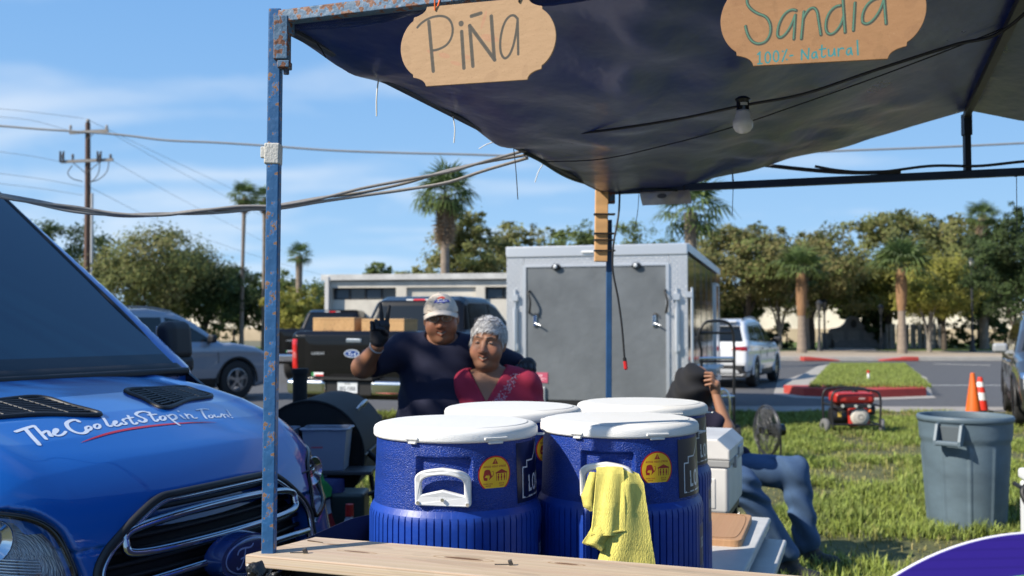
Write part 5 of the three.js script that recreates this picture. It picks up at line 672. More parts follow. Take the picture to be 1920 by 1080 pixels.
    fan(0.002, phys([1, 1, 1], 0.03, { transmission: 1, thickness: 0, side: THREE.DoubleSide }), 'lens', 1.0);
    const ctr = onFront(0.965, s * 0.71, -0.04); part('projector', [lathe([[0.02, 0], [0.045, 0.02], [0.055, 0.035], [0.05, 0.035], [0.03, 0.01]], 24).rotateZ(-Math.PI / 2).translate(ctr.x, ctr.y, ctr.z), ball(0.03, ctr.x + 0.005, ctr.y, ctr.z)], M.chrome, hl);
    for (let i = 0; i < 7; i++) part('lamp_ridge', tube([0.6, 0.66, 0.72, 0.78].map((z) => onFront(0.868 + i * 0.0 + (z - 0.69) * 0.22 + i * 0.0075, s * z, -0.035)), 0.0025, 5, 12), M.chrome, hl);
  }
  // grille: dark slats behind, chrome surround, the long loop, two lower bars, oval badge on its housing
  const gx = (y, z, e = 0) => V(Fr(y, z) + e, y, z), line = (pts, r, m, name, parent, closed = false, seg = 120) => part(name, tube(pts, r, 10, seg, closed), m, parent);
  const gr = part('grille', panel(front, fromFront, [-1, 0, 0], [[-0.5, 0.66], [0.5, 0.66], [0.44, 1.03], [-0.44, 1.03]], 20, 6, -0.066), mat([0.004, 0.004, 0.005], 0.7), van);
  const chrome = mat([0.42, 0.46, 0.52], 0.1, { metalness: 1 });
  for (let i = 0; i < 9; i++) { const y = 0.7 + i * 0.034, w = 0.455 - Math.max(0, y - 0.9) * 1.1; part('slat', tube([-1, -0.5, 0, 0.5, 1].map((k) => gx(y, k * w, -0.045)), 0.008, 6, 40), mat([0.014, 0.014, 0.016], 0.5), gr); }
  const ringPts = []; for (let i = 0; i < 64; i++) { const a = i / 64 * 2 * Math.PI, c = Math.cos(a), sn = Math.sin(a); let lo = 0, hi = 0.8; for (let k = 0; k < 24; k++) { const m = (lo + hi) / 2; (grilleC(0.84 + m * sn, m * c) < -0.006 ? (lo = m) : (hi = m)); } ringPts.push(gx(0.84 + lo * sn, lo * c, 0.004)); }
  line(ringPts, 0.0075, chrome, 'surround', gr, true, 240); line(ringPts.map((p) => V(Fr(0.84 + (p.y - 0.84) * 1.06, p.z * 1.03) + 0.001, 0.84 + (p.y - 0.84) * 1.075, p.z * 1.03)), 0.013, M.black, 'gasket', gr, true, 240);
  const loop = []; for (let i = 0; i < 56; i++) { const a = i / 56 * 2 * Math.PI, c = Math.cos(a), sn = Math.sin(a), k = 1 / Math.pow(Math.abs(c) ** 7 + Math.abs(sn) ** 3, 0.16), z = 0.385 * clamp(c * k, -1, 1), y = 0.912 + 0.046 * clamp(sn * k, -1, 1) - 0.012 * (z / 0.4) ** 2; loop.push(gx(y, z, 0.0)); }
  { const g = tube(loop, 0.014, 10, 200, true); part('chrome_loop', g, chrome, gr); }
  for (const [y, w] of [[0.8, 0.44], [0.725, 0.44]]) { part('chrome_bar', [tube([-1, -0.75, -0.4, 0, 0.4, 0.75, 1].map((k) => gx(y - 0.014 * k * k, k * w, 0.0)), 0.0125, 10, 80), ...[-1, 1].map((k) => tube([gx(y - 0.014, k * w, 0), gx(y - 0.04, k * (w + 0.008), -0.002), gx(y - 0.066, k * (w - 0.004), -0.01)], 0.01, 8, 20))], chrome, gr); }
  const bx = Fr(0.79, 0), pod = part('badge_housing', [cyl(0.07, 0.075, 0.06, 0, 0, 0, [0, 0, 0], 48).rotateZ(-Math.PI / 2).scale(1, 0.92, 1.75).translate(bx + 0.02, 0.8, 0)], phys([0.01, 0.035, 0.16], 0.25, { clearcoat: 1, clearcoatRoughness: 0.05 }), gr);
  const badgeTex = canvasTex(512, 256, (c) => { const g = c.createRadialGradient(256, 110, 20, 256, 128, 280); g.addColorStop(0, '#1b3f8f'); g.addColorStop(1, '#0c2052'); c.fillStyle = '#12265a'; c.fillRect(0, 0, 512, 256); c.strokeStyle = '#7c8fc0'; c.lineWidth = 9; c.beginPath(); c.ellipse(256, 128, 232, 108, 0, 0, 7); c.stroke();
    for (const d of ['M120 96C128 66 170 64 214 70C244 74 264 70 276 56M196 72C186 112 172 152 150 182C138 196 118 192 118 178M150 128C176 122 206 124 226 116', 'M236 138C218 138 212 176 232 178C254 178 260 138 238 138C250 150 266 146 274 138', 'M282 136C284 150 276 166 272 180M280 150C290 138 304 134 312 142', 'M378 138C346 128 332 172 350 180C370 180 392 120 400 74C384 110 372 160 384 180C394 182 404 170 412 160']) stroke(c, d, 11, '#9fb0da', 0.95); });
  part('badge', [new THREE.SphereGeometry(0.066, 40, 20).scale(0.25, 0.9, 1.72).translate(bx + 0.047, 0.8, 0)].map((g) => { const p = g.attributes.position, uv = g.attributes.uv; for (let i = 0; i < p.count; i++) uv.setXY(i, 0.5 - p.getZ(i) / 0.232, 0.5 + (p.getY(i) - 0.8) / 0.122); return g; }), phys(0xffffff, 0.25, { map: badgeTex, clearcoat: 1 }), pod);
  part('bumper', [rbox(0.16, 0.24, 1.6, 0.06, -0.06, 0.47, 0, [0, 0, 0], 4)], M.black, van);
  part('bonnet_line', [tube([-0.8, -0.62, -0.5].map((z) => { const h = hitField(front, V(0.5, 0.972 - (Math.abs(z) - 0.5) * 0.0, z), V(-1, 0, 0)); return h.addScaledVector(gradOf(front, h.x, h.y, h.z), 0.0005); }), 0.0035, 6, 20)], M.black, van);
  for (const x of [-0.72, -4.1]) for (const s of [-1, 1]) { const w = part('wheel', [lathe([[0.2, -0.1], [0.33, -0.11], [0.345, -0.08], [0.345, 0.08], [0.33, 0.11], [0.2, 0.1]], 32).rotateX(Math.PI / 2).translate(x, 0.345, s * 0.8)], M.rubber, van); part('rim', [cyl(0.2, 0.2, 0.16, x, 0.345, s * 0.82, [Math.PI / 2, 0, 0], 24)], M.steel, w); }
  // the script on the bonnet: measured stroke by stroke, then laid out in the bonnet's own coordinates (metres across, metres back)
  {
    const inv = van.matrix.clone().compose(van.position, van.quaternion, van.scale).invert(), toHood = (zx, zy) => { const o = V(0, CAM_H, 0), far = P(zx / 4, 720 + zy / 4, 3).sub(o).normalize(), a = o.clone().applyMatrix4(inv), d = far.transformDirection(inv), h = hitField(front, a.addScaledVector(d, 1.2), d, 6); return h; };
    const words = [['M120 360C150 350 200 330 252 318M188 336C220 380 260 420 292 456', 15], ['M258 320C285 350 320 390 346 416M318 372C345 350 362 350 368 372C372 388 380 398 388 392', 12], ['M390 380C420 375 440 350 425 340C405 335 396 370 412 386C440 396 470 392 492 360', 11],
      ['M590 285C570 262 510 275 497 300C500 340 560 372 612 374C640 374 655 360 655 345', 15], ['M650 325C635 330 640 352 662 352C688 348 690 324 668 320C655 320 650 325 650 325', 10], ['M715 308C700 312 704 336 728 338C754 334 756 308 734 304C722 304 715 308 715 308', 10], ['M742 240C760 236 780 262 800 300C808 318 822 326 838 316', 11], ['M842 306C866 304 882 288 868 280C850 280 846 306 866 318C884 320 900 312 912 296', 10], ['M930 266C916 268 918 282 936 288C954 296 950 310 924 306', 10], ['M958 240C972 266 988 296 1004 304C1016 306 1024 300 1028 292M944 262L996 254', 10],
      ['M1108 216C1080 204 1030 208 1018 228C1024 250 1080 252 1094 272C1094 292 1056 294 1044 278', 13], ['M1118 214C1130 240 1146 266 1162 282C1174 286 1182 278 1186 268M1110 236L1170 230', 10], ['M1208 246C1192 250 1198 274 1222 276C1246 270 1246 246 1222 242', 10], ['M1252 238C1276 262 1308 290 1344 310M1262 244C1286 222 1312 232 1322 250C1326 268 1300 272 1286 268', 10],
      ['M1350 236C1366 246 1372 260 1390 264M1334 206L1338 209', 8], ['M1384 226C1398 240 1408 256 1414 264M1398 238C1418 222 1434 236 1446 254C1452 262 1466 262 1476 256', 8],
      ['M1474 198C1500 190 1530 188 1558 192M1508 194C1516 216 1530 244 1548 262', 9], ['M1572 238C1560 240 1566 258 1584 258C1602 254 1600 236 1582 234', 7], ['M1606 232C1610 252 1626 260 1636 244C1642 256 1662 258 1658 226', 7], ['M1664 226C1676 236 1684 250 1688 256M1674 236C1690 222 1704 234 1716 250', 7], ['M1700 196C1712 214 1722 230 1728 240M1738 254L1742 256', 8]];
    const red = 'M600 446C720 390 860 350 1010 326C1200 300 1420 286 1640 290C1440 292 1210 310 1016 340C870 362 740 400 600 446';
    const W = 1024, Hh = 256, z0 = 0.52, z1 = -0.42, x0 = -0.47, x1 = -0.25;              // canvas: right is towards -z, down is towards the front
    const map2 = (d) => { const num = d.match(/[A-Z]|-?\d+(\.\d+)?/g); let out = '', i = 0; while (i < num.length) { if (/[A-Z]/.test(num[i])) { out += num[i++]; continue; } const h = toHood(+num[i], +num[i + 1]); out += ` ${((h.z - z0) / (z1 - z0) * W).toFixed(1)} ${((h.x - x0) / (x1 - x0) * Hh).toFixed(1)}`; i += 2; } return out; };
    const tex = canvasTex(W, Hh, (c) => { c.clearRect(0, 0, W, Hh); c.fillStyle = '#b3202a'; c.fill(new Path2D(map2(red))); for (const [d, w] of words) stroke(c, map2(d), w * 0.95, '#c6cfdd'); });
    part('script', grid((u, v) => { const z = mix(z0, z1, u), x = mix(x1, x0, v), h = hitField(front, V(x, 1.8, z), V(0, -1, 0)); return h.addScaledVector(gradOf(front, h.x, h.y, h.z, 0.01), 0.0016); }, 90, 24), mat(0xffffff, 0.35, { map: tex, transparent: true, alphaTest: 0.35 }), van);
  }
}

// ---------------------------------------------------------------- cars in the lot
const tyre = (r, w) => lathe([[r * 0.62, -w / 2], [r * 0.93, -w / 2], [r, -w * 0.36], [r, w * 0.36], [r * 0.93, w / 2], [r * 0.62, w / 2]], 28).rotateX(Math.PI / 2);
function rimGeo(r, w) { const g = [lathe([[r * 0.55, w * 0.5], [r * 0.66, w * 0.5], [r * 0.66, -w * 0.3], [r * 0.5, -w * 0.3]], 28).rotateX(Math.PI / 2), cyl(r * 0.16, r * 0.16, w * 0.5, 0, 0, w * 0.2, [Math.PI / 2, 0, 0], 14)]; for (let i = 0; i < 5; i++) for (const o of [-0.12, 0.12]) { const a = i / 5 * 2 * Math.PI + o; g.push(box(r * 0.08, r * 0.52, w * 0.2, 0, r * 0.36, w * 0.34).rotateZ(a)); } return merge(g); }
function makeSUV(o) {
  const t = thing('parked_car', o.label, 'car', o.pos, o.yaw), L = 2.33, m = phys(o.colour, 0.32, { clearcoat: 1, clearcoatRoughness: 0.05, metalness: o.metal ?? 0.2 });
  const lower = [[-2.3, 0.32], [-2.33, 0.62], [-2.29, 0.95], [-2.2, 1.12], [-1.3, 1.09], [0.75, 1.03], [1.3, 1.06], [1.85, 0.98], [2.2, 0.83], [2.32, 0.6], [2.28, 0.3], [1.9, 0.24], [-2.0, 0.26]];
  const upper = [[-2.22, 1.02], [-2.02, 1.4], [-1.78, 1.6], [-1.4, 1.67], [-0.4, 1.7], [0.15, 1.63], [0.55, 1.44], [1.1, 1.06], [0.8, 0.9], [-2.0, 0.9]], wx = [1.42, -1.36], R = 0.37;
  const f = (x, y, z) => { const az = Math.abs(z); let d = smax(sdPoly(x, y, lower) - 0.02, az - (0.925 - 0.05 * sstep(1.2, 2.3, Math.abs(x)) - 0.05 * sstep(0.62, 0.3, y) + 0.012 * Math.exp(-(((y - 0.9) / 0.05) ** 2))), 0.12); d = smin(d, smax(sdPoly(x, y, upper) - 0.015, az - (0.88 - 0.3 * Math.max(0, y - 1.02)), 0.12), 0.05); for (const w of wx) d = smax(d, -smax(Math.hypot(x - w, y - 0.36) - 0.43, 0.55 - az, 0.02), 0.02); return d; };
  part('body', meshField(f, [-2.42, 0.18, -1.02], [2.42, 1.78, 1.02], 0.034), m, t);
  const side = (s) => (a, b) => V(a, b, s * 1.4), glass = o.clear ? phys([0.02, 0.03, 0.035], 0.03, { specularIntensity: 1 }) : M.glassDark;
  for (const s of [-1, 1]) {
    part('window', panel(f, side(s), [0, 0, -s], [[-1.0, 1.12], [-0.12, 1.1], [-0.16, 1.55], [-0.95, 1.55]], 10, 8, 0.006), glass, t); part('window', panel(f, side(s), [0, 0, -s], [[-0.05, 1.1], [0.92, 1.1], [0.22, 1.5], [-0.08, 1.55]], 10, 8, 0.006), glass, t); part('window', panel(f, side(s), [0, 0, -s], [[-1.85, 1.16], [-1.07, 1.13], [-1.02, 1.53], [-1.6, 1.5]], 8, 8, 0.006), glass, t);
    part('sill_trim', panel(f, side(s), [0, 0, -s], [[-0.9, 0.26], [0.95, 0.26], [0.95, 0.42], [-0.9, 0.42]], 16, 3, 0.008), M.black, t);
    for (const x of [-0.75, 0.28]) part('door_handle', [rbox(0.2, 0.028, 0.03, 0.01, x, 0.94, s * 0.935)], o.handle ?? M.black, t);
    for (const x of [-1.03, -0.1, 0.95]) part('door_gap', tube([1.08, 0.9, 0.7, 0.45].map((y) => { const h = hitField(f, V(x - (x > 0.5 ? (1.08 - y) * -0.1 : 0), y, s * 1.4), V(0, 0, -s)); return h.addScaledVector(V(0, 0, s), -0.001); }), 0.005, 4, 16), M.black, t);
    const mi = part('mirror', [rbox(0.13, 0.15, 0.22, 0.05, 0.78, 1.16, s * 1.05, [0, 0, 0], 3), box(0.06, 0.05, 0.12, 0.8, 1.1, s * 0.92)], o.mirror ?? M.black, t);
    part('tail_lamp', panel(f, (a, b) => V(-3, b, a), [1, 0, 0], s > 0 ? [[0.48, 0.93], [0.86, 0.9], [0.87, 1.02], [0.5, 1.0]] : [[-0.86, 0.9], [-0.48, 0.93], [-0.5, 1.0], [-0.87, 1.02]], 8, 4, 0.012, 0.01), phys([0.25, 0.008, 0.01], 0.15, { clearcoat: 1 }), t);
    part('head_lamp', panel(f, (a, b) => V(3, b, a), [-1, 0, 0], s > 0 ? [[0.45, 0.72], [0.85, 0.74], [0.86, 0.84], [0.5, 0.8]] : [[-0.85, 0.74], [-0.45, 0.72], [-0.5, 0.8], [-0.86, 0.84]], 8, 4, 0.012, 0.01), M.chrome, t);
    for (const w of wx) { const wh = part('wheel', tyre(R, 0.235).translate(w, R, s * 0.8), M.rubber, t); part('rim', rimGeo(R, 0.22).rotateY(s > 0 ? 0 : Math.PI).translate(w, R, s * 0.8), mat([0.5, 0.51, 0.53], 0.3, { metalness: 0.9 }), wh); part('arch', [new THREE.TorusGeometry(0.44, 0.028, 6, 28, Math.PI * 1.06).rotateZ(-0.09).translate(w, 0.36, s * 0.905)], o.arch ?? M.black, t); }
    part('roof_rail', [tube([[-1.6, 1.665, s * 0.6], [-1.3, 1.71, s * 0.62], [-0.4, 1.735, s * 0.63], [0.1, 1.665, s * 0.62]], 0.016, 6, 24)], mat([0.3, 0.3, 0.32], 0.3, { metalness: 0.8 }), t);
  }
  part('rear_window', panel(f, (a, b) => V(-3, b, a), [1, 0, 0], [[-0.74, 1.13], [0.74, 1.13], [0.62, 1.5], [-0.62, 1.5]], 14, 10, 0.006), M.glassDark, t);
  part('windscreen', panel(f, (a, b) => V(3, b, a), [-1, 0, 0], [[-0.76, 1.12], [0.76, 1.12], [0.62, 1.52], [-0.62, 1.52]], 14, 10, 0.006), M.glassDark, t);
  part('rear_bumper', panel(f, (a, b) => V(-3, b, a), [1, 0, 0], [[-0.88, 0.3], [0.88, 0.3], [0.89, 0.56], [-0.89, 0.56]], 20, 4, 0.012, 0.01), mat([0.02, 0.02, 0.022], 0.6), t);
  part('skid_plate', panel(f, (a, b) => V(-3, b, a), [1, 0, 0], [[-0.68, 0.36], [0.68, 0.36], [0.62, 0.47], [-0.62, 0.47]], 16, 3, 0.022, 0.01), mat([0.45, 0.46, 0.47], 0.4), t);
  part('spoiler', [rbox(0.2, 0.04, 1.1, 0.016, -1.9, 1.63, 0, [0, 0, 0.2])], m, t);
  return t;
}
makeSUV({ label: 'silver grey SUV parked beyond the blue van', colour: [0.24, 0.28, 0.34], metal: 0.25, clear: true, pos: (() => { const w = P(440, 720, 20.6); return [w.x - 1.42 * 0.72 - 0.8 * 0.69, 0, w.z + 1.42 * 0.69 - 0.8 * 0.72]; })(), yaw: yawTo(0.72, 0.69) }).scale.y = 1.08;
makeSUV({ label: 'white SUV seen from behind, right of the cargo trailer', colour: [0.62, 0.63, 0.65], metal: 0, pos: (() => { const c = P(1404, 730, 24.4); return [c.x + 2.3 * 0.42 - 0.9, 0, c.z - 2.3 * 0.907]; })(), yaw: yawTo(0.42, 0.907), arch: mat([0.6, 0.61, 0.63], 0.4) });
makeSUV({ label: 'dark grey car with silver mirror, cut off by the right edge', colour: [0.06, 0.062, 0.064], metal: 0.4, pos: (() => { const c = P(1990, 740, 14.2); return [c.x + 1.2, 0, c.z - 1.9]; })(), yaw: yawTo(-0.4, -0.92), mirror: mat([0.3, 0.31, 0.32], 0.3), handle: M.chrome });
let truck;
{ // black pickup
  const h = [0.33, 0.944], tail = [-2.22, 14.0], t = truck = thing('pickup_truck', 'black pickup truck with cardboard boxes in its open bed', 'pickup truck', [tail[0] + h[0] * 2.9, 0, -(tail[1] + h[1] * 2.9)], yawTo(...h));
  const m = phys([0.005, 0.005, 0.006], 0.22, { clearcoat: 0.6, clearcoatRoughness: 0.04, specularIntensity: 0.2 });
  const lower = [[-2.9, 0.5], [-2.92, 1.36], [-2.86, 1.42], [-1.0, 1.4], [1.2, 1.32], [2.5, 1.26], [2.85, 1.1], [2.9, 0.5]], upper = [[-0.98, 1.3], [-0.95, 1.42], [-0.72, 1.9], [-0.5, 1.97], [0.4, 1.97], [0.8, 1.86], [1.55, 1.3]];
  const f = (x, y, z) => { const az = Math.abs(z); let d = smax(sdPoly(x, y, lower) - 0.02, az - (1.0 - 0.03 * sstep(0.8, 0.5, y)), 0.1); d = smax(d, -smax(smax(Math.abs(x + 1.93) - 0.88, az - 0.82, 0.02), 0.82 - y, 0.02), 0.03); d = smin(d, smax(sdPoly(x, y, upper) - 0.02, az - (0.93 - 0.28 * Math.max(0, y - 1.35)), 0.14), 0.03); for (const w of [1.85, -1.75]) d = smax(d, -smax(Math.hypot(x - w, y - 0.42) - 0.5, 0.6 - az, 0.02), 0.02); return d; };
  part('body', meshField(f, [-3.02, 0.42, -1.1], [3.02, 2.08, 1.1], 0.034), m, t);
  const back = (a, b) => V(-3.6, b, a);
  part('rear_window', panel(f, (a, b) => V(-2.0, b, a), [1, 0, 0], [[-0.72, 1.44], [0.72, 1.44], [0.63, 1.83], [-0.63, 1.83]], 14, 8, 0.006), M.glassDark, t);
  const gate = part('tailgate', panel(f, back, [1, 0, 0], [[-0.76, 0.76], [0.76, 0.76], [0.76, 1.37], [-0.76, 1.37]], 20, 8, 0.012, 0.012), m, t);
  part('gate_handle', [rbox(0.03, 0.06, 0.24, 0.012, -2.955, 1.3, 0.03)], mat([0.35, 0.38, 0.42], 0.2, { metalness: 0.8 }), gate);
  const oval = canvasTex(256, 128, (c) => { c.fillStyle = '#c9d2dc'; c.fillRect(0, 0, 256, 128); c.fillStyle = '#1d3d7c'; c.beginPath(); c.ellipse(128, 64, 116, 52, 0, 0, 7); c.fill(); for (const d of ['M62 46C70 32 100 36 118 34M100 36C94 60 84 80 72 92M78 62L112 58', 'M122 70C112 72 112 90 122 90C134 88 132 70 122 70', 'M142 70L138 90M142 76C148 70 154 70 158 72', 'M188 68C172 64 166 86 176 90C188 88 196 60 198 40C192 60 188 80 192 92']) stroke(c, d, 6, '#dfe6f0'); });
  part('badge', [cyl(0.09, 0.09, 0.03, 0, 0, 0, [0, 0, 0], 40).rotateZ(Math.PI / 2).scale(1, 0.62, 1.3).translate(-2.95, 1.12, 0.0)].map((g) => { const p = g.attributes.position, uv = g.attributes.uv; for (let i = 0; i < p.count; i++) uv.setXY(i, 0.5 + p.getZ(i) / 0.236, 0.5 + (p.getY(i) - 1.12) / 0.114); return g; }), mat(0xffffff, 0.25, { map: oval }), gate);
  part('lettering', [grid((u, v) => V(-2.962, mix(1.09, 1.15, v), mix(-0.66, -0.36, u)), 1, 1)], mat(0xffffff, 0.3, { map: canvasTex(256, 64, (c) => { c.clearRect(0, 0, 256, 64); c.fillStyle = '#8f959c'; c.font = 'bold 54px sans-serif'; c.fillText('LARIAT', 14, 52); }), transparent: true, alphaTest: 0.4, side: THREE.DoubleSide }), gate);
  part('sticker', [grid((u, v) => V(-2.958, mix(0.8, 0.85, v), mix(-0.64, -0.45, u)), 1, 1)], mat(0xffffff, 0.6, { map: canvasTex(128, 48, (c) => { c.fillStyle = '#ddd'; c.fillRect(0, 0, 128, 48); c.fillStyle = '#1f7a3a'; c.fillRect(0, 0, 26, 48); c.fillStyle = '#b3302a'; c.fillRect(40, 26, 88, 22); }), side: THREE.DoubleSide }), gate);
  for (const s of [-1, 1]) {
    const tl = part('tail_lamp', panel(f, back, [1, 0, 0], s > 0 ? [[0.875, 0.88], [0.97, 0.88], [0.97, 1.32], [0.885, 1.32]] : [[-0.97, 0.88], [-0.875, 0.88], [-0.885, 1.32], [-0.97, 1.32]], 6, 10, 0.02, 0.016), phys([0.55, 0.012, 0.012], 0.15, { clearcoat: 1 }), t);
    part('reverse_lamp', panel(f, back, [1, 0, 0], s > 0 ? [[0.895, 1.05], [0.95, 1.05], [0.95, 1.14], [0.895, 1.14]] : [[-0.95, 1.05], [-0.895, 1.05], [-0.895, 1.14], [-0.95, 1.14]], 3, 3, 0.026, 0.006), mat([0.5, 0.12, 0.11], 0.2), tl);
    part('side_window', panel(f, (a, b) => V(a, b, s * 1.4), [0, 0, -s], [[-0.72, 1.42], [0.18, 1.4], [0.18, 1.86], [-0.55, 1.86]], 10, 8, 0.006), M.glassDark, t); part('side_window', panel(f, (a, b) => V(a, b, s * 1.4), [0, 0, -s], [[0.27, 1.4], [1.2, 1.38], [0.75, 1.78], [0.3, 1.86]], 10, 8, 0.006), M.glassDark, t);
    for (const w of [1.85, -1.75]) { const wh = part('wheel', tyre(0.42, 0.28).translate(w, 0.42, s * 0.84), M.rubber, t); part('rim', rimGeo(0.42, 0.26).rotateY(s > 0 ? 0 : Math.PI).translate(w, 0.42, s * 0.84), M.steel, wh); }
    part('mirror', [rbox(0.14, 0.22, 0.26, 0.05, 1.05, 1.45, s * 1.16)], M.black, t);
    part('bumper', [rbox(0.2, 0.2, 0.62, 0.05, -3.0, 0.66, s * 0.66, [0, 0, 0.12], 4)], M.chrome, t);
  }
  const pl = part('bumper', [rbox(0.16, 0.22, 0.74, 0.03, -2.98, 0.64, 0), box(0.2, 0.03, 0.8, -3.02, 0.775, 0)], M.black, t);
  part('licence_plate', [rbox(0.012, 0.155, 0.31, 0.004, -3.075, 0.655, 0)].map((g) => { const p = g.attributes.position, uv = g.attributes.uv; for (let i = 0; i < p.count; i++) uv.setXY(i, 0.5 + p.getZ(i) / 0.31, 0.5 + (p.getY(i) - 0.655) / 0.155); return g; }), mat(0xffffff, 0.5, { map: canvasTex(256, 128, (c) => { c.fillStyle = '#cfd4d8'; c.fillRect(0, 0, 256, 128); c.fillStyle = '#2b2f38'; c.textAlign = 'center'; c.font = 'bold 28px sans-serif'; c.fillText('TEXAS', 128, 32); c.font = 'bold 62px sans-serif'; c.save(); c.translate(128, 100); c.scale(0.8, 1); c.fillText('JBG-1308', 0, 0); c.restore(); }) }), pl);
  const bl = part('brake_light', [rbox(0.03, 0.05, 0.2, 0.01, -0.7, 1.915, 0)], phys([0.6, 0.02, 0.02], 0.2, { emissive: lin(0.8, 0.03, 0.03), emissiveIntensity: 0.35 }), t);
  for (const s of [-1, 1]) part('cargo_lamp', [rbox(0.03, 0.05, 0.13, 0.01, -0.7, 1.915, s * 0.167)], mat([0.7, 0.7, 0.7], 0.25), bl);
  part('tow_ball', [cyl(0.016, 0.02, 0.09, -3.2, 0.5, 0), ball(0.028, -3.2, 0.56, 0), box(0.3, 0.05, 0.06, -3.1, 0.45, 0)], M.steel, t);
}
{ const o = copyOf(truck, 'pickup_truck', 'second dark pickup farther back, mostly hidden by the black one', G(566, 27).add(V(0.5, 0, -2.9)), yawTo(0.1, 0.99)); }
{ // boxes in the bed
  const tex = (seed, x0) => canvasTex(256, 256, (c) => { kraft(c, 256, 256, '#c49a68', seed, 14); c.fillStyle = 'rgba(60,40,20,.8)'; c.font = 'italic 26px serif'; c.fillText('Fresh', x0, 70); c.fillStyle = '#a3382a'; for (let i = 0; i < 13; i++) c.fillRect(70 + i * 14, 118 - i * 2.4, 9, 34 + i * 2); c.fillStyle = 'rgba(90,60,30,.4)'; c.fillRect(0, 5, 256, 3); });
  const at = (px, d, y, w, hh, dd, label, seed) => { const g = G(px, d), b = thing('cardboard_box', label, 'cardboard box', [g.x, y, g.z], yawTo(0.957, -0.29), 'cardboard boxes in the pickup bed'); part('carton', [rbox(w, hh, dd, 0.006, 0, hh / 2, 0)], mat(0xffffff, 0.85, { map: tex(seed, 60) }), b); part('flap', [box(w, 0.006, dd * 0.485, 0, hh + 0.004, dd * 0.252, [0.015, 0, 0]), box(w, 0.006, dd * 0.485, 0, hh + 0.004, -dd * 0.252, [-0.015, 0, 0])], mat([0.46, 0.32, 0.18], 0.85), b); };
  at(640, 14.62, 0.832, 0.66, 0.79, 0.5, 'left cardboard box in the pickup bed, half in sunlight', 5); at(731, 14.42, 0.832, 0.66, 0.77, 0.5, 'shaded cardboard box behind the raised hand', 12);
}
{ // cargo trailer
  const a = 15.5 * Math.PI / 180, t = thing('cargo_trailer', 'grey enclosed cargo trailer with bright aluminium corner trim', 'trailer', [2.49, 0, -14.1], yawTo(Math.cos(a), -Math.sin(a)));
  const W = 2.66, B = 0.42, Tp = 2.68, L = 6.7, grey1 = mat([0.165, 0.18, 0.195], 0.42, { map: rep(T.mottle, 0.5), bumpMap: rep(T.bump, 0.6), bumpScale: 0.004 }), side = phys([0.035, 0.038, 0.042], 0.16, { clearcoat: 1, clearcoatRoughness: 0.06 });   // local: x from -W to 0 along the rear face, -z forward
  const dia = mat([0.62, 0.63, 0.65], 0.4, { metalness: 0.75, bumpMap: rep(dataTex(128, (x, y) => { const q = (Math.floor(x * 4) + Math.floor(y * 4)) % 2, u = (x * 4) % 1 - 0.5, v = (y * 4) % 1 - 0.5, k = q ? u + v : u - v, l = q ? u - v : u + v; return grey(Math.abs(k) < 0.1 && Math.abs(l) < 0.42 ? 1 : 0.2); }), 6, 6), bumpScale: 0.012 });
  part('box', [boxUV(box(W - 0.1, Tp - B - 0.12, L - 0.1, -W / 2, (B + Tp) / 2, -L / 2 - 0.05))], mat([0.08, 0.08, 0.085], 0.6), t);
  part('roof', [boxUV(rbox(W, 0.1, L, 0.03, -W / 2, Tp - 0.05, -L / 2))], M.alu, t);
  part('rear_header', [boxUV(rbox(W + 0.004, 0.16, 0.06, 0.012, -W / 2, Tp - 0.08, 0.012))], M.alu, t);
  const trim = part('corner_trim', [boxUV(box(0.26, Tp - B - 0.16, 0.05, -0.13, (Tp - 0.16 + B) / 2, 0))], dia, t); part('corner_trim', [boxUV(box(0.26, Tp - B - 0.16, 0.05, -W + 0.13, (Tp - 0.16 + B) / 2, 0))], dia, t);
  part('header_trim', [boxUV(box(W - 0.53, 0.13, 0.046, -W / 2, Tp - 0.226, 0))], dia, t);
  const D0 = -W + 0.3, D1 = -0.3, door = part('ramp_door', [boxUV(box(D1 - D0, Tp - 0.31 - B, 0.05, (D0 + D1) / 2, (Tp - 0.31 + B) / 2 + 0.01, 0.006))], grey1, t);
  part('door_frame', [box(0.045, Tp - 0.31 - B, 0.075, D0 - 0.02, (Tp - 0.31 + B) / 2 + 0.01, 0.01), box(0.045, Tp - 0.31 - B, 0.075, D1 + 0.02, (Tp - 0.31 + B) / 2 + 0.01, 0.01), box(D1 - D0 + 0.085, 0.03, 0.07, (D0 + D1) / 2, Tp - 0.295, 0.01)], M.alu, t);
  for (let i = 0; i < 14; i++) part('rivet', [ball(0.007, D0 + 0.98, B + 0.25 + i * 0.14, 0.031, [1, 1, 0.4], 8)], grey1, door);
  for (const x of [D0 + 0.46, D1 - 0.42]) { const l = part('door_lamp', [cyl(0.05, 0.058, 0.05, 0, 0, 0, [Math.PI / 2, 0, 0], 20).scale(1.25, 0.85, 1).translate(x, 2.37, 0.055)], M.blackGloss, door); part('lens', [ball(0.032, x - 0.01, 2.375, 0.075, [1, 1, 0.5], 12)], mat([0.6, 0.62, 0.65], 0.15), l); }
  for (const [x, y] of [[D0 + 0.14, 1.58], [D1 - 0.17, 1.58]]) { const l = part('latch', [rbox(0.055, 0.17, 0.03, 0.012, x, y, 0.045)], M.chrome, door); part('lever', [rod([x, y - 0.03, 0.06], [x + 0.1, y - 0.07, 0.1], 0.011)], M.steel, l); part('hasp', [new THREE.TorusGeometry(0.035, 0.008, 6, 16, 3.4).rotateZ(-0.3).translate(x + 0.02, y + 0.07, 0.055)], mat([0.06, 0.05, 0.04], 0.5), l); }
  part('grab_handle', [tube([[D0 + 0.06, 2.02, 0.02], [D0 + 0.05, 2.0, 0.1], [D0 + 0.09, 1.86, 0.14], [D0 + 0.07, 1.72, 0.1], [D0 + 0.045, 1.7, 0.02]], 0.016, 8, 24)], M.black, t);
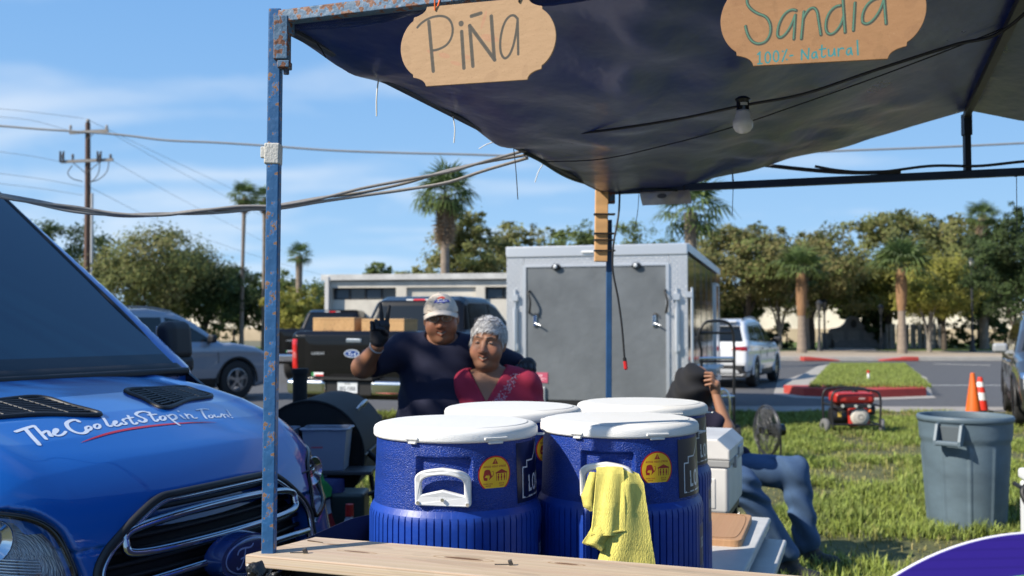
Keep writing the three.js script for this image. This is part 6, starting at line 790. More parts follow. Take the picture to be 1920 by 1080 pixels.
  part('grab_handle', [tube([[D1 + 0.0, 2.02, 0.02], [D1 - 0.01, 2.0, 0.1], [D1 + 0.03, 1.86, 0.14], [D1 + 0.01, 1.72, 0.1], [D1 - 0.01, 1.7, 0.02]], 0.016, 8, 24)], M.black, t);
  for (const x of [-0.15, -W + 0.14]) part('cam_bar', [rod([x, B + 0.05, 0.05], [x, 2.05, 0.05], 0.018), box(0.09, 0.09, 0.07, x, 1.92, 0.05), box(0.09, 0.09, 0.07, x, 1.2, 0.05), cyl(0.035, 0.035, 0.62, x, 1.45, 0.06)], M.alu, t);
  part('cam_bar', [rod([0.06, B + 0.3, 0.03], [0.06, 2.05, 0.03], 0.02), box(0.1, 0.08, 0.06, 0.02, 1.95, 0.03)], M.alu, t);
  part('top_lamp', [rbox(0.26, 0.035, 0.03, 0.012, -W / 2 - 0.06, Tp - 0.1, 0.055)], mat([0.75, 0.75, 0.74], 0.3), t);
  part('sticker', [rbox(0.3, 0.15, 0.006, 0.002, D0 + 0.18, 0.75, 0.037)].map((g) => { const p = g.attributes.position, uv = g.attributes.uv; for (let i = 0; i < p.count; i++) uv.setXY(i, 0.5 + (p.getX(i) - D0 - 0.18) / 0.3, 0.5 + (p.getY(i) - 0.75) / 0.15); return g; }), mat(0xffffff, 0.5, { map: canvasTex(128, 64, (c) => { c.fillStyle = '#c0566e'; c.fillRect(0, 0, 128, 64); c.fillStyle = '#ecd3d8'; c.font = 'bold 17px sans-serif'; c.fillText('DANGER', 26, 26); c.fillRect(10, 36, 108, 3); c.fillRect(10, 45, 90, 3); }) }), door);
  part('tail_lamp', [rbox(0.24, 0.34, 0.05, 0.03, D0 + 0.18, 0.45, 0.05), rbox(0.17, 0.26, 0.03, 0.03, D0 + 0.18, 0.45, 0.075)], mat([0.5, 0.5, 0.48], 0.35), t);
  part('rear_bumper', [box(W, 0.12, 0.1, -W / 2, 0.36, -0.02)], M.black, t);
  for (let i = 0; i < 6; i++) part('side_panel', [box(0.02, Tp - B - 0.28, L / 6 - 0.012, -0.008, (Tp + B) / 2 - 0.03, -(i + 0.5) * L / 6 - 0.0), box(0.006, Tp - B - 0.28, 0.04, 0.004, (Tp + B) / 2 - 0.03, -(i + 1) * L / 6)], side, t);
  for (let i = 0; i < 6; i++) part('side_panel', [box(0.02, Tp - B - 0.28, L / 6 - 0.012, -W + 0.008, (Tp + B) / 2 - 0.03, -(i + 0.5) * L / 6)], side, t);
  part('roof_rail', [boxUV(box(0.03, 0.12, L, 0.006, Tp - 0.06, -L / 2)), boxUV(box(0.03, 0.12, L, -W - 0.006, Tp - 0.06, -L / 2))], M.alu, t); part('bottom_rail', [boxUV(box(0.03, 0.1, L, 0.006, B + 0.05, -L / 2)), boxUV(box(0.03, 0.1, L, -W - 0.006, B + 0.05, -L / 2))], M.alu, t);
  const sd = part('side_door', [box(0.02, 1.7, 0.8, 0.018, 1.45, -5.7)], side, t); part('door_frame', [box(0.03, 1.76, 0.04, 0.02, 1.45, -5.28), box(0.03, 1.76, 0.04, 0.02, 1.45, -6.12), box(0.03, 0.04, 0.88, 0.02, 2.32, -5.7)], M.alu, sd);
  for (const z of [-3.0, -3.9]) for (const x of [-0.12, -W + 0.12]) part('wheel', tyre(0.34, 0.2).rotateY(Math.PI / 2).translate(x, 0.34, z), M.rubber, t);
  part('fender', [box(0.24, 0.05, 2.0, 0.1, 0.78, -3.45)], dia, t); part('tongue', [bar([-W / 2, 0.4, -L], [-W / 2, 0.45, -L - 1.1], 0.1), cyl(0.03, 0.03, 0.6, -W / 2, 0.3, -L - 1.0)], M.black, t);
  part('frame', [box(W - 0.3, 0.12, L - 0.2, -W / 2, B - 0.05, -L / 2 - 0.05)], M.black, t);
}
// ---------------------------------------------------------------- trees, palms, hedges
const leafMat = (c) => phys(0xffffff, 0.9, { vertexColors: true, side: THREE.DoubleSide, transmission: 0.4, thickness: 0, specularIntensity: 0.35 });
const LEAF = leafMat();
function leaves(r, blobs, size, cols, flat2 = 1) {             // many leaf-sized faces gathered in clumps through the crown
  const pos = [], nor = [], col = [], idx = [];
  for (const b of blobs) {
    const clumps = []; for (let i = 0; i < b.c; i++) { let v; do { v = V(r() * 2 - 1, r() * 2 - 1, r() * 2 - 1); } while (v.lengthSq() > 1); const k = 0.45 + 0.6 * Math.pow(v.length(), 0.5); v.normalize().multiplyScalar(Math.min(1.12, k * (0.75 + r() * 0.45))); clumps.push([V(b.x + v.x * b.rx, b.y + v.y * b.ry, b.z + v.z * b.rz), v, 0.65 + r() * 0.7, r()]); }
    for (let i = 0; i < b.n; i++) {
      const [c, v, k, hue] = clumps[r() * clumps.length | 0], s = b.s * k, g = () => (r() + r() + r() - 1.5) * 0.8, p = V(c.x + g() * s, c.y + g() * s * 0.75, c.z + g() * s), n = V(v.x + r() * 1.6 - 0.8, v.y + r() * 1.6 - 0.5, v.z + r() * 1.6 - 0.8).normalize(), a = V(r() - 0.5, r() - 0.5, r() - 0.5).cross(n).normalize().multiplyScalar(size * (0.6 + r() * 0.8)), t = n.clone().cross(a).multiplyScalar(0.5 * flat2), q = pos.length / 3, cc = cols[Math.min(cols.length - 1, (hue * 0.6 + r() * 0.4) * cols.length | 0)], f = 0.8 + r() * 0.4;
      for (const w of [a.clone().negate(), t, a, t.clone().negate()]) { pos.push(p.x + w.x, p.y + w.y, p.z + w.z); nor.push(n.x, n.y, n.z); col.push(cc[0] * f, cc[1] * f, cc[2] * f); }
      idx.push(q, q + 2, q + 1, q, q + 3, q + 2);
    }
  }
  const g = new THREE.BufferGeometry(); g.setAttribute('position', new THREE.Float32BufferAttribute(pos, 3)); g.setAttribute('normal', new THREE.Float32BufferAttribute(nor, 3)); g.setAttribute('color', new THREE.Float32BufferAttribute(col, 3)); g.setIndex(idx); return g;
}
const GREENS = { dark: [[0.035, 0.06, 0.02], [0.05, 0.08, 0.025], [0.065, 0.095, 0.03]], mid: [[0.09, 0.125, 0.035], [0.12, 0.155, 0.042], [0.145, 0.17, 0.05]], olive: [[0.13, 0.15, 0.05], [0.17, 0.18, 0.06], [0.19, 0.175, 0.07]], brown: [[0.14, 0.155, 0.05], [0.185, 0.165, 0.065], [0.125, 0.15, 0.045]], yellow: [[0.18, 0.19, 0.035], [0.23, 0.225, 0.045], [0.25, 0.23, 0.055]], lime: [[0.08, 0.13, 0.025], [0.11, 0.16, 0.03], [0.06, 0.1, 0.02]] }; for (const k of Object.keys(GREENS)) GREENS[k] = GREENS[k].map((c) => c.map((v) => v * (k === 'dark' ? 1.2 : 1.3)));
const barkMat = mat([0.12, 0.095, 0.075], 0.95, { map: rep(T.bark, 1, 1), bumpMap: rep(T.bark, 1), bumpScale: 0.02 }), paleBark = mat([0.3, 0.27, 0.23], 0.95, { map: rep(T.bark, 1, 1) }), palmBark = mat([0.34, 0.27, 0.21], 0.95, { map: rep(T.bark, 2, 6), bumpMap: rep(T.bark, 2, 6), bumpScale: 0.03 });
let treeSeed = 100;
// px: centre, top: top of crown, w: crown width in photo pixels, d: metres away, base: crown's lower edge
function tree(label, group, px, d, top, bottom, w, o = {}) {
  const r = RNG(treeSeed++), k = FPX / d, R = w / 2 / k, yT = 1.5 + (612 - top) / k, yB = Math.max(0.1, 1.5 + (612 - bottom) / k), g = G(px, d), t = thing('tree', label, 'tree', g, r() * 6, group), h = yT - yB, yC = (yT + yB) / 2;
  const nb = o.blobs ?? 7, blobs = [];
  for (let i = 0; i < nb; i++) { const a = i / nb * 6.283 + r(), q = R * (0.3 + 0.35 * r()), yy = yC + h * (r() - 0.5) * 0.5, s = 0.36 + 0.22 * r(); blobs.push({ x: Math.cos(a) * q, y: yy, z: Math.sin(a) * q, rx: R * s * 1.2, ry: h * 0.5 * s * 1.25, rz: R * s * 1.2, c: 16, n: Math.round((o.n ?? 4200) * 2.1 / (nb + 1)), s: Math.min(R, h) * 0.22 }); }
  blobs.push({ x: 0, y: yC, z: 0, rx: R * 0.82, ry: h * 0.46, rz: R * 0.82, c: 34, n: Math.round((o.n ?? 4200) * 2.1 / (nb + 1) * 1.8), s: Math.min(R, h) * 0.24 });
  if (o.wisps) for (let i = 0; i < o.wisps; i++) { const a = r() * 6.28, q = R * (0.15 + 0.6 * r()); blobs.push({ x: Math.cos(a) * q, y: yT - h * (0.04 + 0.16 * q / R + 0.1 * r()), z: Math.sin(a) * q, rx: R * 0.16, ry: h * 0.13, rz: R * 0.16, c: 9, n: 260, s: R * 0.09 }); }
  const bark = o.bark ?? barkMat, rt = o.trunk ?? Math.max(0.09, R * 0.05), tr = part('trunk', [taper([[0, -0.05, 0], [rt * 0.5, yB * 0.4 + 0.2, 0], [0, yB + h * 0.12, rt]], [rt * 1.5, rt, rt * 0.8], 9)], bark, t);
  for (let i = 0; i < (o.limbs ?? 5); i++) { const a = i * 2.4 + r(), q = R * (0.35 + 0.3 * r()), y0 = Math.max(0.3, (o.fork ?? 0.75) * yB), e = V(Math.cos(a) * q, yB + h * (0.25 + 0.35 * r()), Math.sin(a) * q); part('limb', taper([[0, y0, 0], [e.x * 0.4, mix(y0, e.y, 0.55), e.z * 0.4], e], [rt * 0.62, rt * 0.42, rt * 0.15], 6), bark, tr); }
  part('crown', leaves(r, blobs, o.leaf ?? clamp(d * 0.0019, 0.07, 0.15), GREENS[o.c ?? 'mid'], 0.9), LEAF, t);
  return t;
}
// palms: fans of folded leaflets on stalks, a skirt of dead fans below
function fanGeo(r, n, len, stalk, droop) {
  const pos = [], idx = [], col = [], tipc = [0.16, 0.2, 0.055], basec = [0.085, 0.135, 0.04];
  const quad = (a, b, c, e, c1, c2) => { const q = pos.length / 3; for (const p of [a, b, c, e]) pos.push(p.x, p.y, p.z); for (const k of [c1, c1, c2, c2]) col.push(...k); idx.push(q, q + 1, q + 2, q, q + 2, q + 3); };
  quad(V(0, 0, -0.03), V(0, 0, 0.03), V(stalk, -stalk * 0.06, 0.02), V(stalk, -stalk * 0.06, -0.02), [0.1, 0.12, 0.04], [0.1, 0.12, 0.04]);
  for (let i = 0; i < n; i++) {
    const a = mix(-1.9, 1.9, i / (n - 1)), L = len * (0.72 + 0.28 * Math.cos(a * 0.75)) * (0.9 + r() * 0.2), u = V(Math.cos(a), 0, Math.sin(a)), w = V(-u.z, 0, u.x).multiplyScalar(len * 0.055), o = V(stalk, -stalk * 0.06, 0), m = o.clone().addScaledVector(u, L * 0.6).add(V(0, 0.06 * len - Math.abs(a) * 0.03 * len, 0)), e = o.clone().addScaledVector(u, L).add(V(0, -droop * len * (0.5 + r() * 0.7), 0)), s = V(0, (i % 2 ? 1 : -1) * len * 0.02, 0), f = 0.7 + r() * 0.6, cb = basec.map((q) => q * f), ct = tipc.map((q) => q * f);
    quad(o.clone().addScaledVector(w, -0.2), o.clone().addScaledVector(w, 0.2), m.clone().addScaledVector(w, 1).add(s), m.clone().addScaledVector(w, -1).add(s), cb, cb);
    quad(m.clone().addScaledVector(w, -1).add(s), m.clone().addScaledVector(w, 1).add(s), e.clone().addScaledVector(w, 0.12), e.clone().addScaledVector(w, -0.12), cb, ct);
  }
  const g = new THREE.BufferGeometry(); g.setAttribute('position', new THREE.Float32BufferAttribute(pos, 3)); g.setAttribute('color', new THREE.Float32BufferAttribute(col, 3)); g.setIndex(idx); g.computeVertexNormals(); return g;
}
const fr = RNG(55), FANS = [0, 1, 2].map((i) => fanGeo(fr, 15, 1, 0.95, 0.25 + i * 0.15)), DEADFAN = fanGeo(fr, 11, 1, 0.6, 0.1);
const deadMat = mat([0.26, 0.19, 0.125], 1, { side: THREE.DoubleSide });
function palm(label, px, d, crown, bottom, size, o = {}) {     // crown: pixel height of the crown's heart; size: leaf reach in metres
  const r = RNG(treeSeed++), k = FPX / d, y = 1.5 + (612 - crown) / k, t = thing('palm_tree', label, 'palm tree', G(px, d), r() * 6), rt = o.r ?? 0.16, lean = o.lean ?? 0, yaw = -t.rotation.y, lx = Math.cos(yaw) * lean, lz = -Math.sin(yaw) * lean * -1;
  part('trunk', [taper([[lx * 0.9, -0.05, lz * 0.9], [lx, y * 0.3, lz], [lx * 0.55, y * 0.7, lz * 0.55], [0, y, 0]], [rt * 1.35, rt, rt * 0.9, rt * 1.1], 10)], o.bark ?? palmBark, t);
  if (o.boots) part('boots', [lathe([[rt * 1.0, y - o.boots], [rt * 1.25, y - o.boots * 0.75], [rt * 1.4, y - o.boots * 0.4], [rt * 1.1, y], [0, y + 0.1]], 12)], mat([0.36, 0.2, 0.1], 0.95, { map: rep(T.bark, 2), bumpMap: rep(T.bark, 2), bumpScale: 0.05 }), t);
  const n = o.n ?? 26; for (let i = 0; i < n; i++) { const m = part('frond', FANS[i % 3], LEAF, t), e = mix(1.35, o.low ?? -0.7, Math.pow(i / n, 0.8)) + (r() - 0.5) * 0.3; m.position.set(0, y + 0.1 * r(), 0); m.rotation.set(0, i * 2.399 + r() * 0.4, e, 'YXZ'); m.rotation.order = 'YZX'; m.scale.setScalar(size * (0.5 + 0.12 * r())); }
  if (o.skirt) { const g = []; for (let i = 0; i < 90; i++) { const q = i / 90, f = DEADFAN.clone(), len = size * (0.3 + 0.16 * r()); f.deleteAttribute('color'); f.rotateX(r() * 6); f.applyMatrix4(new THREE.Matrix4().compose(V(0, y - q * o.skirt * 0.66, 0), new THREE.Quaternion().setFromEuler(new THREE.Euler(0, r() * 6.28, -1.25 - 0.22 * q - r() * 0.12, 'YZX')), V(len, len, len))); g.push(f); } part('skirt', g, deadMat, t); }
  return t;
}
function hedge(label, group, x0, x1, d, h, dep, c, seed) { const r = RNG(seed), n = Math.round((x1 - x0) * 2.2), blobs = []; for (let i = 0; i < n; i++) blobs.push({ x: mix(-0.5, 0.5, (i + 0.5) / n) * (x1 - x0), y: h * (0.45 + 0.1 * r()), z: (r() - 0.5) * dep * 0.4, rx: 0.5, ry: h * (0.5 + 0.1 * r()), rz: dep * 0.5, c: 10, n: 330, s: 0.22 }); const t = thing('hedge', label, 'hedge', [(x0 + x1) / 2, 0.15, -d], 0, group); part('foliage', leaves(r, blobs, 0.11, GREENS[c], 0.9), LEAF, t); part('stem', [...Array(Math.max(2, Math.round((x1 - x0) / 1.2)))].map((_, i, a) => rod([mix(-0.45, 0.45, i / (a.length - 1)) * (x1 - x0), 0, 0], [mix(-0.45, 0.45, i / (a.length - 1)) * (x1 - x0), h * 0.6, 0], 0.05, 6)), barkMat, t); return t; }

// left of the picture
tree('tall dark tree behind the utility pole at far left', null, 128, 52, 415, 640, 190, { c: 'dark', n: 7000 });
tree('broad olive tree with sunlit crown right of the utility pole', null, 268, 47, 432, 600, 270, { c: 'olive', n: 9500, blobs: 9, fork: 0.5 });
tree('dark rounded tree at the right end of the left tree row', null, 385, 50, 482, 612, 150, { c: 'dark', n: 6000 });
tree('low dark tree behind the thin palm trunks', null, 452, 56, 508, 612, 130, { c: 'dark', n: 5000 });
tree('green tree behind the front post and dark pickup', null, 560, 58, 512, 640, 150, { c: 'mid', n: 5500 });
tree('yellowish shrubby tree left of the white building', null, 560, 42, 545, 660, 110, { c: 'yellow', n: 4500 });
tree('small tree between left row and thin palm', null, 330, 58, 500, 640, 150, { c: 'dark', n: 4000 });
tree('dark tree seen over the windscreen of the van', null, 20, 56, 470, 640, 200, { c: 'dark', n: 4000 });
tree('round green treetop left above the white building roof', null, 707, 60, 488, 600, 66, { c: 'mid', n: 2600 });
tree('lower yellow-green treetop right above the white building roof', null, 765, 62, 494, 600, 72, { c: 'olive', n: 2600 });
tree('loose open tree just right of the big palm', null, 868, 46, 398, 640, 150, { c: 'olive', n: 5200, wisps: 10, leaf: 0.1, bark: paleBark });
tree('tree top showing over the left end of the trailer', null, 985, 50, 418, 640, 165, { c: 'olive', n: 6500, wisps: 8 });
tree('tree top behind the strapped timber block', null, 1090, 54, 425, 640, 150, { c: 'mid', n: 5000, wisps: 6 });
tree('dark treetop between big palm tree and trailer', null, 930, 56, 440, 640, 120, { c: 'dark', n: 4000 });
tree('tree behind the middle of the trailer roof', null, 1200, 52, 432, 640, 150, { c: 'mid', n: 4500 });
hedge('clipped low hedge beyond the silver SUV', null, -17.6, -14.4, 48, 1.2, 1.0, 'lime', 61);
{ const b = hedge('small rounded bush beside the thin palm trunk', null, -15.0, -13.9, 50, 2.0, 1.2, 'mid', 62); }
// a tree just outside the picture on the left, whose broken shade falls on the van and the couple
{ const r = RNG(9), t = thing('tree', 'leafy tree beyond the left edge, shading the van and the couple', 'tree', [-6.3, -0.95, -2.6]), B = []; for (const [x, y, z, q] of [[0, 5.6, 0, 1.5], [0.7, 5.2, -1.1, 1.1], [-0.2, 5.0, 1.0, 0.9], [0.9, 6.2, -0.2, 1.0], [-0.8, 5.9, -0.9, 1.2], [0.3, 4.6, -0.4, 1.0]].map((q, i) => (i === 3 ? [0.9, 5.45, -0.2, 1.0] : q))) B.push({ x, y, z, rx: q, ry: q * 0.8, rz: q, c: 30, n: 2600, s: 0.3 });
  part('trunk', [taper([[0, -0.05, 0], [0.1, 2.0, 0.1], [0, 5, 0]], [0.2, 0.15, 0.08], 9), ...B.map((b) => taper([[0.05, 2.4, 0.05], [b.x * 0.5, (2.4 + b.y) / 2, b.z * 0.5], [b.x, b.y, b.z]], [0.07, 0.05, 0.02], 6))], barkMat, t); part('crown', leaves(r, B, 0.075, GREENS.mid, 0.9), LEAF, t); }
// right of the picture, in front of the far wall
tree('brownish bushy tree right of the trailer roof', null, 1400, 57, 420, 580, 210, { c: 'brown', n: 9000, wisps: 12, blobs: 9 });
tree('broad brown-green tree behind the left short palm', null, 1520, 60, 432, 585, 210, { c: 'brown', n: 9000, wisps: 10, blobs: 9 });
tree('dark tree shading the monument from behind', null, 1590, 66, 500, 575, 150, { c: 'dark', n: 5000 });
tree('small dark tree over the white SUV', null, 1378, 60, 540, 612, 110, { c: 'dark', n: 3500 });
tree('pale-trunked thin tree right behind the white SUV', null, 1462, 57, 470, 590, 120, { c: 'brown', n: 2200, bark: paleBark, wisps: 5, fork: 0.4, limbs: 7 });
tree('tall loose tree right of the gap of sky', null, 1668, 62, 396, 600, 165, { c: 'olive', n: 5500, wisps: 14, leaf: 0.12 });
tree('yellow-green tree behind the right short palm', null, 1660, 63, 470, 590, 200, { c: 'yellow', n: 7500, blobs: 8 });
tree('yellow-green tree left of the lamp post', null, 1770, 57, 470, 588, 150, { c: 'yellow', n: 6500 });
tree('tall olive tree left behind the lamp post', null, 1762, 64, 405, 590, 170, { c: 'olive', n: 6500, wisps: 12 });
tree('tall tree behind the lamp post palm', null, 1835, 66, 398, 590, 120, { c: 'olive', n: 4500, wisps: 8 });
tree('large dark tree at the right edge', null, 1905, 50, 392, 600, 160, { c: 'dark', n: 8500, wisps: 8, fork: 0.5 });
tree('dark tree right of the lamp post', null, 1850, 60, 470, 600, 110, { c: 'dark', n: 4500 });
tree('slanting bare-stemmed tree in front of the grey fence', null, 1742, 53, 520, 596, 120, { c: 'yellow', n: 2600, fork: 0.3, limbs: 7, bark: paleBark, trunk: 0.1 });
tree('dark slender tree right of the monument', null, 1640, 63, 560, 640, 46, { c: 'dark', n: 2200 });
tree('clipped dark topiary tree standing behind the monument', null, 1597, 64.5, 545, 596, 50, { c: 'dark', n: 4200, blobs: 4 });
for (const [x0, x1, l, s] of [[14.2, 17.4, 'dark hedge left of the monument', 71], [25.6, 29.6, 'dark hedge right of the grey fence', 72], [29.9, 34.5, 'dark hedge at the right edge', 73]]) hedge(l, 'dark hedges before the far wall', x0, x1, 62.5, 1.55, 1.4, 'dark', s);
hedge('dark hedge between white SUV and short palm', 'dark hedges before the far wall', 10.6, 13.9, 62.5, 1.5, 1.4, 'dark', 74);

palm('tall thin-trunked palm left of the front post', 456, 50, 368, 640, 0.85, { r: 0.1, lean: 0.15, n: 30, skirt: 0.6 });
palm('tall thin palm half hidden by the front post', 494, 52, 372, 640, 0.8, { r: 0.1, n: 28, skirt: 0.6 });
palm('small palm top above the trees left of the building', 560, 56, 480, 640, 0.8, { r: 0.2, n: 26 });
palm('big fan palm with a thick skirt of dead fronds', 834, 42, 366, 640, 1.42, { r: 0.2, n: 44, low: -0.8, skirt: 2.4 });
palm('large palm crown behind the clear packet', 1296, 36, 398, 640, 1.5, { r: 0.22, n: 26 });
palm('left short palm with orange-brown boots on its trunk', 1503, 51.5, 512, 665, 1.6, { r: 0.2, n: 26, low: -0.1, boots: 2.2 });
palm('right short palm standing before the grey fence', 1691, 50.5, 505, 668, 1.75, { r: 0.2, n: 26, low: -0.1, boots: 2.1 });
palm('palm crown rising behind the lamp post', 1845, 60, 408, 640, 1.1, { r: 0.22, n: 28, low: -0.5, skirt: 1.8 });
palm('slim palm trunk behind the left short palm', 1512, 58, 520, 660, 1.4, { r: 0.16, n: 16 });

// ---------------------------------------------------------------- buildings, walls, fence, monument, lamps, pole
{
  const t = thing('building', 'low cream building with metal-edged flat roof left of the trailer', 'building', [0, 0, 0]), D = 30, k = FPX / D, X = (px) => (px - 960) / k, Y = (py) => 1.5 + (612 - py) / k, cream = mat([0.74, 0.69, 0.6], 0.85, { map: rep(T.mottle, 0.4), bumpMap: rep(T.bump, 2), bumpScale: 0.003 }), trimM = mat([0.68, 0.67, 0.64], 0.5, { map: rep(T.mottle, 1) });
  const wb = (px0, px1, py0, py1, z, th, m = cream) => boxUV(box(X(px1) - X(px0), Y(py0) - Y(py1), th, (X(px0) + X(px1)) / 2, (Y(py0) + Y(py1)) / 2, -D - z - th / 2));
  part('wall', [wb(613, 1040, 528, 540, 0, 0.3), wb(613, 622, 540, 706, 0, 0.3), wb(747, 767, 540, 706, 0, 0.3), wb(898, 915, 540, 706, 0, 0.3), wb(622, 747, 562, 706, 0.12, 0.2), wb(767, 898, 536, 706, 0.1, 0.2), wb(915, 1040, 562, 706, 0.1, 0.2)], cream, t);
  part('side_wall', [boxUV(box(0.3, 3.0, 9, X(613) + 0.15, 1.5, -D - 4.8))], cream, t); part('back_wall', [boxUV(box(7, 3, 0.2, X(830), 1.5, -D - 9.2))], cream, t);
  part('roof', [boxUV(box(X(1050) - X(605), 0.14, 9.4, (X(605) + X(1050)) / 2, Y(521), -D - 4.7)), boxUV(box(X(1050) - X(604), 0.17, 0.12, (X(604) + X(1050)) / 2, Y(520.5), -D + 0.07))], trimM, t); part('downpipe', [box(0.12, 3, 0.12, X(616), 1.5, -D + 0.1)], trimM, t);
  for (const [a, b, n] of [[622, 747, 4], [915, 1010, 3]]) { const w = part('window', [wb(a, b, 540, 562, 0.25, 0.05)], mat([0.02, 0.022, 0.025], 0.6), t); for (let i = 0; i < n; i++) { part('pane', [box((X(b) - X(a)) / n - 0.06, Y(542) - Y(560), 0.02, X(a) + (i + 0.5) * (X(b) - X(a)) / n, (Y(542) + Y(560)) / 2, -D - 0.235, [i % 2 ? 0 : -0.1, 0, 0])], phys([0.05, 0.06, 0.07], 0.06 + i * 0.03), w); part('frame', [box(0.05, Y(540) - Y(562), 0.05, X(a) + i * (X(b) - X(a)) / n, (Y(540) + Y(562)) / 2, -D - 0.22)], M.black, w); } }
  part('panel_edge', [wb(767, 898, 536, 538, 0.02, 0.08)], trimM, t);
  t.rotation.y = -0.17; { const p = V(X(607), 0, -D); t.position.copy(p).sub(p.clone().applyAxisAngle(V(0, 1, 0), -0.17)); }
  const w2 = thing('boundary_wall', 'long sunlit cream wall far beyond the trees', 'wall', [0, 0, -96], -0.4); const low = mat([0.52, 0.42, 0.29], 0.9, { map: rep(T.mottle, 0.1) });
  for (let i = 2; i < 11; i++) { part('panel', [boxUV(box(12.9, 2.2, 0.3, -78 + i * 13, 2.4, 0)), boxUV(box(0.5, 3.55, 0.5, -71.5 + i * 13, 1.75, 0.02))], mat([0.8, 0.73, 0.6], 0.9, { map: rep(T.mottle, 0.1) }), w2); part('plinth', [boxUV(box(12.9, 1.4, 0.5, -78 + i * 13, 0.6, 0.05))], low, w2); }
  const hall = thing('warehouse', 'distant pale building with a bluish stripe behind the trailer', 'building', [22, 0, -120]); part('wall', [boxUV(box(11, 5.2, 8, 0, 2.6, 0))], mat([0.6, 0.6, 0.6], 0.8), hall); part('fascia', [box(11.2, 0.7, 8.2, 0, 4.4, 0)], mat([0.25, 0.3, 0.5], 0.7), hall);
}
{ // weathered board fence, board by board
  const t = thing('board_fence', 'weathered grey shadowbox board fence right of the monument', 'fence', [0, 0.12, -60]), gm = [0.26, 0.3, 0.34].map((v) => mat([v, v * 0.95, v * 0.88], 0.9, { map: rep(T.bark, 1, 1) })), x0 = 22.6, x1 = 25.9;
  for (let i = 0; i < 17; i++) part('board', bar([mix(x0, x1, i / 16), 0.05, i % 2 ? 0.06 : -0.06], [mix(x0, x1, i / 16), 1.5 + (i % 3) * 0.02, i % 2 ? 0.06 : -0.06], 0.16, 0.022), gm[i % 3], t);
  for (const y of [0.3, 0.85, 1.35]) part('rail', bar([x0 - 0.1, y, 0], [x1 + 0.1, y, 0], 0.09, 0.05), gm[0], t); for (const x of [x0, (x0 + x1) / 2, x1]) part('post', bar([x, 0, 0], [x, 1.5, 0], 0.1, 0.09), gm[1], t);
}
{ // stone monument sign at the end of the walk
  const st = mat([0.24, 0.23, 0.23], 0.85, { map: rep(T.mottle, 0.6), bumpMap: rep(T.bump, 1.5), bumpScale: 0.01 }), t = thing('monument', 'curved grey stone monument with dark round emblem at the end of the walk', 'monument', [21.5, 0.15, -63]), s = new THREE.Shape();
  s.moveTo(-2.6, 0); s.lineTo(2.6, 0); s.lineTo(2.6, 1.35); s.lineTo(2.3, 1.5); s.bezierCurveTo(1.6, 1.5, 1.0, 1.7, 0.75, 2.1); s.bezierCurveTo(0.6, 2.55, -0.6, 2.55, -0.75, 2.1); s.bezierCurveTo(-1.0, 1.7, -1.6, 1.5, -2.3, 1.5); s.lineTo(-2.6, 1.35);
  part('wall', boxUV(extrude(s, 0.4, 0.04)), st, t); part('emblem', [cyl(0.32, 0.32, 0.08, 0, 1.85, 0.47, [Math.PI / 2, 0, 0], 32)], mat([0.012, 0.012, 0.014], 0.5), t);
  for (let i = 0; i < 3; i++) part('step', [boxUV(rbox(4.9 - i * 0.1, 0.2, 0.5, 0.02, 0, 0.1 + i * 0.2, 1.6 - i * 0.42))], st, t);
  for (const x of [-3.0, 3.0]) { part('pier', [boxUV(rbox(0.75, 1.05, 0.75, 0.03, x, 0.52, 0.5))], st, t); part('pier_cap', [boxUV(rbox(0.9, 0.12, 0.9, 0.03, x, 1.1, 0.5))], st, t); }
  t.scale.set(0.58, 0.82, 0.6); for (const x of [-1.7, 0, 1.7]) part('plaque', [rbox(1.2, 0.75, 0.05, 0.02, x, 0.95, 0.46)], mat([0.3, 0.29, 0.28], 0.7, { map: rep(T.mottle, 2) }), t);
}
function lamp(label, px, d, top, dim) {
  const k = FPX / d, y = 1.5 + (612 - top) / k, t = thing('street_lamp', label, 'street lamp', G(px, d), 0, 'black post lamps along the far walk'), m = mat([0.03, 0.032, 0.036], 0.5);
  part('post', [lathe([[0.2, 0], [0.2, 0.15], [0.12, 0.3], [0.085, 0.9], [0.06, 1.0], [0.05, y - 0.7], [0.08, y - 0.66], [0.05, y - 0.6]], 14)], m, t);
  part('lantern', [lathe([[0.1, y - 0.6], [0.17, y - 0.25], [0.17, y - 0.2]], 8)], dim ? phys([0.08, 0.08, 0.08], 0.2) : phys([0.6, 0.6, 0.58], 0.2), t); part('cap', [lathe([[0.22, y - 0.2], [0.1, y - 0.06], [0.02, y], [0, y]], 10)], m, t);
}
lamp('black lamp post with glass lantern, right of the short palms', 1823, 54, 482); lamp('thin dark lamp post left beside the walk', 1536, 55, 562, 1); lamp('second thin lamp post nearer the monument', 1546, 58, 560, 1); lamp('lamp post right of the walk by the fence', 1652, 58, 570, 1);
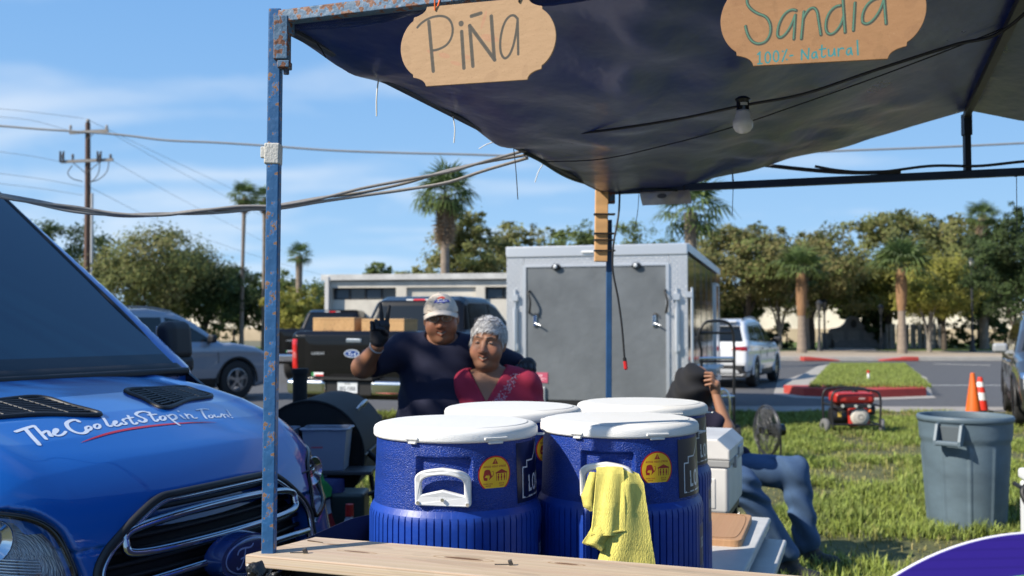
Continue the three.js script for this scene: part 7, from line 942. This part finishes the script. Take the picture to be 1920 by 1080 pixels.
{ // utility pole
  const D = 45, k = FPX / D, X = (px) => (px - 163) / k, Y = (py) => 1.5 + (612 - py) / k, t = thing('utility_pole', 'brown wooden utility pole with two crossarms behind the van', 'utility pole', G(163, D)), wd = mat([0.16, 0.095, 0.07], 0.9, { map: rep(T.bark, 2, 3) }), gw = mat([0.42, 0.38, 0.34], 0.9, { map: rep(T.bark, 2) }), dk = mat([0.07, 0.06, 0.06], 0.6);
  part('pole', [taper([[0, -0.2, 0], [-0.05, Y(400), 0], [-0.11, Y(228), 0]], [0.17, 0.14, 0.11], 12)], wd, t);
  for (const [y, x0, x1, nm] of [[247, 127, 200, 'upper'], [302, 112, 210, 'lower']]) { const arm = part('crossarm', [bar([X(x0), Y(y + 1), 0.16], [X(x1), Y(y - 3), 0.16], 0.1, 0.13)], gw, t); for (const px of nm === 'upper' ? [129, 197] : [115, 134, 185, 205]) { part('insulator', [lathe([[0, 0], [0.05, 0.02], [0.03, 0.06], [0.075, 0.1], [0.035, 0.14], [0.07, 0.19], [0.03, 0.27], [0, 0.28]], 10).translate(X(px), Y(y) + 0.06, 0.16)], nm === 'upper' ? gw : dk, arm); } }
  part('top_pin', [rod([-0.11, Y(230), 0], [-0.1, Y(222), 0], 0.03), ball(0.09, -0.1, Y(224), 0)], gw, t);
  part('brace', [rod([-0.08, Y(325), 0.16], [X(135), Y(305), 0.16], 0.02), rod([-0.08, Y(325), 0.16], [X(185), Y(303), 0.16], 0.02), rod([-0.08, Y(262), 0.16], [X(172), Y(250), 0.16], 0.02)], dk, t);
  for (const x of [111, 117, 181, 187]) part('cutout', [rod([X(x), Y(304), 0.2], [X(x) + 0.05, Y(284), 0.3], 0.045, 8)], dk, t);
  part('conduit', [rod([0.23, -0.1, 0.05], [0.16, Y(362), 0.05], 0.06)], mat([0.5, 0.5, 0.5], 0.5), t);
  part('lead', [tube([[X(134), Y(310), 0.2], [X(127), Y(325), 0.25], [X(133), Y(334), 0.2], [X(152), Y(340), 0.1]], 0.022, 5, 24), tube([[X(186), Y(305), 0.2], [X(184), Y(325), 0.25], [X(175), Y(337), 0.2], [X(164), Y(342), 0.1]], 0.022, 5, 24), tube([[X(203), Y(303), 0.2], [X(200), Y(322), 0.25], [X(185), Y(336), 0.2], [X(166), Y(341), 0.1]], 0.022, 5, 24)], dk, t);
  const wires = [[[-10, 203], [60, 210], [157, 222]], [[-10, 218], [60, 226], [128, 244]], [[-10, 283], [60, 293], [114, 303]], [[-10, 324], [80, 336], [155, 350]], [[-10, 343], [80, 354], [155, 366]], [[162, 223], [300, 290], [430, 352], [520, 400]], [[200, 245], [330, 318], [430, 372], [520, 420]], [[208, 300], [300, 352], [400, 405], [530, 470]], [[166, 350], [300, 415], [480, 480], [620, 520]]];
  const wl = ['top wire running left from the pole tip', 'wire running left from the upper crossarm', 'wire running left from the lower crossarm', 'upper of two thin wires low on the pole', 'lowest thin wire leaving the pole to the left', 'wire falling right from the pole tip', 'wire falling right from the upper crossarm', 'wire falling right from the lower crossarm', 'low wire falling right towards the building'];
  wires.forEach((w, i) => solo('power_line', [tube(w.map(([x, y], j) => P(x, y, i < 5 ? 45 - j * 0 : 45 + j * 14)), 0.01, 5, 40)], mat([0.12, 0.12, 0.13], 0.6), wl[i], 'power line', 'thin wires on the utility pole'));
  solo('telephone_cable', [tube([P(-40, 235, 24), P(0, 237, 24), P(70, 241, 24), P(150, 247, 24), P(230, 254, 24), P(310, 262, 24), P(400, 267, 24), P(500, 274, 24), P(620, 281, 24), P(760, 287, 24), P(860, 290, 24), P(1000, 292, 24), P(1250, 292, 24), P(1450, 288, 24), P(1600, 281, 24), P(1760, 276, 24), P(1960, 267, 24)].map((p, i) => p.add(V(0, 0.012 * Math.sin(i * 2.1), 0))), 0.026, 6, 260)], mat([0.26, 0.25, 0.24], 0.7), 'thick grey cable crossing the sky behind the whole stall', 'cable');
}
// ---------------------------------------------------------------- things standing about on the grass
{ // big grey dustbin
  const R0 = 0.335, Hh = 0.84, gm = mat([0.115, 0.165, 0.205], 0.5, { map: rep(T.mottle, 2), bumpMap: rep(T.bump, 6), bumpScale: 0.0008 }), t = thing('dustbin', 'large round grey plastic dustbin standing on the grass', 'dustbin', G(1806, 7.5), -0.35);
  const rib = (a) => Math.min(...[0.02, 0.62, -0.62, 1.6, -1.6, 2.6, -2.6].map((q) => Math.abs(((a - q + 9.4248) % 6.2832) - 3.1416)));
  const wall = (sgn) => grid((u, v) => { const a = (u - 0.5) * 2 * Math.PI, y = v * (Hh - 0.03), r = mix(0.265, 0.318, v) + (y > 0.66 ? 0.011 : 0) * sstep(0.655, 0.665, y) + 0.007 * sstep(0.05, 0.035, rib(a)) * sstep(0.63, 0.6, y) * (sgn > 0 ? 1 : 0); return V(Math.sin(a) * (r - (sgn < 0 ? 0.008 : 0)) , y + (sgn < 0 ? 0.01 : 0), Math.cos(a) * (r - (sgn < 0 ? 0.008 : 0))); }, 240, 40);
  part('drum', [wall(1), wall(-1), cyl(0.262, 0.262, 0.012, 0, 0.008, 0, [0, 0, 0], 48)], Object.assign(gm, { side: THREE.DoubleSide }), t);
  part('rim', [lathe([[0.31, Hh - 0.05], [0.335, Hh - 0.045], [0.34, Hh - 0.02], [0.332, Hh - 0.002], [0.322, Hh], [0.314, Hh - 0.008], [0.312, Hh - 0.05]], 72)], gm, t);
  for (const a of [-0.38, 2.76]) { const h = part('handle', [rbox(0.19, 0.038, 0.05, 0.014, 0, 0.655, 0.385, [0, 0, 0], 3), ...[-1, 1].flatMap((s) => [extrude([[0.3, 0.8], [0.36, 0.79], [0.41, 0.675], [0.41, 0.64], [0.36, 0.64], [0.31, 0.7]], 0.016, 0.003).rotateY(-Math.PI / 2).translate(s * 0.085 + 0.008, 0, 0)])].map((g) => g.rotateY(a)), gm, t); part('handle_pocket', [rbox(0.15, 0.11, 0.01, 0.004, 0, 0.72, 0.333).rotateY(a)], mat([0.07, 0.09, 0.105], 0.6), h); }
}
{ // petrol generator
  const t = thing('generator', 'red petrol generator in a black tube frame on the grass', 'generator', G(1594, 14.1), -0.06), red = mat([0.4, 0.025, 0.018], 0.4), bk = mat([0.015, 0.015, 0.017], 0.45), w = 0.32, d = 0.25, h = 0.6;
  for (const z of [-d, d]) part('frame', [tube([[-w, 0.1, z], [-w, h - 0.05, z], [-w + 0.05, h, z], [w - 0.05, h, z], [w, h - 0.05, z], [w, 0.1, z]], 0.016, 8, 60), tube([[-w, 0.14, z], [w, 0.14, z]], 0.014, 8, 4)], bk, t); for (const x of [-w, w]) for (const y of [0.14, 0.4]) part('frame', [rod([x, y, -d], [x, y, d], 0.014)], bk, t);
  part('fuel_tank', [rbox(0.54, 0.15, 0.42, 0.05, 0, 0.5, 0, [0, 0, 0], 4)], red, t); part('fuel_cap', [cyl(0.04, 0.045, 0.03, 0.05, 0.59, 0)], bk, t); part('tank_label', [rbox(0.3, 0.05, 0.006, 0.002, 0.02, 0.5, 0.212)], mat(0xffffff, 0.4, { map: canvasTex(256, 48, (c) => { c.fillStyle = '#6d1512'; c.fillRect(0, 0, 256, 48); c.fillStyle = '#d9c7c2'; c.font = 'bold 34px sans-serif'; c.fillText('4000', 150, 37); }) }), t);
  part('control_panel', [rbox(0.42, 0.06, 0.03, 0.008, 0.0, 0.395, 0.22)], bk, t); for (const [x, m2] of [[-0.18, M.white], [0, M.white], [0.18, M.white]]) part('dial', [cyl(0.022, 0.022, 0.012, x, 0.395, 0.238, [Math.PI / 2, 0, 0], 16)], mat([0.5, 0.5, 0.45], 0.4), t);
  part('engine', [rbox(0.3, 0.27, 0.3, 0.05, 0.06, 0.24, 0.02, [0, 0, 0.06], 4)], red, t); const rc = part('recoil_starter', [lathe([[0, 0.05], [0.06, 0.05], [0.075, 0.04], [0.1, 0.035], [0.125, 0.01], [0.13, 0]], 32).rotateX(Math.PI / 2).translate(0.07, 0.24, 0.17)], mat([0.5, 0.46, 0.4], 0.5), t); for (let i = 0; i < 3; i++) part('ring', [new THREE.TorusGeometry(0.035 + i * 0.026, 0.005, 6, 28).translate(0.07, 0.24, 0.22 - i * 0.008)], mat([0.2, 0.18, 0.16], 0.6), rc);
  part('alternator', [cyl(0.12, 0.12, 0.2, -0.2, 0.24, 0.02, [0, 0, Math.PI / 2], 24)], bk, t); part('sticker', [rbox(0.05, 0.07, 0.004, 0.001, -0.2, 0.27, 0.143)], mat([0.6, 0.4, 0.08], 0.5), t); part('air_filter', [rbox(0.14, 0.13, 0.12, 0.03, 0.24, 0.33, 0.05)], bk, t); part('choke_knob', [ball(0.025, 0.2, 0.33, 0.2)], M.orange, t); part('exhaust', [cyl(0.06, 0.06, 0.26, -0.1, 0.36, -0.12, [0, 0, Math.PI / 2])], M.steel, t);
  for (const s of [-1, 1]) { const wh = part('wheel', [lathe([[0.04, -0.035], [0.09, -0.035], [0.105, -0.02], [0.105, 0.02], [0.09, 0.035], [0.04, 0.035]], 28).rotateX(Math.PI / 2).rotateY(Math.PI / 2 - s * 0.25).translate(s * 0.39, 0.106, 0.1)], mat([0.14, 0.14, 0.14], 0.8), t); part('hub', [cyl(0.045, 0.045, 0.075, 0, 0, 0, [0, 0, Math.PI / 2], 16).rotateY(-s * 0.25).translate(s * 0.39, 0.106, 0.1)], M.steel, wh); }
}
{ // pedestal fan turned aside
  const t = thing('fan', 'chrome wire-guard floor fan standing on the grass, turned sideways', 'fan', G(1436, 11.0), -1.33), R = 0.27, y = 0.36, g = [], m = mat([0.1, 0.1, 0.105], 0.35, { metalness: 0.7 });
  for (const s of [-1, 1]) { for (let i = 0; i < 5; i++) { const q = R * (0.3 + i * 0.175); g.push(new THREE.TorusGeometry(q, 0.0032, 5, 48).translate(0, y, s * 0.085 * Math.sqrt(Math.max(0.05, 1 - (q / (R * 1.02)) ** 2)))); } for (let i = 0; i < 36; i++) { const a = i / 36 * 6.2832; g.push(tube([[0.05, 0, s * 0.09], [R * 0.6, 0, s * 0.075], [R, 0, s * 0.02]], 0.0026, 4, 8).rotateZ(a).translate(0, y, 0)); } }
  part('guard', [...g, new THREE.TorusGeometry(R, 0.009, 6, 56).translate(0, y, 0)], m, t);
  for (let i = 0; i < 4; i++) part('blade', slab((u, v) => { const r = mix(0.045, 0.235, v), a = (u - 0.5) * (0.9 - 0.1 * v); return V(Math.cos(a) * r, Math.sin(a) * r, (u - 0.5) * 0.07); }, 8, 8, 0.002).rotateZ(i * Math.PI / 2).translate(0, y, 0), mat([0.05, 0.052, 0.055], 0.4), t);
  part('motor', [cyl(0.065, 0.065, 0.16, 0, y, -0.12, [Math.PI / 2, 0, 0], 20), cyl(0.04, 0.04, 0.04, 0, y, 0.06, [Math.PI / 2, 0, 0], 16)], M.blackGloss, t); part('stand', [tube([[-0.24, y, -0.03], [-0.24, 0.1, -0.03], [-0.2, 0.03, -0.03], [0.2, 0.03, -0.03], [0.24, 0.1, -0.03], [0.24, y, -0.03]], 0.012, 8, 40), tube([[-0.18, 0.015, 0.16], [-0.2, 0.03, -0.03], [-0.18, 0.015, -0.2]], 0.012, 8, 14), tube([[0.18, 0.015, 0.16], [0.2, 0.03, -0.03], [0.18, 0.015, -0.2]], 0.012, 8, 14)], M.black, t);
}
{ // traffic cone
  const D = 16.9, t = thing('traffic_cone', 'orange traffic cone standing behind the dustbin', 'traffic cone', G(1822, D)), m = mat([0.85, 0.16, 0.02], 0.45, { map: rep(T.mottle, 2) });
  part('cone', [lathe([[0.17, 0.03], [0.045, 0.93], [0.038, 0.94], [0.03, 0.935]], 28)], Object.assign(m, { side: THREE.DoubleSide }), t); part('foot', [rbox(0.4, 0.035, 0.4, 0.012, 0, 0.018, 0)], M.black, t);
  const c2 = thing('traffic_cone', 'cone with white bands just behind the orange one', 'traffic cone', G(1836, D + 0.75)); c2.scale.setScalar(0.84); t.scale.setScalar(0.76); part('cone', [lathe([[0.15, 0.03], [0.045, 0.72], [0.03, 0.72]], 24)], mat([0.75, 0.04, 0.02], 0.45, { side: THREE.DoubleSide }), c2); part('band', [lathe([[0.124, 0.24], [0.1, 0.4]], 24)], mat([0.75, 0.75, 0.74], 0.4, { side: THREE.DoubleSide }), c2); part('band', [lathe([[0.083, 0.52], [0.063, 0.62]], 24)], mat([0.75, 0.75, 0.74], 0.4, { side: THREE.DoubleSide }), c2); part('foot', [rbox(0.36, 0.035, 0.36, 0.012, 0, 0.018, 0)], M.black, c2);
  const f = thing('marker_stake', 'small white sprinkler stake with red top on the island grass', 'stake', G(1627, 24.5)); f.position.y = 0.16; part('stem', [cyl(0.03, 0.03, 0.2, 0, 0.1, 0)], M.white, f); part('cap', [cyl(0.035, 0.035, 0.07, 0, 0.23, 0)], M.red, f);
}
{ // hand truck
  const t = thing('hand_truck', 'black and chrome hand truck standing before the trailer corner', 'hand truck', G(1342, 12.6), 0.05), w = 0.205, bk = mat([0.02, 0.02, 0.022], 0.35, { metalness: 0.3 });
  part('frame', [tube([[-w + 0.02, 1.2, 0], [-w - 0.02, 1.36, 0.02], [-w, 1.46, 0.03], [-w + 0.07, 1.55, 0.04], [0, 1.57, 0.04], [w - 0.07, 1.55, 0.04], [w, 1.46, 0.03], [w + 0.02, 1.3, 0.02], [w + 0.02, 0.6, 0], [w + 0.02, 0.12, 0]], 0.018, 8, 120), tube([[-w + 0.02, 1.22, 0], [-w + 0.02, 0.12, 0]], 0.018, 8, 12)], bk, t);
  for (const [y, m] of [[1.42, bk], [1.1, M.chrome], [1.06, bk], [0.62, M.chrome], [0.3, bk]]) part('crossbar', [rod([-w - 0.01, y, 0.01], [w + 0.02, y, 0.01], 0.018)], m, t);
  part('brace', [tube([[-0.02, 0.72, 0.03], [0.1, 0.7, 0.06], [0.15, 0.6, 0.06], [0.15, 0.2, 0.03]], 0.014, 8, 20), tube([[-0.08, 0.6, 0.03], [0.0, 0.58, 0.06], [0.02, 0.2, 0.03]], 0.014, 8, 20), rbox(0.1, 0.09, 0.06, 0.02, 0.02, 0.68, 0.05)], M.chrome, t);
  part('toe_plate', [rbox(0.44, 0.012, 0.22, 0.004, 0, 0.012, 0.12)], M.steel, t); for (const s of [-1, 1]) part('wheel', [tyre(0.13, 0.07).rotateY(Math.PI / 2).translate(s * 0.27, 0.13, -0.08)], M.rubber, t);
}
{ // barrel smoker with two tubs on its shelf
  const D = 5.55, g0 = G(585, D), t = thing('barrel_smoker', 'black barrel smoker grill with chimney beside the van', 'smoker grill', g0, 0.0), bk = mat([0.01, 0.01, 0.011], 0.8, { map: rep(T.mottle, 2) }), k = FPX / D, y = (py) => 1.5 + (612 - py) / k, x = (px) => (px - 585) / k, cy = 0.79, R = 0.3;
  part('barrel', [cyl(R, R, 0.9, 0, cy, -0.4, [Math.PI / 2, 0, 0], 40), new THREE.TorusGeometry(R, 0.008, 6, 40).translate(0, cy, 0.05)], bk, t); part('lid_seam', [rod([R + 0.002, cy, 0.04], [R + 0.002, cy, -0.84], 0.008), rod([-R - 0.002, cy, 0.04], [-R - 0.002, cy, -0.84], 0.008)], M.black, t); part('lid_handle', [tube([[R * 0.75, cy + R * 0.78, -0.2], [R * 0.83, cy + R * 0.88, -0.22], [R * 0.83, cy + R * 0.88, -0.38], [R * 0.75, cy + R * 0.78, -0.4]], 0.01, 8, 20)], M.steel, t); part('handle', [rod([R + 0.0, cy - 0.0, -0.1], [R + 0.13, cy - 0.09, -0.02], 0.017)], bk, t);
  part('chimney', [cyl(0.042, 0.042, 0.42, x(542), y(700) - 0.21, -0.3), cyl(0.05, 0.05, 0.03, x(542), y(700), -0.3)], bk, t); part('shelf', [rbox(0.62, 0.02, 0.22, 0.005, x(606), y(868) - 0.012, 0.17)], mat([0.05, 0.05, 0.055], 0.5), t);
  for (const [a, z] of [[-0.24, 0.0], [0.24, 0.0], [-0.24, -0.8], [0.24, -0.8]]) part('leg', [rod([a * 0.9, cy - 0.2, z], [a * 1.25, 0, z], 0.016)], bk, t); part('crossbar', [rod([-0.3, 0.2, 0], [0.3, 0.2, 0], 0.012)], bk, t); part('air_vent', [cyl(0.05, 0.05, 0.02, 0.05, cy - 0.1, 0.06, [Math.PI / 2, 0, 0], 20)], M.steel, t);
  const tub = (label, a, b, ty, by, red) => { const q = thing('plastic_tub', label, 'tub', [g0.x + (x(a) + x(b)) / 2, y(868) - 0.0005, g0.z + 0.17]), w = x(b) - x(a), h = y(ty) - y(by), pm = phys([0.42, 0.47, 0.58], 0.35, { transmission: 0.35, thickness: 0, side: THREE.DoubleSide }); const wl = (s, c) => slab((u, v) => { const ww = w * (0.4 + 0.08 * v), dd = 0.085 + 0.012 * v; return s ? V(c * ww, h * v, (u - 0.5) * 2 * dd) : V((u - 0.5) * 2 * ww, h * v, c * dd); }, 2, 4, 0.002); part('tub_wall', [wl(0, 1), wl(0, -1), wl(1, 1), wl(1, -1), box(w * 0.8, 0.004, 0.17, 0, 0.003, 0)], pm, q); part('rim', [tube([[-w * 0.49, h, 0.1], [w * 0.49, h, 0.1], [w * 0.49, h, -0.1], [-w * 0.49, h, -0.1]].flatMap((p, i, A) => [p, p.map((v, j) => mix(v, A[(i + 1) % 4][j], 0.5))]), 0.006, 6, 80, true)], pm, q); part('contents', [rbox(w * 0.62, h * 0.5, 0.12, 0.03, 0.01, h * 0.27, 0, [0, 0, 0], 3)], mat([0.4, 0.42, 0.47], 0.9, { map: rep(T.mottle, 2) }), q); if (red) part('label_panel', [rbox(w * 0.26, h * 0.2, 0.004, 0.001, -w * 0.16, h * 0.64, 0.09)], mat([0.5, 0.12, 0.16], 0.6), q); };
  tub('clear plastic tub partly hidden behind the van corner', 515, 568, 797, 868, false); tub('clear plastic tub of bags on the right of the smoker shelf', 585, 667, 795, 868, true);
}
{ // fuel bag, green cloth, bottle, stove
  const D = 4.9, k = FPX / D, g0 = G(604, D), w = 0.24, h = 0.52, tex = canvasTex(256, 512, (c) => { c.fillStyle = '#1c2a66'; c.fillRect(0, 0, 256, 512); c.fillStyle = '#c9ccd6'; c.fill(new Path2D('M0 170L256 60L256 130L0 240Z')); c.fillStyle = '#a3232a'; c.fill(new Path2D('M0 240L256 130L256 200L0 310Z')); c.fillStyle = '#c9ccd6'; c.fill(new Path2D('M256 200L256 300L170 240Z')); c.fillStyle = '#7c1a20'; c.beginPath(); c.ellipse(120, 330, 128, 74, 0, 0, 7); c.fill(); c.strokeStyle = '#b9a9ad'; c.lineWidth = 5; c.stroke(); c.fillStyle = '#d7d9de'; c.font = 'bold 74px sans-serif'; c.textAlign = 'center'; c.save(); c.translate(120, 356); c.scale(0.62, 1); c.fillText('KINGSFORD', 0, 0); c.restore(); });
  const t = thing('charcoal_bag', 'red, white and blue charcoal bag standing between van and smoker', 'bag', [g0.x, 0.25, g0.z], 0.15);
  const bag = (z) => grid((u, v) => V((u - 0.5) * w * (1 - 0.08 * Math.pow(Math.abs(v - 0.5) * 2, 3)), v * h * (1 - 0.03 * u), z * (0.075 * Math.sqrt(Math.max(0.0, 1 - Math.pow(Math.abs(u - 0.5) * 2, 4))) * (0.25 + 0.75 * Math.sqrt(Math.max(0, 1 - v * v))) + 0.006 * (fbm(u * 6, v * 8, 3, 3) - 0.5))), 24, 30); part('bag', [bag(1), bag(-1)], mat(0xffffff, 0.5, { map: tex, side: THREE.DoubleSide, bumpMap: T.bump, bumpScale: 0.006 }), t);
  const c = thing('crate', 'low dark crate under the charcoal bag', 'crate', [g0.x + 0.06, 0, g0.z]); part('side', [rbox(0.5, 0.245, 0.4, 0.01, 0, 0.124, 0)], M.black, c);
  const cl = solo('green_cloth', slab((u, v) => { const a = u * 2 - 1, b = v * 2 - 1, q = Math.hypot(a, b); return V(a * 0.09, 0.16 * Math.exp(-q * q * 1.6) + 0.012 * Math.sin(a * 9 + b * 5), b * 0.07); }, 22, 22, 0.003), mat([0.02, 0.22, 0.05], 0.9), 'bright green cloth lying bunched beside the charcoal bag', 'cloth'); cl.position.copy(P(587, 922, 4.86)); cl.position.y = Math.max(0.6, cl.position.y - 0.03);
  const bx = thing('carton', 'dark carton holding up the green cloth', 'box', [cl.position.x - 0.03, 0.25, cl.position.z - 0.0]); part('side', [rbox(0.14, cl.position.y - 0.252, 0.14, 0.008, 0, (cl.position.y - 0.252) / 2, 0)], mat([0.02, 0.025, 0.07], 0.7), bx);
  const p = P(655, 1010, 4.7), b = thing('bottle', 'white plastic bottle with red cap beside the charcoal bag', 'bottle', [p.x, 0.27, p.z]), hb = 1.5 + (612 - 944) / FPX * 4.7 - 0.27; part('bottle', [lathe([[0, 0], [0.042, 0.002], [0.045, 0.02], [0.045, hb * 0.55], [0.036, hb * 0.75], [0.016, hb * 0.86], [0.015, hb * 0.9]], 24)], mat([0.45, 0.47, 0.52], 0.4), b); part('cap', [cyl(0.019, 0.02, hb * 0.14, 0, hb * 0.94, 0)], M.red, b);
  const s = P(663, 1000, 4.95), st = thing('camp_stove', 'dark green metal box with looped handle behind the bottle', 'stove', [s.x, 0.27, s.z]), hs = 1.5 + (612 - 917) / FPX * 4.95 - 0.27; part('case', [rbox(0.17, hs, 0.2, 0.02, -0.02, hs / 2, 0, [0, 0, 0], 3)], mat([0.02, 0.035, 0.03], 0.45), st); part('handle', [tube([[0.07, hs - 0.02, 0], [0.11, hs - 0.01, 0], [0.12, hs - 0.1, 0], [0.115, hs - 0.22, 0], [0.07, hs - 0.24, 0]], 0.011, 8, 24)], M.black, st);
  const tb = thing('low_table', 'low dark table under the bottle and stove', 'table', [p.x, 0, s.z + 0.1]); part('table_top', [rbox(0.42, 0.025, 0.5, 0.008, 0, 0.257, 0)], M.black, tb); for (const xx of [-0.18, 0.18]) for (const zz of [-0.2, 0.2]) part('leg', [rod([xx, 0, zz], [xx, 0.25, zz], 0.014)], M.black, tb);
  const gq = G(686, 13.4), tl = thing('tool_tote', 'dark tote with bright orange lid top on the grass', 'toolbox', [gq.x, 0, gq.z], 0.1); part('case', [rbox(0.44, 0.32, 0.3, 0.05, 0, 0.16, 0, [0, 0, 0], 3)], mat([0.06, 0.06, 0.075], 0.6), tl); part('lid', [rbox(0.3, 0.05, 0.24, 0.02, 0, 0.345, 0, [0, 0, 0], 3), rbox(0.16, 0.04, 0.12, 0.015, 0.0, 0.385, 0, [0, 0, 0], 3)], mat([0.8, 0.07, 0.02], 0.4), tl);
}
// ---------------------------------------------------------------- grass, blade by blade where blades can be told apart
{
  const r = RNG(77), pos = [], nor = [], idx = [];
  for (let b = 0; b < 8; b++) { const a = r() * 6.28, q = r() * 0.055, x = Math.cos(a) * q, z = Math.sin(a) * q, h = 0.55 + r() * 0.6, lean = 0.2 + r() * 0.45, la = r() * 6.28, w = 0.055, wx = Math.sin(la) * w * 0.5, wz = -Math.cos(la) * w * 0.5, o = pos.length / 3, mx = x + Math.cos(la) * lean * 0.35 * 0.6, mz = z + Math.sin(la) * lean * 0.35 * 0.6, ex = x + Math.cos(la) * lean, ez = z + Math.sin(la) * lean; pos.push(x - wx, 0, z - wz, x + wx, 0, z + wz, mx + wx * 0.8, h * 0.62, mz + wz * 0.8, mx - wx * 0.8, h * 0.62, mz - wz * 0.8, ex, h, ez); for (let i = 0; i < 5; i++) nor.push(Math.cos(la) * -0.35, 0.9, Math.sin(la) * -0.35); idx.push(o, o + 1, o + 2, o, o + 2, o + 3, o + 3, o + 2, o + 4); }
  const g = new THREE.BufferGeometry(); g.setAttribute('position', new THREE.Float32BufferAttribute(pos, 3)); g.setIndex(idx); g.computeVertexNormals();
  const spots = [], add = (x, d, h, dry, lush) => spots.push([x, d, h, dry, lush]);
  const field = (x0, x1, d0, d1, n, keep) => { for (let i = 0; i < n; i++) { const d = d0 + (d1 - d0) * Math.pow(r(), 1.0), x = mix(x0, x1, r()); if (keep && !keep(x, d)) continue; const p = fbm(x * 0.9, d * 0.9, 4, 5), q = fbm(x * 2.3 + 9, d * 2.3, 3, 8), bare = sstep(0.52, 0.64, p); if (r() < bare * 0.8) continue; add(x, d, (0.05 + 0.06 * q + 0.03 * r()) * (d > 11 ? 0.85 : 1) * (1 - bare * 0.5), clamp(bare + (r() - 0.7) * 0.8 + (q - 0.5) * 0.5), q); } };
  field(0.9, 9.2, 4.6, 17.35, 62000, (x, d) => x / d > 0.17 && x / d < 0.56); field(-3.4, 0.4, 5.6, 17.3, 17000, (x, d) => x / d > -0.27 && x / d < -0.11);
  field(9, 14, 12, 17, 4000);
  for (let i = 0; i < 9000; i++) { const s = r(), d = mix(21.6, 34.8, s), x = mix(6.4, 11.1, s) + r() * mix(2.7, 2.6, s); add(x, d, 0.1, 0.1 * r(), 0.6); }
  const im = new THREE.InstancedMesh(g, mat(0xffffff, 0.7, { side: THREE.DoubleSide }), spots.length), m = new THREE.Matrix4(), c = new THREE.Color();
  spots.forEach(([x, d, h, dry, lush], i) => { const s = 0.8 + r() * 0.5; m.compose(V(x, d > 21 ? 0.16 : -0.004, -d), new THREE.Quaternion().setFromAxisAngle(V(0, 1, 0), r() * 6.28), V(h * 1.15 * s, h * s, h * 1.15 * s)); im.setMatrixAt(i, m); const f = 0.6 + r() * 0.7; c.setRGB(mix(mix(0.27, 0.18, lush), 0.46, dry) * f, mix(mix(0.32, 0.25, lush), 0.38, dry) * f, mix(0.05, 0.15, dry) * f); im.setColorAt(i, c); });
  im.name = 'grass'; im.userData.kind = 'stuff'; im.userData.label = 'uneven yellow-green grass with dry patches'; im.userData.category = 'grass'; scene.add(im);
}
renderer.render(scene, camera);
